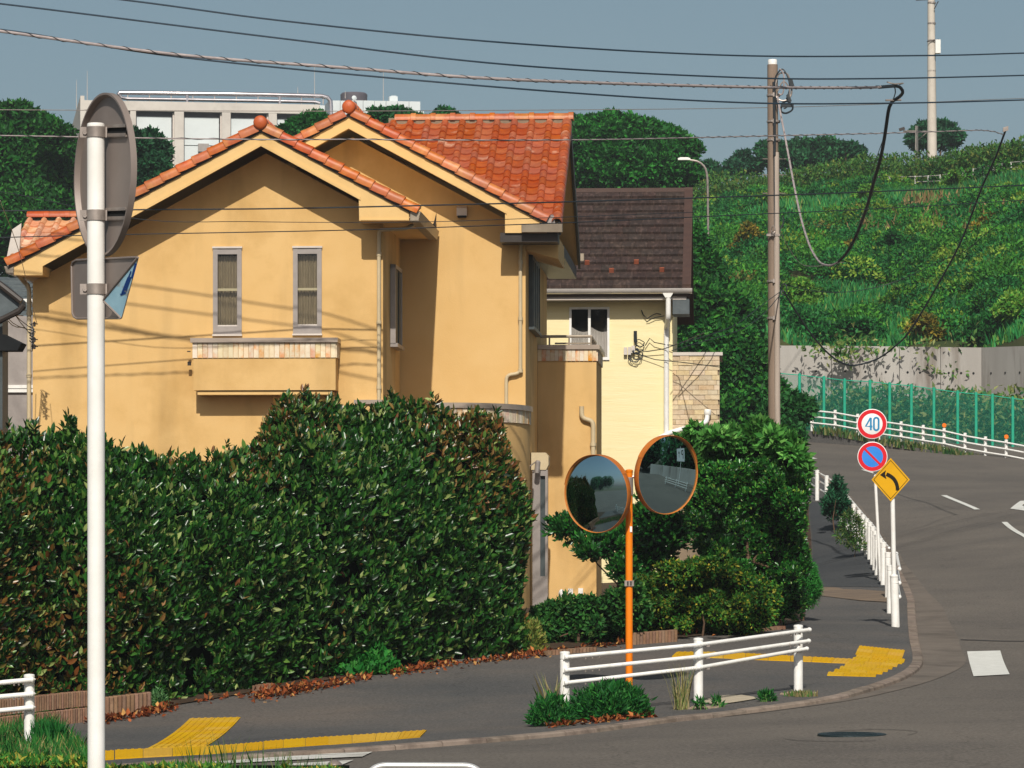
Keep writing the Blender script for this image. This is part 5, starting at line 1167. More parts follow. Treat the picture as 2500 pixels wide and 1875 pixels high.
# ------------------------------------------------------------------ shrubs and garden trees
t = tree('ornamental_tree', 'slender tree with thin pale trunks between the mirrors and the ochre wall', 'tree', (1.75, 57.0, g1(1.75, 57.0)),
  px_blobs([(1400,1290,62,38),(1470,1330,70,36),(1545,1300,55,60),(1590,1260,50,70),(1600,1350,55,60),(1525,1390,40,40),(1640,1300,50,50),(1440,1350,30,18)], 56.5, .8, .5, 4),
  ['#1f5a22', '#28661f', '#174a1c', '#44802c'], 9000, .105, .035, w=[4, 4, 4, 1], seed=11, hull=True, limbs=4, trunks=[Vector((1.5, 57, g1(1.5, 57))), Vector((1.68, 57, g1(1.7, 57)))], leafm='leaf', hs=.62, fill=.5, per=6)
t = tree('dogwood_tree', 'light green broad leaved dogwood in front of the grey utility pole', 'tree', None,
  px_blobs(lobes([(1700,1080,45,32),(1745,1110,50,42),(1800,1100,60,50),(1860,1085,62,48),(1915,1110,50,50),(1935,1160,40,52),(1720,1170,50,44),(1680,1130,30,30),(1950,1120,22,20)], 16, 1), 55, .8, .4, 5),
  ['#569440', '#448434', '#70a850', '#326c2a'], 7500, .14, .04, w=[4, 4, 2, 2], seed=12, leafm='leafmatte', hs=.7, fill=.4, limbs=5, per=5, sup=.0)
t = tree('camellia_shrub', 'big dense dark green shrub filling the street corner beside the pavement', 'shrub', None,
  px_blobs(lobes([(1760,1230,75,75),(1850,1210,85,70),(1910,1260,60,90),(1925,1370,52,90),(1915,1460,55,62),(1860,1450,80,75),(1840,1340,90,90),(1770,1320,80,80),(1720,1260,50,60),(1745,1190,50,40)], 26, 2), 54.6, .8, .3, 6),
  ['#205c1e', '#2e6e26', '#184c18', '#548e36', '#7a9a3c'], 46000, .062, .06, w=[4, 4, 4, 2, .6], seed=13, leafm='leaf', hs=.78, fill=.3, limbs=4, per=6)
t = tree('golden_shrub', 'yellow tinged small leaved shrub in front of the big dark shrub', 'shrub', None,
  px_blobs(lobes([(1600,1480,60,60),(1680,1470,70,72),(1770,1475,70,72),(1640,1410,40,40),(1770,1405,40,45),(1575,1510,50,45),(1840,1500,50,48),(1620,1530,50,34),(1700,1528,60,36),(1790,1522,60,36),(1700,1395,36,34),(1610,1440,36,36),(1870,1470,36,50)], 30, 3), 53.2, .8, .4, 7),
  ['#8a8628', '#5f7a22', '#3a6c20', '#24581c', '#a0922e'], 26000, .06, .02, w=[1.3, 2.6, 5, 5, .4], seed=14, leafm='leafmatte', hs=.82, fill=.3, limbs=0)
t = tree('low_shrub', 'low leafy shrub row between the tall hedge and the orange pole', 'shrub', None,
  px_blobs(lobes([(1330,1535,40,55),(1380,1528,50,58),(1440,1524,50,64),(1500,1525,48,60),(1545,1510,40,66),(1345,1495,30,24),(1540,1470,40,44),(1420,1490,40,30),(1310,1560,30,34)], 16, 4), 51.5, .8, .3, 8),
  ['#2a5f26', '#3a6f2c', '#1f4f20', '#5a7f3a'], 9000, .085, .03, w=[4, 3, 4, 1.2], seed=15, leafm='leafmatte', hs=.75, fill=.4, limbs=3)
t = tree('feathery_bush', 'fine textured round green bush spilling onto the pavement right of the shrubs', 'bush', None,
  px_blobs([(1962,1420,30,55),(1975,1440,28,45),(1955,1380,22,40)], 58.5, .8, .1, 9), ['#2c7a2c', '#1f6424', '#3f8a38'], 6500, .08, .02, seed=16, leafm='leafmatte', hs=.8, aspect=.14, fill=.25, limbs=2)
t = tree('verge_bush', 'dark blue green bush growing through the side guard rail', 'bush', None,
  px_blobs(lobes([(2042,1218,18,40),(2055,1240,18,28),(2028,1240,18,28),(2046,1182,8,20)], 8, 5), 88, .8, .1, 10), ['#1f5a3a', '#17492f', '#2a6a44'], 2600, .11, .02, seed=17, leafm='leafmatte', hs=.8, aspect=.3, limbs=2)
t = tree('verge_weed', 'straggly weeds along the foot of the side guard rail', 'weeds', None,
  px_blobs([(2076,1280,20,30),(2092,1300,14,30),(2060,1310,18,15),(2090,1330,22,12)], 80, .8, .1, 11), ['#4a7a36', '#7a8a4a', '#35682c'], 1300, .12, .01, seed=18, leafm='leafmatte', hs=.4, aspect=.2, hull=False, limbs=2)
# a second bank behind the pale house
DK = ['#205f26', '#2c7029', '#184f20', '#44862f']
for k, (bl, d, lb, cols, n, ls) in enumerate([
  (lobes([(1675,660,50,60),(1715,650,40,48),(1680,740,60,80),(1750,745,55,60),(1690,590,30,34),(1720,820,60,60)], 14, 9), 118, 'dark bushy evergreen just behind the right edge of the brown roof', DK, 11000, .24),
  ([(1790,850,60,60),(1830,900,55,60),(1770,920,60,70),(1880,960,40,40),(1820,980,70,60),(1900,1010,40,40),(1780,1020,60,50)], 108, 'dark evergreen behind the stone annex and the utility pole', DK, 9000, .22),
  ([(1800,780,55,45),(1770,820,60,50),(1730,880,60,60),(1850,850,40,30)], 121, 'mid green tree between the stone annex and the retaining wall', ['#2f6f34', '#24602a', '#3f7f3c'], 6000, .24),
  ([(1905,1020,55,40),(1940,1000,45,35),(1880,1060,50,40),(1920,1060,40,30)], 97, 'leafy branches hanging over the far guard rail beside the utility pole', ['#245f2a', '#1b5022', '#3a7a3a'], 5000, .18)]):
    b = px_blobs(bl, d, .8, 1.0, 20+k); c = b[0][0]; tree('evergreen_tree', lb, 'tree', (c[0], c[1], g1(c[0], c[1])), b, cols, n, ls, .18, 'evergreens behind the pale house', seed=30+k, hs=.84, limbs=3)
# trees against the sky
BT = [
 ('broad_tree', 'broad dark green tree rising at the left edge behind the ochre house', [(30,330,110,70),(100,400,90,110),(0,450,120,130),(150,470,60,110),(60,540,110,90),(-60,380,110,110),(130,330,40,30),(30,620,110,60)], 165, 24000, .34, ['#1c5a1f', '#25661f', '#174a1b', '#3c7a2a'], [4,4,3,1.6]),
 ('broad_tree', 'dark tree right behind the round grey sign back', [(370,380,45,45),(350,430,60,60),(390,450,40,45),(330,360,30,40),(420,470,30,20)], 150, 7000, .32, ['#1d5030', '#17442a', '#2a6038'], None),
 ('broad_tree', 'bushy treetop between the two orange gables', [(760,295,28,18),(735,312,35,20),(785,300,18,20),(700,322,20,14)], 140, 2600, .24, ['#1f6428', '#185420', '#2c7430'], None),
 ('broad_tree', 'flat row of treetops above the ridge of the orange tiled roof', [(925,285,26,18),(970,290,40,24),(1010,300,40,18),(1085,290,28,24),(1060,305,40,14),(900,300,30,14),(1120,306,20,10)], 150, 4200, .26, ['#1f6030', '#185028', '#2c7038'], None),
 ('broad_tree', 'large rounded broadleaf tree behind the brown roof against the sky', [(1510,335,90,55),(1560,365,105,65),(1470,370,95,70),(1620,380,75,65),(1540,420,150,60),(1420,400,70,70),(1660,420,45,45),(1450,310,45,25),(1400,330,40,35)], 175, 30000, .32, ['#1c5c20', '#257020', '#154a1a', '#3a8030'], [4,4,3,1.4]),
 ('broad_tree', 'ragged small tree on the skyline just right of the large rounded tree', [(1725,420,35,22),(1700,440,30,20),(1745,435,22,18)], 224, 1500, .34, ['#215a34', '#194a2a'], None),
 ('broad_tree', 'small conical tree on the skyline left of the utility pole', [(1812,400,22,28),(1790,415,24,20),(1835,412,24,22)], 240, 1500, .38, ['#1f5a38', '#184a2e'], None),
 ('broad_tree', 'wide dark tree on the skyline behind the utility pole', [(1870,368,26,18),(1900,375,34,26),(1960,368,50,26),(2020,365,40,24),(1940,392,80,24),(2050,388,40,22)], 240, 4800, .40, ['#1f5a34', '#184c2a', '#2c6c3c'], None),
 ('broad_tree', 'rightmost tree of the skyline clump behind the hanging black cable', [(2075,368,20,18),(2085,385,26,18),(2100,372,10,14)], 238, 1300, .36, ['#225e38', '#194c2e'], None),
 ('broad_tree', 'round dark tree on the skyline behind the tall white pole', [(2262,320,30,16),(2300,318,34,18),(2325,335,26,14),(2240,345,24,18),(2290,345,50,18)], 236, 3600, .40, ['#1d5636', '#174a2c', '#28643c'], None)]
for k, (nm, lb, bl, d, n, ls, cols, w_) in enumerate(BT):
    b = px_blobs(bl, d, .8, 2.0, 50+k); 
    ext = []                                               # small clumps break up the outline
    r = np.random.default_rng(k)
    for c, rr in b:
        for q in range(9):
            u = r.normal(size=3); u[2] = abs(u[2]); u /= np.linalg.norm(u); ext.append((tuple(np.array(c)+u*np.array(rr)*r.uniform(.88, 1.06)), tuple(np.array(rr)*r.uniform(.10, .30))))
    c = b[0][0]; zb = min(q[0][2]-q[1][2] for q in b)
    tree(nm, lb, 'tree', (c[0], c[1], min(zb-3, 8.0)), b+ext, cols, int(n*1.25), ls*.85, .35, 'trees on the skyline', seed=70+k, hs=.8, limbs=4, w=w_)
# clipped hedge band along the top of the hill with pale guard rail bits below
p, u, v = hill_pts(30000, .93, 1.0); k = vnoise(p, .5, 3); p = p+np.c_[RNG.normal(size=len(p))*.3, RNG.normal(size=len(p))*.3, RNG.uniform(.0, 1.0, len(p))*(2.0+.6*k)]
mb = MB()
for i in range(0, 118):
    a, b = hillpt(i/118, .985), hillpt((i+1)/118, .985); mb.prism([a-Vector((0, 0, .5)), b-Vector((0, 0, .5)), b+Vector((0, 0, 1.5)), a+Vector((0, 0, 1.5))], (0, 1.2, 0))
th_ = thing('hilltop_hedge', 'long yellowish green hedge running along the top of the grassy hill', 'hedge', hillpt(.5, 1))
mb.build('shade_hull', M['hull'], th_)
leaf_mesh('foliage', p-np.array([0, 1.0, 0]), np.tile([0, -.6, .8], (len(p), 1)), .24, .45, pal(len(p), ['#41702a', '#52782e', '#2a5c24', '#78803a'], [4, 3, 3, 1])*(1+.25*k)[:, None].clip(.5, 1.5), M['leafmatte'], th_, up=.3)
gr_ = thing('hilltop_rail', 'broken white line of guard rail below the hilltop hedge', 'guard rail', hillpt(.6, .88))
mb = MB(); 
pts = [hillpt(u_, .925)+Vector((0, -.6, .62)) for u_ in np.linspace(.42, .97, 46)]
for a_ in (0, .3): mb.tube([p_+Vector((0, 0, a_)) for p_ in pts], .035, 4)
mb.build('rail', M['concrete'], gr_, smooth=True)
for i in range(0, 46, 2):
    mb = MB(); mb.tube([pts[i]-Vector((0, 0, .8)), pts[i]+Vector((0, 0, .34))], .045, 5); mb.build('post', M['white'], gr_)
# individual shrubs standing out of the slope
hb_cols = [(['#94802a', '#80762a', '#5c6e2a'], 'yellow'), (['#5a9230', '#44822a', '#7ca03c'], 'light green'), (['#1f6428', '#28742c', '#195424'], 'dark green')]
HS = [(1985,590,30,24,0,'yellow leaved shrub on the hill just right of the utility pole, highest of its kind'),(2075,620,26,26,0,'yellow leaved shrub on the hill inside the hanging cable loop'),(2420,560,42,36,0,'widest yellow shrub, high on the hill near the right edge'),
 (2120,480,30,26,1,'light green shrub under the hilltop rail left of the tall white pole'),(2330,450,26,28,1,'light green shrub on the hill just right of the tall white pole'),(1990,470,46,26,1,'wide light green shrub high on the hill right of the utility pole'),
 (2210,735,56,36,1,'wide light green shrub in the middle of the slope'),(2350,720,50,34,1,'light green shrub on the slope, third row from the right edge'),(2475,750,34,40,1,'light green shrub low on the slope at the right edge'),
 (1960,800,46,40,2,'dark green shrub low on the slope right of the utility pole'),(2080,810,60,32,2,'long dark green shrub just above the retaining wall'),(2180,610,36,44,2,'tall dark green shrub in the middle of the slope'),
 (2260,800,34,30,0,'yellow flecked shrub right above the retaining wall'),(1950,720,50,40,1,'pale green shrub left on the slope beside the pole'),(2420,800,50,32,2,'dark green shrub above the kink of the retaining wall'),(1830,600,36,50,0,'golden brown shrub left of the utility pole on the slope')]
for k, (x, y, rx, ry, ci, lb) in enumerate(HS):
    # stand the shrub where its foot meets the slope
    best = None
    dd = np.linalg.norm((np.c_[1250+F*HILLV[..., 0].ravel()/HILLV[..., 1].ravel(), HY-F*(HILLV[..., 2].ravel()-CZ)/HILLV[..., 1].ravel()])-np.array([x, y+ry*.6]), axis=1); q = HILLV.reshape(-1, 3)[int(np.argmin(dd))]
    rx *= 1.25; ry *= 1.15; b = px_blobs(lobes([(x, y, rx*.7, ry*.7), (x-rx*.6, y+ry*.3, rx*.5, ry*.5), (x+rx*.55, y+ry*.25, rx*.5, ry*.5), (x, y-ry*.45, rx*.5, ry*.4), (x+rx*.2, y+ry*.5, rx*.6, ry*.4)], 7, k, .2, .45), q[1]-1.2, .8, .5, k)
    tree('hillside_shrub', lb, 'shrub', tuple(q), b, hb_cols[ci][0], 4200, .19, .06, 'shrubs on the grassy hill', seed=100+k, hs=.7, fill=.45, limbs=3)
# ================================================================== RETAINING WALL, GREEN FENCE
RW = [(1780,846,137),(1843,843.5,137),(1908,843,137),(2050,845,136.5),(2200,846,136),(2397,848.5,135)]
tw = thing('retaining_wall', 'stained grey concrete retaining wall at the foot of the grassy hill', 'retaining wall', P(2200, 1000, 136))
def wallface(pts, name='wall_panel', th=.5):
    for k in range(len(pts)-1):
        a, b = P(*pts[k]), P(*pts[k+1]); g = Vector((.012, 0, 0)); mb = MB(); n = (b-a).cross(Vector((0, 0, 1))).normalized(); n = n if n.y < 0 else -n; bk = -n*th
        d = (b-a).normalized()*.012; a0, b0 = a+d, b-d; lo = lambda p: Vector((p.x, p.y, 2.0))
        mb.prism([lo(a0), lo(b0), b0, a0], bk); mb.build(name, M['concrete'], tw)
        for f in (.2, .5, .8):
            for dz in (1.0, 2.4):
                p = a.lerp(b, f)-Vector((0, 0, dz)); mb = MB(); mb.lathe([(.045, .0), (.045, .02), (.001, .02)], p+n*.0, n, 8); mb.build('tie_hole', M['darkvoid'], tw)
def subdiv(a, b, n): return [tuple(a[i]+(b[i]-a[i])*k/n for i in range(3)) for k in range(n+1)]
wallface([(1740,848,137)]+subdiv((1843,843.5,137),(2030,844,136.6),1)+subdiv((2030,844,136.6),(2196,846,136),1)[1:]+subdiv((2196,846,136),(2397,848.5,135),2)[1:])
wallface(subdiv((2397,848.5,135),(2980,828,119),5))
# climbing greenery between wall and net
LP = []; LN = []; LC = []
for k in range(170):
    px = random.uniform(1900, 2560); g = P(px, 0, 131.5 if px < 2400 else 128); top = random.uniform(955, 1010) if random.random() < .75 else random.uniform(915, 960)
    x, y = g.x, g.y-random.uniform(0, 1.5); z0 = g1(x, min(y, 145)); zt = P(px, top, y).z; m_ = 150; t_ = RNG.uniform(size=m_)
    q = np.c_[x+RNG.normal(size=m_)*.55, y+RNG.normal(size=m_)*.4, z0-.3+(zt-z0)*t_]; LP.append(q); LN.append(np.tile([0, -.8, .4], (m_, 1))); LC.append(pal(m_, [['#2a6a44', '#3a7a4a'], ['#5a7f3c', '#6f8a44'], ['#1f5536', '#2c6440'], ['#8a9058', '#6f8450']][random.randrange(4)]))
leaf_mesh('climbing_vines', np.concatenate(LP), np.concatenate(LN), .26, .4, np.concatenate(LC), M['leafmatte'], up=.2)
# vines spilling over the wall top
LP = []; LN = []; LC = []
for px, py, r_, n_ in ((2055,860,34,420),(2070,840,50,420),(2290,905,40,260),(2330,915,30,160),(1985,850,30,200),(2440,925,26,200),(2480,935,30,200),(2240,850,60,300),(2130,850,50,300),(2370,850,60,300)):
    c = P(px, py, 135.6); m_ = n_//5; q = np.array(c)+RNG.normal(size=(m_, 3))*np.array([r_/62*.6, .3, r_/62*.35]); LP.append(q); LN.append(np.tile([0, -.7, .5], (m_, 1))); LC.append(pal(m_, ['#6f8a44', '#4f7a34', '#8f9658', '#3a6a2c']))
leaf_mesh('hanging_vines', np.concatenate(LP), np.concatenate(LN), .26, .4, np.concatenate(LC), M['leafmatte'], up=-.2)
FP = [(1952,914,1012),(2011.5,920.5,1030),(2062,926.7,1042),(2124,930,1050),(2172,935.7,1055),(2225,940,1060),(2280,948,1068),(2338,956,1076),(2383,960,1083),(2423,964,1090),(2472.6,971,1100),(2530,978,1110),(2590,986,1120)]
gf = thing('net_fence', 'green net fence with green posts in front of the retaining wall', 'fence', P(2250, 1066, 126))
tops = []
FP = [(1880,908,1003)]+FP
for k, (x, yt, yb) in enumerate(FP):
    d = 127.5-(x-1950)*.006; a = P(x, yb, d); z0 = g1(a.x, a.y)-.05; a = Vector((a.x, a.y, min(z0, a.z))); b = P(x, yt, d); tops.append((a, b))
    mb = MB(); mb.tube([a, b], .055, 8); mb.lathe([(.055, 0), (.06, .02), (.001, .05)], b, n=8); mb.build('fence_post', M['greenpost'], gf)
for (a, b), (c, d) in zip(tops[:-1], tops[1:]):
    mb = MB(); mb.tube([b-Vector((0, 0, .03)), d-Vector((0, 0, .03))], .02, 5); mb.build('top_rail', M['greenpost'], gf)
    mb = MB(); o = Vector((0, .03, 0)); q = [a+o, c+o, d+o-Vector((0, 0, .06)), b+o-Vector((0, 0, .06))]; mb.prism(q, (0, .004, 0)); mb.build('net_panel', M['net'], gf)
# ------------------------------------------------------------------ guard rails
def post_mesh(h=.85, r=.057):
    prof = [(r, -.1), (r, h-.12), (r*.93, h-.115), (r*.93, h-.10), (r, h-.095), (r, h-.03), (r*1.05, h-.028), (r*1.05, h-.008), (r*.8, h), (.001, h+.006)]
    return MB().lathe(prof, n=20).mesh('post', M['whiteworn'], smooth=True)
PM = post_mesh()
def guard_rail(label, name, bases, railz, roff, rr=.024, ends=(True, True), group=None, reflect=(), rail_ext=(.15, .15), shapes=None, nseg=1):
    """bases: list of post foot points; rails run past the posts on the side given by roff"""
    t = thing(name, label, 'guard rail', bases[len(bases)//2], 0, group); O = Vector(t.location)
    for k, b in enumerate(bases):
        p = inst('post', PM, t, Matrix.Translation(Vector(b)-O))
        if k in reflect:
            mb = MB(); c = Vector(b)+Vector((0, -.02, .85+.10)); mb.lathe([(.001, -.02), (.075, -.02), (.08, 0), (.075, .02), (.001, .02)], c, (0, -1, 0), 14); mb.tube([Vector(b)+Vector((0, 0, .84)), c], .015, 5); mb.build('reflector', M['reflector'], t, smooth=True)
    off = Vector(roff)
    for h in railz:
        pts = [Vector(b)+off+Vector((0, 0, h)) for b in bases]
        d0 = (pts[0]-pts[1]).normalized(); d1 = (pts[-1]-pts[-2]).normalized(); pts = [pts[0]+d0*rail_ext[0]]+pts+[pts[-1]+d1*rail_ext[1]]
        mb = MB(); mb.tube(pts, rr, 10)
        for e, (q, dd) in zip(ends, ((pts[0], d0), (pts[-1], d1))):
            if e: mb.lathe([(.001, -rr*1.2), (rr*.8, -rr*1.0), (rr*1.25, -.0), (rr*.9, rr*.9), (.001, rr*1.3)], q, dd, 10)
        r_ = mb.build('rail', M['whiteworn'], t, smooth=True)
        for b in bases:
            mb = MB(); q = Vector(b)+off*.62+Vector((0, 0, h)); mb.obox(q, off*.38, off.cross(Vector((0, 0, 1))).normalized()*.03, (0, 0, rr*1.25))
            for dx in (-.05, 0.0, .05): mb.lathe([(.010, 0), (.010, .012), (.001, .012)], Vector(b)+off+off.cross(Vector((0, 0, 1))).normalized()*(dx+.11)+Vector((0, 0, h-rr)), (0, 0, -1), 6)
            mb.build('bracket', M['clamp'], t)
    return t
# front rail: three posts, rails on the street side
fb = [G(1379, 1757, .0)+Vector((0, 0, .09)), G(1705, 1731, .0)+Vector((0, 0, .09)), G(1949, 1696, .0)+Vector((0, 0, .09))]
for q in fb: q.z = g1(q.x, q.y)+.04
fr_t = thing('front_guard_rail', 'white pipe guard rail with three posts at the kerb in front of the mirrors', 'guard rail', fb[1]); O = Vector(fr_t.location)
for q, yt in zip(fb, (1590.5, 1557.5, 1525.5)):
    hh = P(1700, yt, q.y).z-q.z; inst('post', PM, fr_t, Matrix.Translation(q-O) @ Matrix.Diagonal((1, 1, hh/.85, 1)))
for (y0, ym, y1), xe in zip(((1604, 1574, 1537.5), (1636, 1603, 1565), (1667, 1630, 1584)), (1975.6, 1974, 1969)):
    o = Vector((-.0, -.085, 0)); a = P(1383, y0, fb[0].y-.085); b = P(1706, ym, fb[1].y-.085); c = P(xe, y1, fb[2].y-.085)
    for q0, q1 in ((a, b), (b, c)):
        mb = MB(); mb.tube([q0, q1], .0235, 12); mb.build('rail', M['whiteworn'], fr_t, smooth=True)
    mb = MB(); mb.lathe([(.001, -.03), (.024, -.022), (.031, 0), (.024, .022), (.001, .03)], a, (b-a).normalized(), 10); mb.lathe([(.001, -.03), (.024, -.022), (.031, 0), (.024, .022), (.001, .03)], c, (c-b).normalized(), 10); mb.tube([b-(b-a).normalized()*.05, b+(c-b).normalized()*.05], .029, 10)
    mb.build('rail_joint', M['whiteworn'], fr_t, smooth=True, kind='stuff')
    mb = MB()
    for q0, q1, xs_ in ((a, b, (.25, .34, .43)), (c, b, (.18, .27, .36))):
        d = (q1-q0).normalized()
        for s_ in xs_: mb.lathe([(.011, 0), (.011, .022), (.001, .024)], q0+d*s_-Vector((0, 0, .022)), (0, 0, -1), 6)
    mb.obox(b+(c-b).normalized()*.16+Vector((0, 0, -.028)), (.03, 0, 0), (0, .02, 0), (0, 0, .010)); mb.build('bolt', M['clamp'], fr_t, kind='stuff')
    for q, rp in zip(fb, (a, b, c)):
        mb = MB(); mb.obox(Vector((q.x, (q.y-.05), rp.lerp(rp, 0).z if q is not fb[2] else (b.lerp(c, (q.x-b.x)/(c.x-b.x))).z)), (.022, 0, 0), (0, .03, 0), (0, 0, .028)); mb.build('bracket', M['whiteworn'], fr_t)
# left rail end in the grass
lb = G(71.5, 1838, 0); lb.z = g1(lb.x, lb.y)+.0; lt = thing('left_guard_rail', 'end of a white three pipe guard rail in the grass at the left edge', 'guard rail', lb)
hh = P(71, 1646, lb.y).z-lb.z; inst('post', PM, lt, Matrix.Diagonal((1, 1, hh/.85, 1)))
l2 = lb+Vector((-2.3, -.5, -.02)); inst('post', PM, lt, Matrix.Translation(l2-lb) @ Matrix.Diagonal((1, 1, hh/.85, 1)))
for y0, y1 in ((1659, 1667), (1694, 1701), (1727, 1735)):
    mb = MB(); a = P(80, y0, lb.y-.09); b = P(0, y1, lb.y-.16); b = a+(b-a)*9; mb.tube([a, b], .0265, 12); mb.lathe([(.001, -.034), (.028, -.024), (.034, 0), (.001, .034)], a, (a-b).normalized(), 10); mb.build('rail', M['whiteworn'], lt, smooth=True)
    mb = MB()
    for k in range(3): mb.lathe([(.011, 0), (.011, .022), (.001, .024)], a+(b-a).normalized()*(.10+.05*k)-Vector((0, 0, .025)), (0, 0, -1), 6)
    mb.build('bolt', M['clamp'], lt, kind='stuff')
# side rail following the pavement edge
ctrl = [(2157,1431),(2144,1411),(2130,1380),(2112,1352),(2092,1325),(2062,1285),(2030,1248),(2005,1230),(1979,1213),(1950,1194),(1915,1172)]
pp = smooth_line([G(a, b, .1)[:2] for a, b in ctrl], .1); ar = np.r_[0, np.cumsum(np.linalg.norm(np.diff(pp, axis=0), axis=1))]; sp = 2.0
bs = []; s_ = 0
while s_ < ar[-1]: x, y = np.interp(s_, ar, pp[:, 0]), np.interp(s_, ar, pp[:, 1]); bs.append(Vector((x, y, g1(x, y)+.04))); s_ += sp
guard_rail('long white pipe guard rail with closely lined posts along the side pavement', 'side_guard_rail', bs, (.74, .52, .30), (.10, -.03, 0), group=None)
# short piece of rail starting behind the yellow sign
b0 = G(2173, 1500, .1); b1 = G(2168, 1462, .1); bb = []
for q in (b0, b1): q.z = g1(q.x, q.y)+.04; bb.append(q)
guard_rail('short white guard rail stub right behind the yellow diamond sign post', 'short_guard_rail', bb, (.80, .56, .32), (.155, -.04, 0), rr=.03, rail_ext=(.35, .4))
# far rail
fbx = [(1880,1040),(1927,1045),(1982.6,1053),(2039,1059),(2094,1069),(2146,1080),(2200,1088),(2254,1097),(2305,1105),(2356,1117),(2406,1126),(2456.6,1134),(2508,1144),(2560,1155)]
bs = []
for k, (x, y) in enumerate(fbx):
    d = 125.0-(x-1980)*.012; q = P(x, y, d); bs.append(q)
frt = guard_rail('long white pipe guard rail with orange reflectors on the far side of the road', 'far_guard_rail', bs, (.74, .52, .30), (.02, -.11, 0), reflect=(2, 8, 11), rr=.03)
# far verge and far pavement under it
A = np.array([(q.x-.1, q.y-1.1) for q in [P(1700, 1010, 122)]+bs+[P(2700, 1185, 116)]]); B = np.array([(q.x+.6, q.y+8) for q in [P(1700, 1010, 122)]+bs+[P(2700, 1185, 116)]])
zz_ = [q.z for q in [P(1700, 1018, 127)]+bs+[P(2700, 1185, 116)]]
mb = MB(); rows = []
for j, (f, dz) in enumerate(((0, -.75), (0.0, -.02), (.12, .0), (.13, -.06), (1.0, -.02))): rows.append([(*(A[i]+(B[i]-A[i])*f), zz_[i]+dz) for i in range(len(A))])
mb.grid(rows).build('far_pavement', M['walk'], smooth=False, kind='structure')
vg = []
for i in range(len(A)-1):
    n = 240; u = RNG.uniform(size=n); p = A[i]+(A[i+1]-A[i])*u[:, None]+(B[i]-A[i])*RNG.uniform(-.015, .13, n)[:, None]; vg.append(np.c_[p, zz_[i]+(zz_[i+1]-zz_[i])*u-.12])
vg = np.concatenate(vg); kk = vnoise(vg, .9, 2) > -.1; vg = vg[kk]; blades('verge_grass', vg, .28, .07, pal(len(vg), ['#4a6a34', '#2f5a30', '#7a7a4a']), M['leafmatte'], lean=.6)
# ================================================================== POLES AND WIRES
def pole(name, label, x, yt, d, rt, rb, m, zb=None, group=None):
    b = P(x, yt, d); z0 = g1(b.x, b.y)-.3 if zb is None else zb; t = thing(name, label, 'utility pole', (b.x, b.y, z0), 0, group); return t, b, z0
t, top, z0 = pole('utility_pole', 'thick grey brown utility pole with a coiled cable at its top beside the bend', 1886, 158, 88, .13, .155, 'polecon')
bx = P(1892, 1165, 88).x
mb = MB(); mb.tube([(bx, 88, z0), (top.x, 88, top.z)], [.162, .132], 16); mb.build('shaft', M['polecon'], t, smooth=True)
mb = MB(); mb.lathe([(.115, 0), (.12, .1), (.105, .13), (.001, .135)], (top.x, 88, top.z), n=14); mb.build('pole_cap', M['white'], t, smooth=True)
mb = MB(); a, b = P(1898, 1040, 87.86), P(1895, 372, 87.86); mb.tube([a, b], .075, 10); mb.build('cable_duct', M['polecon2'], t, smooth=True)
mb = MB(); mb.tube([P(1891, 380, 87.8), P(1891, 300, 87.8), P(1889, 200, 87.85)], .035, 8); mb.tube([P(1893, 600, 87.82), P(1890, 372, 87.82)], .02, 6); mb.build('riser_cable', M['cable'], t, smooth=True)
for y in (236, 300, 345, 576, 690, 780):
    mb = MB(); mb.lathe([(.165, 0), (.175, .01), (.175, .05), (.165, .06)], P(1888.5, y, 88), n=16); mb.box(P(1888, y, 88).x-.03, P(1888, y, 88).x+.03, 87.78, 87.86, P(1888, y, 88).z-.02, P(1888, y, 88).z+.08); mb.build('strap', M['clamp'], t)
for y in (388, 427, 472): 
    mb = MB(); mb.tube([P(1862, y, 88), P(1920, y, 88)], .012, 5); mb.build('step_bolt', M['clamp'], t)
mb = MB(); q = P(1888, 574, 87.8); mb.obox(q, (.17, 0, 0), (0, .02, 0), (0, 0, .025)); mb.build('bracket', M['clamp'], t)
def pts_px(lst, d): return [P(x, y, (q[0] if q else d)) for x, y, *q in lst]
def cable(lst, d, r, m, name='cable', parent=None, label=None, cat='cable', group=None, twist=None, n=6, step=.35):
    w_ = [tuple(p) for p in pts_px(lst, d)]; q = smooth_line(w_, step); mb = MB(); mb.tube([tuple(a) for a in q], r, n)
    o = mb.build(name, M[m], parent, smooth=True, origin=None if parent is not None else tuple(q[len(q)//2]))
    if label: tag(o, label, cat, group)
    if twist:
        pitch, rt, mm = twist; ar = np.r_[0, np.cumsum(np.linalg.norm(np.diff(q, axis=0), axis=1))]; L = ar[-1]; nn = int(L/pitch*8); hp_ = []
        for k in range(nn+1):
            s0 = L*k/nn; c = Vector([float(np.interp(s0, ar, q[:, j])) for j in range(3)]); a = 2*math.pi*s0/pitch
            hp_.append(c+Vector((0, math.cos(a), math.sin(a)))*(r+rt*.6))
        mb = MB(); mb.tube(hp_, rt, 4, cap=False); mb.build('binding', M[mm], o, smooth=True)
    return o
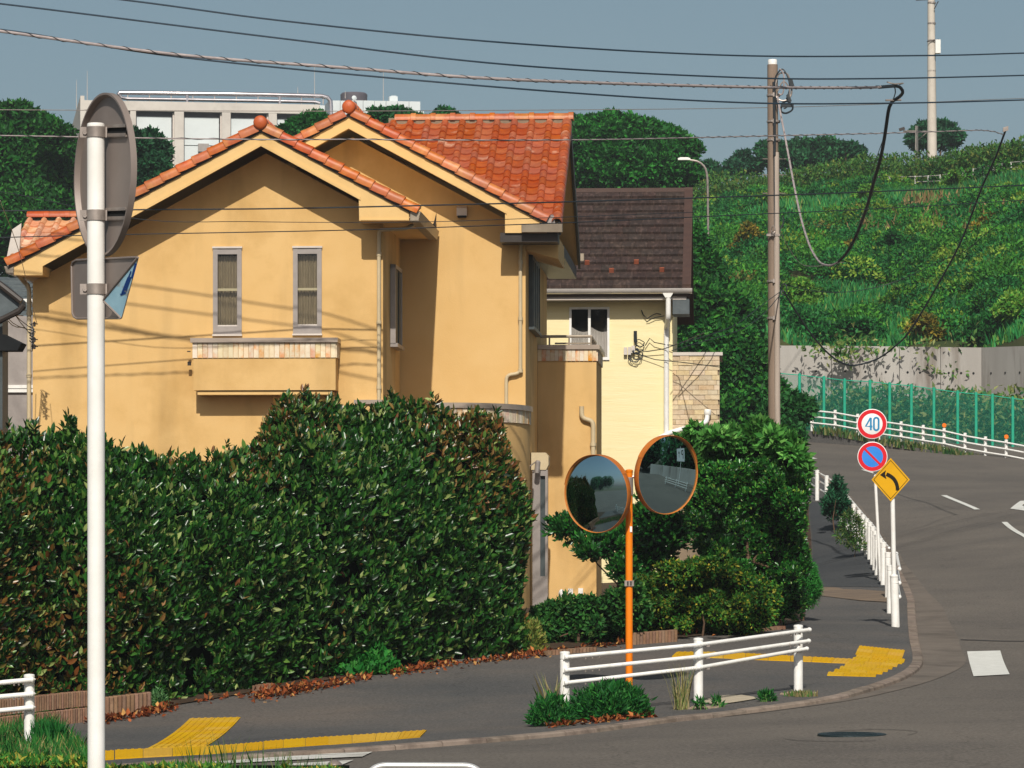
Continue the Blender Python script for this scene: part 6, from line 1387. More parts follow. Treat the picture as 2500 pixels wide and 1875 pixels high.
# coil of wires at the pole top
def coil(c, rx, ry, n, r, m, d, parent, sd, name='coiled_cable'):
    rr = random.Random(sd); mb = MB(); mb.tube([P(c[0]+rx*(1+.12*math.sin(3*a+sd))*math.cos(a), c[1]+ry*(1+.1*math.cos(2*a+sd))*math.sin(a), d-.04*math.sin(a*1.3)) for a in np.linspace(sd, sd+6.28*n, int(30*n))], r, 5); mb.build(name, M[m], parent, smooth=True)
coil((1912, 212), 20, 38, 1.1, .022, 'clamp', 87.8, t, 0); coil((1908, 215), 18, 44, .8, .018, 'cable', 87.75, t, 2); coil((1914, 232), 14, 30, .7, .018, 'clamp', 87.72, t, 3.5); coil((1920, 262), 14, 15, 1.3, .024, 'cable', 87.7, t, 1); coil((1905, 200), 10, 30, .6, .02, 'cablegrey', 87.76, t, 4.4)
mb = MB(); mb.obox(P(1932, 204, 87.7), (.05, 0, .02), (0, .03, 0), (-.03, 0, .10)); mb.obox(P(1922, 258, 87.7), (.16, 0, 0), (0, .04, 0), (0, 0, .03)); mb.obox(P(1926, 240, 87.7), (.03, 0, .03), (0, .03, 0), (-.04, 0, .1)); mb.build('splice_box', M['cable'], t, kind='stuff')
mb = MB(); mb.tube([P(1909, 525, 87.7), P(1914, 535, 87.7), P(1911, 548, 87.7), P(1905, 560, 87.7)], .02, 5); mb.build('loose_cable', M['cable'], t, smooth=True)
coil((1914, 706), 7, 14, 1.8, .014, 'cable', 87.7, t, 1.2)
coil((1888, 560), 4, 9, 2, .012, 'clamp', 87.7, t, .4)
# tall white pole and small pole on the hill
t2 = thing('utility_pole', 'tall white pole rising out of the top of the photo on the hilltop', 'utility pole', P(2275, 400, 205), 0, 'pale poles on the hilltop')
mb = MB(); mb.tube([P(2276, 430, 205), P(2273, -60, 205)], [.30, .20], 12); mb.build('shaft', M['polewhite'], t2, smooth=True)
a = P(2282.5, 112, 204.7); mb = MB(); mb.box(a.x, a.x+.30, 204.4, 204.9, P(0, 131, 204.7).z, P(0, 98, 204.7).z); mb.build('equipment_box', M['white'], t2)
for y in (10, 60, 102, 176, 250): mb = MB(); mb.lathe([(.23, 0), (.25, .02), (.25, .1), (.23, .12)], P(2274.5, y, 205), n=12); mb.build('strap', M['clamp'], t2)
mb = MB(); mb.tube([P(2236, 0, 205), P(2290, -2, 205)], .04, 5); mb.tube([P(2263, 102, 204.7), P(2292, 96, 204.7)], .03, 5); mb.tube([P(2281, 22, 204.7), P(2291, 3, 204.7)], .03, 5); mb.build('crossarm', M['dkmetal'], t2, kind='stuff')
t3 = thing('utility_pole', 'short white pole with cross arm and lamp, left of the tall white pole', 'utility pole', P(2238, 372, 212), 0, 'pale poles on the hilltop')
mb = MB(); mb.tube([P(2238, 400, 212), P(2238, 307, 212)], [.11, .09], 10); mb.build('shaft', M['polewhite'], t3, smooth=True)
mb = MB(); mb.tube([P(2205, 320, 212), P(2262, 321, 212)], .05, 5); mb.build('crossarm', M['clamp'], t3)
mb = MB(); mb.tube([P(2238, 345, 212), P(2262, 324, 212)], .03, 5); mb.build('brace', M['clamp'], t3)
mb = MB(); mb.obox(P(2202, 315, 212), (.16, 0, .05), (0, .1, 0), (-.03, 0, .08)); mb.build('lamp', M['dkmetal'], t3)
# street lamp
t4 = thing('street_lamp', 'slim curved street lamp in front of the trees right of the brown roof', 'street lamp', P(1729, 780, 125))
mb = MB(); mb.tube([tuple(p) for p in smooth_line([tuple(P(x, y, 125)) for x, y in ((1729,1000),(1729,800),(1729,600),(1728,470),(1726,425),(1718,405),(1702,394),(1685,391))], .3)], .040, 8); mb.build('mast', M['clamp'], t4, smooth=True)
mb = MB(); q = P(1670, 388.5, 125); mb.obox(q, (.22, 0, -.0), (0, .09, 0), (0, 0, .035)); mb.obox(q+Vector((-.0, 0, .04)), (.16, 0, 0), (0, .06, 0), (0, 0, .02)); mb.build('lamp_head', M['white'], t4)
# power lines across the photo
gl = 'overhead lines crossing the sky'
cable([(-300,-70,59.5),(305,0,59.2),(700,52,59.0),(1243,105,58.8),(1800,135.6,64),(2264,135.5,70),(2500,129.6,74),(2900,118,82)], 58, .015, 'cableblue', 'power_line', None, 'uppermost slate blue line across the sky', 'power line', gl)
cable([(-300,-20,59.5),(0,9,59.3),(680,93,59.0),(1243,158,58.8),(1800,189,64),(2131,192,68),(2500,184,74),(2900,172,82)], 58, .015, 'cableblue', 'power_line', None, 'second slate blue line from the top of the sky', 'power line', gl)
cable([(-300,55,59.5),(0,72,59.4),(452,141,59.1),(1243,215,58.8),(1800,250,64),(2165,252,69),(2500,244,74),(2900,230,82)], 58, .015, 'cableblue', 'power_line', None, 'slate blue line just below the thick grey wrapped cable', 'power line', gl)
c3 = cable([(-300,36,59.5),(0,76,59.3),(430,133,59.1),(850,166,59),(1243,194,58.8),(1800,212,64),(2098,214,68.4),(2150,212,69)], 58, .026, 'cablegrey', 'wrapped_cable', None, 'thick grey wrapped telephone cable ending in a bend at the upper right', 'cable', gl, twist=(.42, .007, 'cable'), n=8)
cb = thing('hanging_cable', 'thick black cable drooping in a loop from the bend down beside the utility pole', 'cable', P(2185, 215, 69))
cable([(2145,213,69),(2188,210,69.3),(2200,216,69.5),(2204,226,69.6),(2196,236,69.8),(2181,246,70)], 69, .034, 'cable', 'bend', cb, step=.08)
cable([(2181,244,70),(2171,262,70.2),(2166,290,70.5),(2160,332,71),(2150,385,72),(2135,438,73),(2118,500,74.5),(2104,540,76),(2089,578,77),(2068,616,78),(2048,638,79)], 72, .036, 'cable', 'drop', cb, twist=(.5, .006, 'cable'), step=.2)
cable([(2048,638,79),(2031,648,79.5),(2015,647,80),(2002,641,80.6),(1989,624,81.5),(1977,601,82.5),(1963,560,84),(1952,518,85),(1938,450,86),(1925,380,87),(1912,310,87.5),(1903,265,87.7),(1898,235,87.8)], 80, .026, 'cablegrey', 'riser', cb, twist=(.45, .006, 'cable'), step=.2)
cable([(2165,200,69.2),(2184,205,69.2),(2205,203,69.3),(2195,206,69.3)], 69, .014, 'clamp', 'hanger', cb, step=.1)
cable([(2184,212,69.3),(2186,225,69.4),(2181,243,69.9)], 69, .012, 'cable', 'hanger', cb, step=.1)
cable([(2162,245,69.9),(2200,244,70)], 69, .02, 'clamp', 'hanger', cb, step=.1)
cable([(2158,335,71),(2140,385,73),(2125,430,76)], 69, .008, 'cable', 'tie_wire', cb, step=.2)
cable([(-200,331,60),(0,331,60),(348,337,60),(700,341,60),(841,340,60),(1100,342,60),(1450,341,62),(1800,333.5,68),(2165,325,74),(2364,318.6,77),(2397,318,78),(2430,322,79),(2449,329,79.5)], 60, .011, 'cablegrey', 'wrapped_cable', None, 'thin spiral wrapped grey line crossing in front of the roof ridges', 'cable', gl, twist=(.55, .006, 'cable'))
t5 = thing('drop_cable', 'black line running down across the slope from its grey clamp at the right', 'cable', P(2453, 318, 79.5))
cable([(2455,318,79.6),(2430,385,81),(2397,458,83),(2344,594,87),(2277,717,91),(2219,811,95),(2183,847,97),(2143,876,98),(2089,892,98),(2053,885,97),(2017,858,95),(1974,807,92),(1940,755,90),(1912,710,88)], 80, .024, 'cable', 'drop', t5, twist=(.4, .005, 'cable'))
mb = MB(); mb.obox(P(2455, 315, 79.5), (.06, 0, .02), (0, .03, 0), (0, 0, .05)); mb.build('clamp', M['clamp'], t5)
cable([(-200,520,62),(0,515,62),(341,512,62),(700,509,62),(1100,500,62),(1450,491,64),(1800,480,68),(2131,468,74),(2500,452,80),(2900,432,86)], 62, .013, 'cable', 'power_line', None, 'dark line crossing in front of both gables and the brown roof', 'power line', gl)
cable([(-200,470,62),(0,468,62),(341,535,62),(600,541,62),(841,543,62),(1069,541,62),(1300,533,63.2),(1700,518,67)], 62, .006, 'cable', 'telephone_line', None, 'very thin line just below the dark line in front of the ochre gables', 'telephone line', gl)
cable([(-200,590,62),(0,580,62),(331,572,62),(600,567,62),(841,562,62),(1100,554,62),(1450,541,64),(1800,525,68),(2131,510,74),(2500,489,80),(2900,466,86)], 62, .009, 'cable', 'telephone_line', None, 'thin line crossing just above the slim windows', 'telephone line', gl)
cable([(-200,268,110),(0,268,110),(600,271,112),(1100,270,114),(1900,262,125),(2500,240,140)], 110, .012, 'clamp', 'power_line', None, 'faint pale line touching the upper ridge cap', 'power line', gl)
cable([(2500,510,82),(2420,560,84),(2360,610,87),(2290,640,89),(2180,690,90),(2080,712,89.5),(2000,712,89),(1935,700,88.4),(1914,694,88)], 62, .010, 'cable', 'telephone_line', None, 'thin dark line sagging over the slope towards the utility pole', 'telephone line', gl)
cable([(1905,712,88),(1860,745,84),(1800,790,82),(1740,815,80.5),(1660,838,79.8)], 62, .010, 'cable', 'service_wire', None, 'upper service wire from the utility pole down to the pale yellow house', 'service wire', 'service wires to the pale house')
cable([(1905,720,88),(1860,770,84),(1800,808,82),(1700,838,80.5),(1640,856,79.8)], 62, .010, 'cable', 'service_wire', None, 'lower service wire from the utility pole down to the pale yellow house', 'service wire', 'service wires to the pale house')
cable([(1899,545,87.8),(1912,580,88),(1950,640,89),(1990,650,90),(2060,640,92)], 62, .008, 'clamp', 'stay_wire', None, 'thin pale wire curling off the utility pole over the slope', 'wire', None)
# ================================================================== SIGNS AND MIRRORS
def basis(n, roll=0.0):
    n = Vector(n).normalized(); r = n.cross(Vector((0, 0, 1))).normalized(); r = -r if False else r; u = r.cross(n).normalized()
    if roll: R_ = Matrix.Rotation(roll, 3, n); r = R_ @ r; u = R_ @ u
    return n, r, u
def mirror_head(t, c, n, R, roll=0.0):
    n, r, u = basis(n, roll); c = Vector(c); Rc = 2.3
    mb = MB(); N = 40; rows = []
    for k in range(0, 11):
        rr = R*.99*k/10; h = math.sqrt(Rc*Rc-rr*rr)-math.sqrt(Rc*Rc-(R*.99)**2); rows.append([tuple(c+r*rr*math.cos(a)+u*rr*math.sin(a)+n*(h-.01)) for a in np.linspace(0, 2*math.pi, N+1)])
    mb.grid(rows); mb.build('mirror_glass', M['mirror'], t, smooth='all')
    mb = MB(); rows = []
    for rad, h in ((.001, -.085), (R*.6, -.115), (R*.95, -.095), (R, -.08), (R*1.004, .0), (R*1.004, .006), (R*1.0, .008), (R*.992, .004), (R*.985, -.012)): rows.append([tuple(c+r*rad*math.cos(a)+u*rad*math.sin(a)+n*h) for a in np.linspace(0, 2*math.pi, N+1)])
    mb.grid(rows); mb.build('rim', M['rimorange'], t, smooth='all')
    mb = MB(); rows = []
    aa = np.linspace(math.radians(22), math.radians(158), 26)
    for h, sc in ((-.08, 1.010), (.015, 1.014), (.034, 1.016), (.036, 1.010), (.015, 1.006), (.0, 1.004)): rows.append([tuple(c+(r*math.cos(a)+u*math.sin(a))*R*sc+n*(h*(math.sin((a-aa[0])/(aa[-1]-aa[0])*math.pi)**.35 if h > .03 else 1))) for a in aa])
    mb.grid(rows); mb.build('hood', M['rimorange'], t, smooth=True)
mp = G(1536, 1702, .12); mp.z = g1(mp.x, mp.y)+.04; tm = thing('traffic_mirror', 'orange pole carrying two round convex traffic mirrors at the corner', 'traffic mirror', mp)
s_ = F/mp.y; zt_ = P(1536, 1154, mp.y).z
mb = MB(); mb.tube([mp-Vector((0, 0, .15)), (mp.x-.0, mp.y, zt_)], .044, 16); mb.lathe([(.044, 0), (.047, .004), (.047, .03), (.03, .04), (.001, .042)], (mp.x, mp.y, zt_), n=16); mb.build('pole', M['orange'], tm, smooth=True)
mb = MB(); mb.lathe([(.045, 0), (.050, .004), (.050, .22), (.045, .225)], (mp.x, mp.y, P(0, 1210, mp.y).z), n=16); mb.build('grey_band', M['alu'], tm, smooth=True)
mb = MB(); c = Vector((mp.x, mp.y, P(0, 1424, mp.y).z)); mb.lathe([(.046, -.033), (.052, -.033), (.052, .033), (.046, .033)], c, n=16); mb.obox(c+Vector((0, -.052, 0)), (.058, 0, 0), (0, .006, 0), (0, 0, .035)); cl_ = mb.build('clamp_band', M['clamp'], tm)
mb = MB(); mb.obox(c+Vector((-.018, -.06, 0)), (.008, 0, 0), (0, .004, 0), (0, 0, .025)); mb.obox(c+Vector((.02, -.06, 0)), (.008, 0, 0), (0, .004, 0), (0, 0, .025)); mb.build('clamp_slot', M['darkvoid'], cl_, kind='stuff')
mb = MB(); c2 = P(1540.5, 1292, mp.y-.046); mb.obox(c2, (.013, 0, 0), (0, .003, 0), (0, 0, .035)); mb.build('sticker', M['signwhite'], tm)
cL_ = P(1455, 1206, mp.y-.12); cR_ = P(1631, 1160, mp.y-.10)
mirror_head(tm, cL_, (-.60, -.78, -.05), .478, math.radians(8)); mirror_head(tm, cR_, (.62, -.77, -.10), .484, math.radians(-3))
mb = MB(); mb.tube([(mp.x, mp.y, cR_.z-.02), cR_+Vector((-.05, .07, -.0))], .02, 8); mb.tube([(mp.x, mp.y, cL_.z+.1), cL_+Vector((.05, .08, .05))], .02, 8); mb.build('mirror_arm', M['alu'], tm, smooth=True, kind='stuff')
# ---- speed limit and no parking signs
ps = P(2150, 1425, 69.7); ps.z = g1(ps.x, ps.y)+.05; t = thing('round_sign_post', 'white post with a 40 speed limit disc above a no parking disc', 'traffic sign', ps)
top_ = P(2128, 1000, 69.7); mb = MB(); mb.tube([ps, top_], .031, 12); mb.build('post', M['white'], t, smooth=True)
def disc(c, R, m, off, parent, name, n=(0, -1, 0), a0=0, a1=2*math.pi, r0=0.0, N=48):
    n, r, u = basis(n); mb = MB(); c = Vector(c)+n*off; rows = [[tuple(c+(r*math.cos(a)+u*math.sin(a))*rr) for a in np.linspace(a0, a1, N+1)] for rr in (max(r0, .0005), R)]; return mb.grid(rows).build(name, M[m], parent)
nS = (-.05, -1, -.02)
def sign_disc(c, R, name):
    n, r, u = basis(nS); mb = MB(); mb.lathe([(.001, -.012), (R*.98, -.012), (R, -.008), (R, .004), (R*.99, .006), (.001, .006)], c, nS, 48); return mb.build(name, M['signwhite'], t, smooth=True)
c40 = P(2129, 1035, 69.6); R4 = 36.6/F*69.6
d40 = sign_disc(c40, R4, 'speed_limit_disc'); disc(c40, R4*.955, 'signred', .0075, d40, 'red_ring', nS, r0=R4*.70)
cnp = P(2130, 1115, 69.6); dnp = sign_disc(cnp, R4, 'no_parking_disc'); disc(cnp, R4*.955, 'signred', .0075, dnp, 'red_ring', nS, r0=R4*.70); disc(cnp, R4*.70, 'signblue', .0070, dnp, 'blue_field', nS)
n_, r_, u_ = basis(nS); mb = MB(); dd = (r_*-1+u_*1).normalized() if (Vector((1, 0, 0)).dot(r_) > 0) else (r_+u_).normalized(); ee = n_.cross(dd); mb.obox(cnp+n_*.009, dd*R4*.72, ee*R4*.075, n_*.0008); mb.build('red_bar', M['signred'], dnp)
def stroke(parent, pts, w_, m, c, n, off, sc, name='digit'):
    """flat stroke lettering on a sign face, pts in units of sc"""
    n, r, u = basis(n); x = Vector((1, 0, 0)); r = r if r.dot(x) > 0 else -r; mb = MB(); P_ = [Vector(c)+r*a*sc+u*b*sc+n*off for a, b in pts]; rows = [[], []]
    for i, p in enumerate(P_):
        d = (P_[min(i+1, len(P_)-1)]-P_[max(i-1, 0)]).normalized(); s = n.cross(d)*w_/2*sc; rows[0].append(p+s); rows[1].append(p-s)
    return mb.grid(rows).build(name, M[m], parent)
W4 = .125
stroke(d40, [(-.08, -.42), (-.08, .42)], W4, 'signnum', c40, nS, .0095, R4); stroke(d40, [(-.10, .42), (-.42, -.16), (-.03, -.16)], W4*.9, 'signnum', c40, nS, .0098, R4); stroke(d40, [(-.12, -.17), (.02, -.17)], W4, 'signnum', c40, nS, .0101, R4)
oval = [(.28+.155*math.cos(a), .25+.17*math.sin(a)) for a in np.linspace(0, math.pi, 16)]+[(.28+.155*math.cos(a), -.25+.17*math.sin(a)) for a in np.linspace(math.pi, 2*math.pi, 16)]+[(.435, .25), (.434, .26)]
stroke(d40, oval, W4, 'signnum', c40, nS, .0095, R4)
mb = MB(); mb.obox(P(2127, 1075, 69.68), (.05, 0, 0), (0, .02, 0), (0, 0, .03)); mb.build('bracket', M['clamp'], t)
# ---- yellow diamond
py_ = G(2187, 1533, .1); py_.z = g1(py_.x, py_.y)+.04; D5 = py_.y; t = thing('diamond_sign_post', 'white post with a yellow diamond left bend arrow sign at the corner', 'traffic sign', py_)
xt = P(2178, 1225, D5); mb = MB(); ym_ = P(2183, 1410, D5); mb.tube([ym_-Vector((0, 0, .1)), xt+Vector((0, 0, .45))], .038, 14); mb.build('post', M['white'], t, smooth=True)
mb = MB(); mb.tube([py_-Vector((0, 0, .1)), ym_], .068, 18); mb.lathe([(.068, 0), (.071, .005), (.071, .03), (.05, .045), (.038, .05)], ym_, n=18); mb.lathe([(.069, 0), (.072, .004), (.072, .02), (.069, .024)], P(2184, 1424, D5), n=18); mb.build('post_sleeve', M['whiteworn'], t, smooth=True)
cy = P(2174.5, 1171, D5-.06); w_ = 46.5/F*D5; h_ = 53/F*D5; nY = (-.12, -1, -.03); n_, r_, u_ = basis(nY); r_ = r_ if r_.x > 0 else -r_
def dia(k, off, m, name, parent, th=0, k2=None):
    mb = MB(); c = cy+n_*off; q = [c+r_*w_*k, c+u_*h_*k, c-r_*w_*k, c-u_*h_*k]
    if k2 is None: mb.prism(q, n_*-(th or .001))
    else:
        q2 = [c+r_*w_*k2, c+u_*h_*k2, c-r_*w_*k2, c-u_*h_*k2]
        for i in range(4): mb.quad(q[i], q[(i+1) % 4], q2[(i+1) % 4], q2[i])
    return mb.build(name, M[m], parent)
dp = dia(1.0, .0, 'signyellow', 'diamond_plate', t, .012); dia(.90, .003, 'signblack', 'black_border', dp, k2=.865)
arc = [(.36+0, -.50), (.34, -.30), (.26, -.10), (.13, .06), (-.05, .18), (-.22, .255)]
def stroke2(pts, w0, w1, name, m='signblack'):
    mb = MB(); P_ = [cy+r_*a*w_+u_*b*h_+n_*.003 for a, b in pts]; rows = [[], []]
    for i, p in enumerate(P_):
        d = (P_[min(i+1, len(P_)-1)]-P_[max(i-1, 0)]).normalized(); s = n_.cross(d)*(w0+(w1-w0)*i/(len(P_)-1))/2*w_; rows[0].append(p+s); rows[1].append(p-s)
    return mb.grid(rows).build(name, M[m], dp)
stroke2([tuple(q) for q in smooth_line(arc, .05)], .18, .20, 'arrow_shaft')
mb = MB(); mb.poly([cy+r_*a*w_+u_*b*h_+n_*.0034 for a, b in ((-.56, .22), (-.24, .44), (-.29, .26), (-.22, .02))]); mb.build('arrow_head', M['signblack'], dp)
# ---- tall white pole with sign backs in the foreground
D6 = 13.9; tp = P(234, 302, D6); zb = g1(tp.x, D6)-.0; t = thing('white_sign_pole', 'tall thick white pole in the left foreground holding the backs of two signs', 'sign pole', (tp.x, D6, zb))
mb = MB(); mb.tube([(P(236, 0, D6).x, D6, zb-.2), (tp.x, D6, tp.z-.01)], .035, 24); mb.lathe([(.035, 0), (.0355, .003), (.034, .012), (.03, .014), (.001, .014)], (tp.x, D6, tp.z-.012), n=24); mb.build('pole', M['white'], t, smooth=True)
nB = Vector((-.89, -.455, 0)).normalized(); cP = P(261, 427, D6+.035); R6 = 199.5/F*D6
mb = MB(); prof = [(.001, .0), (R6*.955, .0), (R6*.965, .012), (R6*.975, .022), (R6*1.0, .022), (R6*1.0, -.004), (R6*.98, -.006), (.001, -.006)]; mb.lathe(prof, cP, nB, 64); rd_ = mb.build('round_plate', M['signback'], t, smooth=True)
disc(cP, R6*.97, 'signwhite', .0075, rd_, 'sign_face', -nB)
def rail_on_plate(px0, px1, y, hpx, c, parent):
    a, b = RP(px0, y, c, nB), RP(px1, y-1.5, c, nB); h = hpx/F*D6/2; mb = MB(); x = (b-a)/2; m_ = (a+b)/2
    mb.obox(m_+nB*.006+Vector((0, 0, h)), x, nB*.006, (0, 0, .004)); mb.obox(m_+nB*.006-Vector((0, 0, h)), x, nB*.006, (0, 0, .004)); mb.obox(m_+nB*.012+Vector((0, 0, h*.8)), x, nB*.001, (0, 0, h*.22)); mb.obox(m_+nB*.012-Vector((0, 0, h*.75)), x, nB*.001, (0, 0, h*.28)); mb.build('bracket_channel', M['clamp'], parent)
    mb = MB(); mb.obox(m_+nB*.004, x*.94, nB*.002, (0, 0, h*.5)); mb.build('channel_slot', M['darkvoid'], parent)
def pole_clamp(y, parent=None):
    c = P(235, y, D6); mb = MB(); mb.lathe([(.0355, -.021), (.0395, -.021), (.0395, .021), (.0355, .021)], c, n=24); cl_ = mb.build('clamp', M['clamp'], t, smooth=True)
    mb = MB(); a = P(199, y, D6-.006); mb.obox((a+P(216, y, D6-.006))/2, ((P(216, y, D6)-a).x/2+.006, 0, 0), (0, .004, 0), (0, 0, .021)); b = P(258, y, D6-.004); mb.obox((b+P(256, y, D6))/2, (.008, 0, 0), (0, .008, 0), (0, 0, .021)); mb.build('clamp_ear', M['clamp'], cl_)
    mb = MB(); mb.lathe([(.010, 0), (.010, .006), (.0085, .008), (.001, .008)], P(207.5, y+1, D6-.01), (0, -1, 0), 6); mb.build('bolt', M['clamp'], cl_)
for y, pl in ((323, 1), (526, 1)): rail_on_plate(264, 313, y-3, 26, cP, rd_); pole_clamp(y)
pole_clamp(706)
# lower plate with bent corner
cR = P(255, 700, D6+.035)
pr_ = lambda x, y: RP(x, y, cR, nB)
T1, T3 = (337, 628), (296, 777)
cor = [(186, 636)]; out = [(181, 768)]
outl = [(177, 650), (182, 638), (190, 634), T1, T3, (300, 777), (190, 778), (182, 772), (178, 755)]
outl = [(177, 650), (180, 640), (188, 635), T1, T3, (190, 778), (183, 774), (179, 764)]
mb = MB(); mb.prism([pr_(*q) for q in outl], nB*-.004); pl_ = mb.build('rectangular_plate', M['signback'], t)
mb = MB(); q = [pr_(*a) for a in outl]; q = q[4:]+q[:4]; mb.tube([p+nB*.004 for p in q], .0045, 6); mb.build('folded_edge', M['signback'], pl_, smooth=True)
T2 = P(251, 733, D6-.10); a, b = pr_(*T1), pr_(*T3)
mb = MB(); mid = (a+T2)/2; rr_ = Vector((0, 0, 0)); tri = [a, a.lerp(T2, .94), T2+Vector((.004, .01, -.008)), b.lerp(T2, .9), b]; nT = (a-T2).cross(b-T2).normalized(); nT = nT if nT.y < 0 else -nT
mb.prism([p for p in tri], -nT*.003); bt = mb.build('bent_corner', M['bluesign'], pl_)
mb = MB(); mb.tube([a+nT*.001, a.lerp(T2, .93), T2+Vector((.003, .006, -.002)), T2.lerp(b, .06), b], .0055, 6); mb.build('bent_edge', M['signback'], pl_, smooth=True)
def tp_(u, v): return T2+(a-T2)*u+(b-T2)*v+nT*.002        # marks of the blue print
for (u0_, v0_, u1_, v1_, w_) in ((.34,.42,.62,.22,.010),(.42,.46,.66,.27,.008),(.30,.40,.40,.50,.008),(.66,.34,.9,.10,.012),(.62,.22,.74,.14,.006)):
    p0, p1 = tp_(u0_, v0_), tp_(u1_, v1_); d = (p1-p0).normalized(); s = nT.cross(d)*w_/2; mb = MB(); mb.quad(p0+s, p1+s, p1-s, p0-s); mb.build('print_stroke', M['bluebold'], bt)
# ---- foreground bollard ball and steel hoop at the bottom edge
q = P(817, 1878, 18); z0 = g1(q.x, q.y); t = thing('ball_bollard', 'round grey ball cap of a bollard at the bottom edge', 'bollard', (q.x, q.y, z0))
mb = MB(); mb.tube([(q.x, q.y, z0), (q.x, q.y, q.z)], .03, 14); mb.build('stem', M['ball'], t, smooth=True)
mb = MB(); R7 = 21.5/F*18; mb.lathe([(R7*math.sin(a)+1e-4, -R7*math.cos(a)) for a in np.linspace(.05, math.pi, 18)], P(817, 1877, 18), n=28); mb.build('ball', M['ball'], t, smooth='all')
q0, q1 = P(895, 1870, 17), P(1180, 1870, 17); z0 = g1(q0.x, 17); t = thing('steel_hoop', 'polished steel hoop barrier cut by the bottom edge', 'barrier', ((q0.x+q1.x)/2, 17, z0))
zt_ = P(0, 1869, 17).z; mb = MB(); mb.tube(bend([(q0.x, 17, z0), (q0.x, 17, zt_), (q1.x, 17, zt_-.002), (q1.x, 17, z0)], .1, 10), .017, 16); mb.build('hoop_tube', M['steel'], t, smooth='all')
# ---- left foreground grass and planting strip
X = []
for k in range(9000):
    px = random.uniform(-40, 215); py = random.uniform(1760+max(0, (px-110))*.9 if px > 60 else 1775, 1960); X.append((px, py))
pts = []
for px, py in X[:5200]: g = G(px, min(py, 1990), 0); pts.append((g.x, g.y, g1(g.x, g.y)))
pts = np.array(pts); k = vnoise(pts, 2.2, 4)
lawn = MB(); gA = [G(*q) for q in [(-200,1790),(20,1775),(110,1790),(160,1830),(200,1880),(230,1960)]]; gB = [G(*q) for q in [(-200,2050),(-100,2050),(0,2050),(60,2050),(120,2050),(200,2050)]]
A_, B_ = pair_smooth([g[:2] for g in gA], [g[:2] for g in gB]); loft('grass_bank', A_, B_, .06, M['soil'], nx=5, kind='structure')
blades('lawn_grass', pts+np.array([0, 0, .05]), .16, .014, pal(len(pts), ['#2a6a2a', '#3a7a30', '#8a8a50', '#a89a68', '#1f5a24'], [4, 4, 1, .7, 3])*(1+.3*k)[:, None].clip(.6, 1.4), M['leafmatte'], lean=.6)
tuft('dense tall green grass beside the end post of the left guard rail', 118, 1828, 40, 60, 900, ['#1f6a2c', '#2c7a30', '#175a24'], wd=.016)
tuft('pale dead grass at the foot of the left guard rail post', 90, 1822, 34, 40, 500, ['#9a9060', '#7f8450', '#5a7a3c'], wd=.012)
n = 5200; px = RNG.uniform(-60, 830, n); d = RNG.uniform(14.6, 16.4, n); top = np.where(px < 230, 1862, 1876)+9*vnoise(np.c_[px/40, d, px*0], 1.0, 3)+np.where((px > 560) & (px < 690), 20, 0)+np.where(px > 700, 14, 0)+np.abs(RNG.normal(size=n))*9
pts = np.c_[(px-1250)/F*d, d, CZ+(HY-top)/F*d]
vt_ = thing('edge_planting', 'low variegated yellow and green leaves along the bottom left edge', 'plants', (float(pts[:, 0].mean()), 15.5, -.2))
leaf_mesh('foliage', pts, np.tile([0, -.4, .9], (n, 1)), .036, .34, pal(n, ['#a8a03c', '#c0b050', '#5a8a30', '#2f6a28', '#3f7a2c'], [2, 1, 3, 3, 3]), M['leafmatte'], vt_, up=.5)
mb = MB(); a = P(-60, 1890, 15.5); b = P(830, 1890, 15.5); mb.box(a.x, b.x, 14.6, 16.4, -.3, a.z-.02); mb.build('shade_hull', M['hull'], vt_)
for px_, py_, h_ in ((550, 1866, 60), (610, 1872, 45), (475, 1868, 50), (775, 1878, 30), (690, 1872, 38), (730, 1876, 30)):
    q = P(px_, py_, 15.2); tt = thing('grass_tuft', {550:'grass sprig in front of the yellow paving block',610:'grass sprig right of the yellow paving block',475:'leftmost grass sprig at the bottom edge, beside the white pole',775:'short sprig left of the grey ball',690:'round tuft over the white edge line',730:'small sprig between the round tuft and the grey ball'}[px_], 'grass tuft', q, 0, 'grass sprigs at the bottom edge')
    n = 46; p = np.array(q)+np.c_[RNG.normal(size=n)*.035, RNG.normal(size=n)*.03, -.06+RNG.uniform(-.03, .0, n)]; blades('blades', p, h_/F*15.2+.05, .004, pal(n, ['#4a7a34', '#7f8a50', '#2f6a2c']), M['leafmatte'], tt, lean=.4)
# ================================================================== FAR OFFICE BUILDING
OF = Frame(560, 262, -math.radians(9.0)); t = thing('office_building', 'long pale concrete building with roof pipes behind the ochre house', 'building', OF.o, math.radians(9.0))
def ob(mb, name, m, parent=None, smooth=False, **kw): return mb.build(name, M[m], parent or t, smooth=smooth, local=True, **kw)
oh = OF.hl; a0 = OF.u(206, 0); a1 = OF.u(782, 0); zt_ = OF.zz(500, 250, 0); zb2 = OF.zz(500, 273, 0)
mb = MB(); mb.box(a0, a1, 0, .4, zb2, zt_); ob(mb, 'parapet', 'mast')
mb = MB(); mb.box(a0, a1, .9, 1.1, 8, zb2+.1); ob(mb, 'back_wall', 'tank')
mb = MB(); z1 = OF.zz(206, 250, 0); mb.box(a0-.3, a0+.0, .01, 26, 8, z1+.5); ob(mb, 'flank_wall', 'mast')
edges = [206, 240, 310, 332, 426, 449, 542, 563, 656, 676, 770, 782]
cols_px = [(206, 226), (318, 332), (426, 449), (542, 563), (656, 676), (770, 782)]
for x0, x1 in cols_px: mb = MB(); mb.box(OF.u(x0, 0), OF.u(x1, 0), .02, .9, 8, zb2-.005); ob(mb, 'column', 'mast')
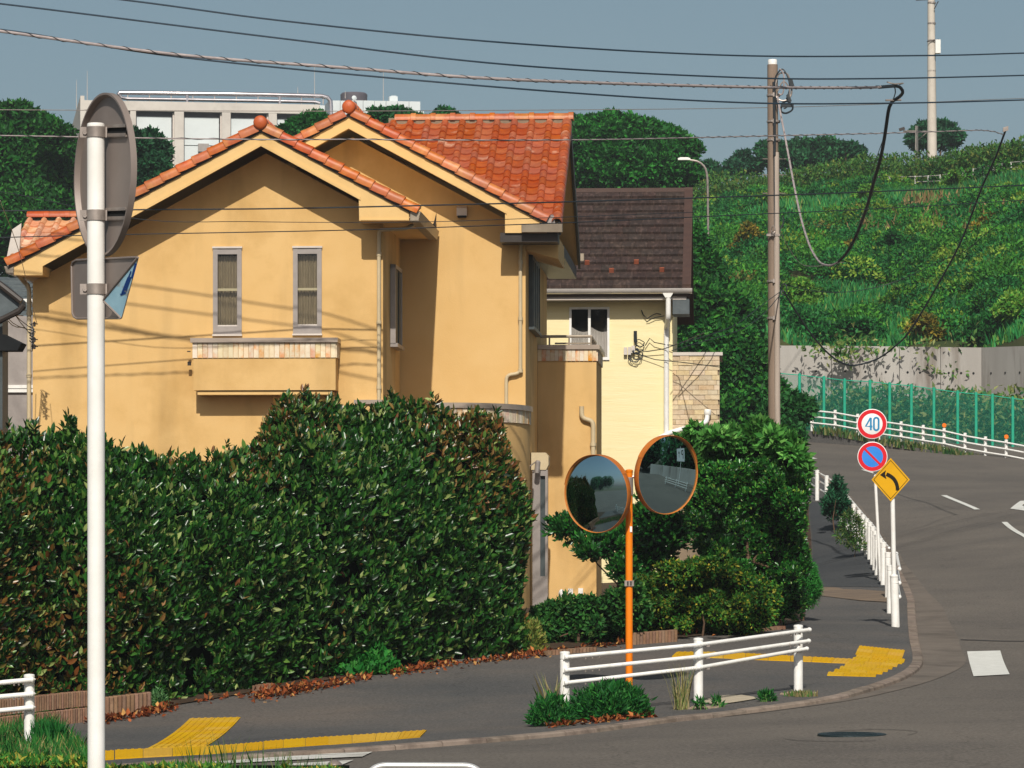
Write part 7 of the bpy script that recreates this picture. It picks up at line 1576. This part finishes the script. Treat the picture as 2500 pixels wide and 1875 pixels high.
for x0, x1 in ((226, 318), (332, 426), (449, 542), (563, 656), (676, 770)):
    ua_, ub_ = OF.u(x0, 0), OF.u(x1, 0); zp = OF.zz(500, 285, 0)
    mb = MB(); mb.box(ua_+.05, ub_-.2, .5, .6, OF.zz(500, 336, 0), zp); ob(mb, 'white_panel', 'panel')
    mb = MB(); mb.box(ua_+.05, ub_-.2, .5, .6, OF.zz(500, 353, 0), OF.zz(500, 336, 0)-.06); ob(mb, 'white_panel', 'panel')
    mb = MB(); mb.box(ua_+.05, ub_-.2, .5, .6, 8, OF.zz(500, 353, 0)-.06); ob(mb, 'white_panel', 'panel')
    mb = MB(); mb.box(ub_-.12, ub_, .3, .5, 8, zp+.3); ob(mb, 'rail_post', 'alulight')
mb = MB(); c = OF.p(496, 362, .4); mb.box(c.x-.4, c.x+.4, -.1, .4, c.z-.3, c.z+.3); ob(mb, 'air_unit', 'alu')
vp_ = 2.5
def pz(x, y): return OF.p(x, y, vp_)
mb = MB(); mb.tube([pz(289, 231), pz(292, 226), pz(640, 231), pz(880-60, 238)][:3]+[pz(785, 234.5), pz(800, 238), pz(807, 247), pz(808, 262), pz(808, 290)], .17, 12); ob(mb, 'roof_pipe', 'chrome', smooth=True)
mb = MB(); mb.tube([pz(289, 229), pz(296, 238), pz(310, 241), pz(640, 246), pz(770, 249), pz(782, 252)], .13, 12); ob(mb, 'roof_pipe', 'chrome', smooth=True)
for x in (457, 683): mb = MB(); mb.tube([pz(x, 231), pz(x, 256)], .14, 10); ob(mb, 'riser_pipe', 'chrome', smooth=True)
for k in range(10):
    x = 312+k*53; y = 226+k*1.0; mb = MB(); mb.tube([pz(x, y-1), pz(x, y+20)], .04, 4); ob(mb, 'pipe_support', 'alulight')
mb = MB(); a, z1 = oh(781, 257, -.5); b, z0 = oh(793, 300, -.5); mb.box(a, b, -.5, 2, z0-3, z1); ob(mb, 'white_pier', 'panel')
t_ = thing('rooftop_block', 'white flat roofed plant block with a grey water tank right of the roof pipes', 'building', OF.o+OF.V*6, math.radians(9)); OG = OF
def og(mb, name, m, smooth=False): 
    mb.v = [(x, y-6, z) for x, y, z in mb.v]; return mb.build(name, M[m], t_, smooth=smooth, local=True)
for k in range(8):
    x0, x1 = 803+k*28, 803+(k+1)*28; a, z1 = oh(x0, 246-(0 if k < 2 else 0), 6); b, z0 = oh(x1, 300, 6); zt2 = OF.zz(900, 247, 6) if k < 2 else OF.zz(900, 245.5, 6)
    mb = MB(); mb.box(a, b-.03, 6, 12, z0-4, zt2); og(mb, 'wall_panel', 'panel')
a, z1 = oh(1028, 271, 6); b, z0 = oh(1036, 300, 6); mb = MB(); mb.box(a, b, 6.2, 9, z0-4, z1); og(mb, 'wall_panel', 'panel')
c = OF.p(864, 250, 9); mb = MB(); R8 = 33/F*270; mb.lathe([(R8, -.4), (R8, .45), (R8*1.01, .48), (R8*1.01, .6), (R8*.9, .72), (.001, .75)], c, n=28); og(mb, 'water_tank', 'tank', True)
c = OF.p(865, 239, 5.5); mb = MB(); mb.lathe([(.001, .06), (.12, .04), (.2, .0)], c, (.25, -1, .25), 16); mb.tube([c, c+Vector((0, .2, -.5))], .03, 5); og(mb, 'satellite_dish', 'panel', True)
a, z1 = oh(951, 235, 7); b, z0 = oh(971, 248, 7); mb = MB(); mb.box(a, b, 7, 7.8, z0, z1); mb.box(a+.15, b-.1, 7.05, 7.7, z1, z1+.06); og(mb, 'vent_box', 'panel')
for x, y0, y1 in ((843, 222, 240), (727, 212, 232), (768, 160, 255), (213, 173, 246), (187, 195, 265), (936, 170, 246)):
    mb = MB(); c0, c1 = OF.p(x, y1, 3), OF.p(x, y0, 3); mb.tube([c0, c1], [.03, .012], 4); mb.build('aerial', M['alulight'], t, local=True)
# ================================================================== LEFT NEIGHBOUR
NF = Frame(60, 70.0); t = thing('grey_house', 'grey rendered house with slate roof edges at the left edge', 'house', NF.o, -TH)
def nb_(mb, name, m, parent=None, smooth=False): return mb.build(name, M[m], parent or t, smooth=smooth, local=True)
a, z1 = NF.hl(-30, 770, 0); b, z0 = NF.hl(82, 1100, 0)
mb = MB(); mb.box(a-3, b, 0, 5, -.3, NF.zz(0, 772, 0)); nb_(mb, 'wall', 'render')
mb = MB(); z1, z0 = NF.zz(0, 940, -.04), NF.zz(0, 958, -.04); mb.box(a-3, b, -.06, -.002, z0, z0+(z1-z0)*.45); nb_(mb, 'band', 'white'); mb = MB(); mb.box(a-3, b, -.05, -.002, z0+(z1-z0)*.55, z1); nb_(mb, 'band', 'white')
mb = MB(); a, z1 = NF.hl(40, 730, -.1); b, z0 = NF.hl(80, 738, -.1); mb.box(a, b, -.15, -.002, z0, z1); nb_(mb, 'band', 'white')
mb = MB(); p = [NF.p(-60, 770, 1), NF.p(80, 770, 1), NF.p(80, 680, 4), NF.p(30, 676, 4), NF.p(-60, 676, 4)]; mb.poly(p)
for k in range(8): f = k/8; q0, q1 = p[0].lerp(p[4], f), p[1].lerp(p[2], f); mb.obox((q0+q1)/2+Vector((0, -.03, .02)), (q1-q0)/2, (0, .02, 0), (0, 0, .02))
nb_(mb, 'slate_roof', 'greyroof')
DFm = Frame(0, 50.0); t = thing('dark_roof_corner', 'dark blue grey roof corner and post of a neighbouring building cut by the left edge', 'building', DFm.o, -TH)
mb = MB(); mb.prism([DFm.p(-120, 640, 0), DFm.p(0, 688, 0), DFm.p(46, 731, 0), DFm.p(46, 750, 0), DFm.p(0, 775, 0), DFm.p(-120, 800, 0)], (0, .5, 0)); nb_(mb, 'eave', 'greyroof')
mb = MB(); mb.tube([DFm.p(-60, 650, -.05), DFm.p(0, 695, -.05), DFm.p(52, 736, -.05)], .05, 8); nb_(mb, 'verge', 'dkmetal', smooth=True)
mb = MB(); mb.tube([DFm.p(-60, 812, -.06), DFm.p(0, 782, -.06), DFm.p(46, 760, -.06), DFm.p(58, 745, -.06)], .045, 8); nb_(mb, 'gutter', 'dkmetal', smooth=True)
mb = MB(); mb.prism([DFm.p(-60, 800, 0), DFm.p(5, 815, 0), DFm.p(52, 838, 0), DFm.p(42, 856, 0), DFm.p(-60, 856, 0)], (0, .4, 0)); nb_(mb, 'lower_eave', 'darkvoid')
mb = MB(); a, z1 = DFm.hl(-40, 780, .1); b, z0 = DFm.hl(6, 1060, .1); mb.box(a, b, .1, .5, -.3, z1); nb_(mb, 'wall', 'shutter')
# service mast wiring at the house's left corner
t = thing('service_bracket', 'tangled service wires and insulators on the drainpipe at the left corner of the ochre house', 'wire bracket', P(76, 820, 63.5))
for k in range(7):
    mb = MB(); y = 790+k*7; mb.tube([P(72, y, 63.3), P(80+k % 3*3, y+6, 63.2), P(82, y+18-k, 63.2), P(78, y+26, 63.3)], .010, 4); mb.build('loose_wire', M['cable'], t)
for y in (791, 829, 846): mb = MB(); c = P(84, y, 63.2); mb.lathe([(.001, -.05), (.025, -.04), (.02, 0), (.03, .02), (.001, .05)], c, n=8); mb.tube([P(76, y, 63.3), P(92, y, 63.2)], .01, 4); mb.build('insulator', M['dkmetal'], t)
for k, (x0, y0, x1, y1) in enumerate(((0, 705, 74, 800), (-10, 740, 74, 806), (0, 690, 76, 818), (0, 756, 60, 800))):
    cable([(x0, y0, 60), ((x0+x1)/2, (y0+y1)/2+16, 62), (x1, y1, 63.3)], 60, .008, 'cable', 'service_drop', t)
cable([(0, 490, 58), (45, 610, 60), (90, 790, 63)], 60, .006, 'clamp', 'stay_wire', None, 'thin pale stay wire slanting down over the far left roof', 'wire')

# ================================================================== WHAT THE CONVEX MIRRORS SEE: the other side of the street
wl_ = thing('low_wall', 'pale concrete wall across the street seen in the right convex mirror', 'wall', (17, 42, g1(17, 42)))
mb = MB(); mb.obox((17.5, 42, g1(17, 42)+.7), (-2.5, 8, 0), (.25, .08, 0), (0, 0, 1.0)); mb.build('wall_face', M['concrete'], wl_)
ob_ = [Vector((12.4+.5*k, 44.2-2.0*k, 0)) for k in range(3)]
for q in ob_: q.z = g1(q.x, q.y)
guard_rail('white guard rail across the street seen in the right convex mirror', 'opposite_guard_rail', ob_, (.74, .52, .30), (-.10, -.03, 0))
q = Vector((14.4, 42.6, g1(14.4, 42.6))); t = thing('parking_sign', 'white parking sign with a black P and arrow seen reversed in the right convex mirror', 'sign', q)
mb = MB(); mb.tube([q, q+Vector((0, 0, 4.2))], .05, 10); mb.build('post', M['white'], t)
nP = Vector((-.97, -.24, 0)); cp_ = q+Vector((0, 0, 3.3))+nP*.06; n_, r_, u_ = basis(nP); mb = MB(); mb.obox(cp_, r_*.8, nP*.01, u_*.7); pb_ = mb.build('board', M['signwhite'], t)
rt_ = Vector((0, 0, 1)).cross(nP).normalized()             # reader's right
def brd(pts, w_):
    mb = MB(); P_ = [cp_+nP*.013+rt_*a+u_*b for a, b in pts]; rows = [[], []]
    for i, p in enumerate(P_):
        d = (P_[min(i+1, len(P_)-1)]-P_[max(i-1, 0)]).normalized(); s = nP.cross(d)*w_/2; rows[0].append(p+s); rows[1].append(p-s)
    mb.grid(rows).build('lettering', M['signblack'], pb_)
brd([(-.5, -.4), (-.5, .5)], .12); brd([(-.5, .45), (-.3, .45), (-.18, .38), (-.15, .25), (-.18, .12), (-.3, .05), (-.5, .05)], .12)
brd([(.35, -.3), (.35, .2)], .08); mb = MB(); mb.poly([cp_+nP*.013+rt_*a+u_*b for a, b in ((.18, .15), (.52, .15), (.35, .45))]); mb.build('lettering', M['signblack'], pb_)
blobs = []
r = np.random.default_rng(99)
for k in range(46):
    a = r.uniform(0, 1)
    if a < .30: x, y = r.uniform(-95, -80), r.uniform(0, 30)
    elif a < .75: x, y = r.uniform(-60, 60), r.uniform(-46, -34)
    else: x, y = r.uniform(46, 62), r.uniform(-20, 50)
    if k % 3 == 0: x, y = r.uniform(25, 36), r.uniform(22, 60)
    R_ = r.uniform(3, 5.5); blobs.append(((x, y, 2+r.uniform(0, 4)), (R_, R_, R_)))
p, nn, bi = crown_points(blobs, 26000, 5)
o = leaf_mesh('distant_woods', p, nn, .8, .5, pal(len(p), ['#3a7a48', '#468a50', '#2c6a3c']), M['leafmatte'])
mb = MB()
for k, (c, rr) in enumerate(blobs): blob_hull(mb, c, [v*.85 for v in rr], k, 1)
mb.build('distant_woods_mass', M['hull'], kind='stuff', smooth='all')
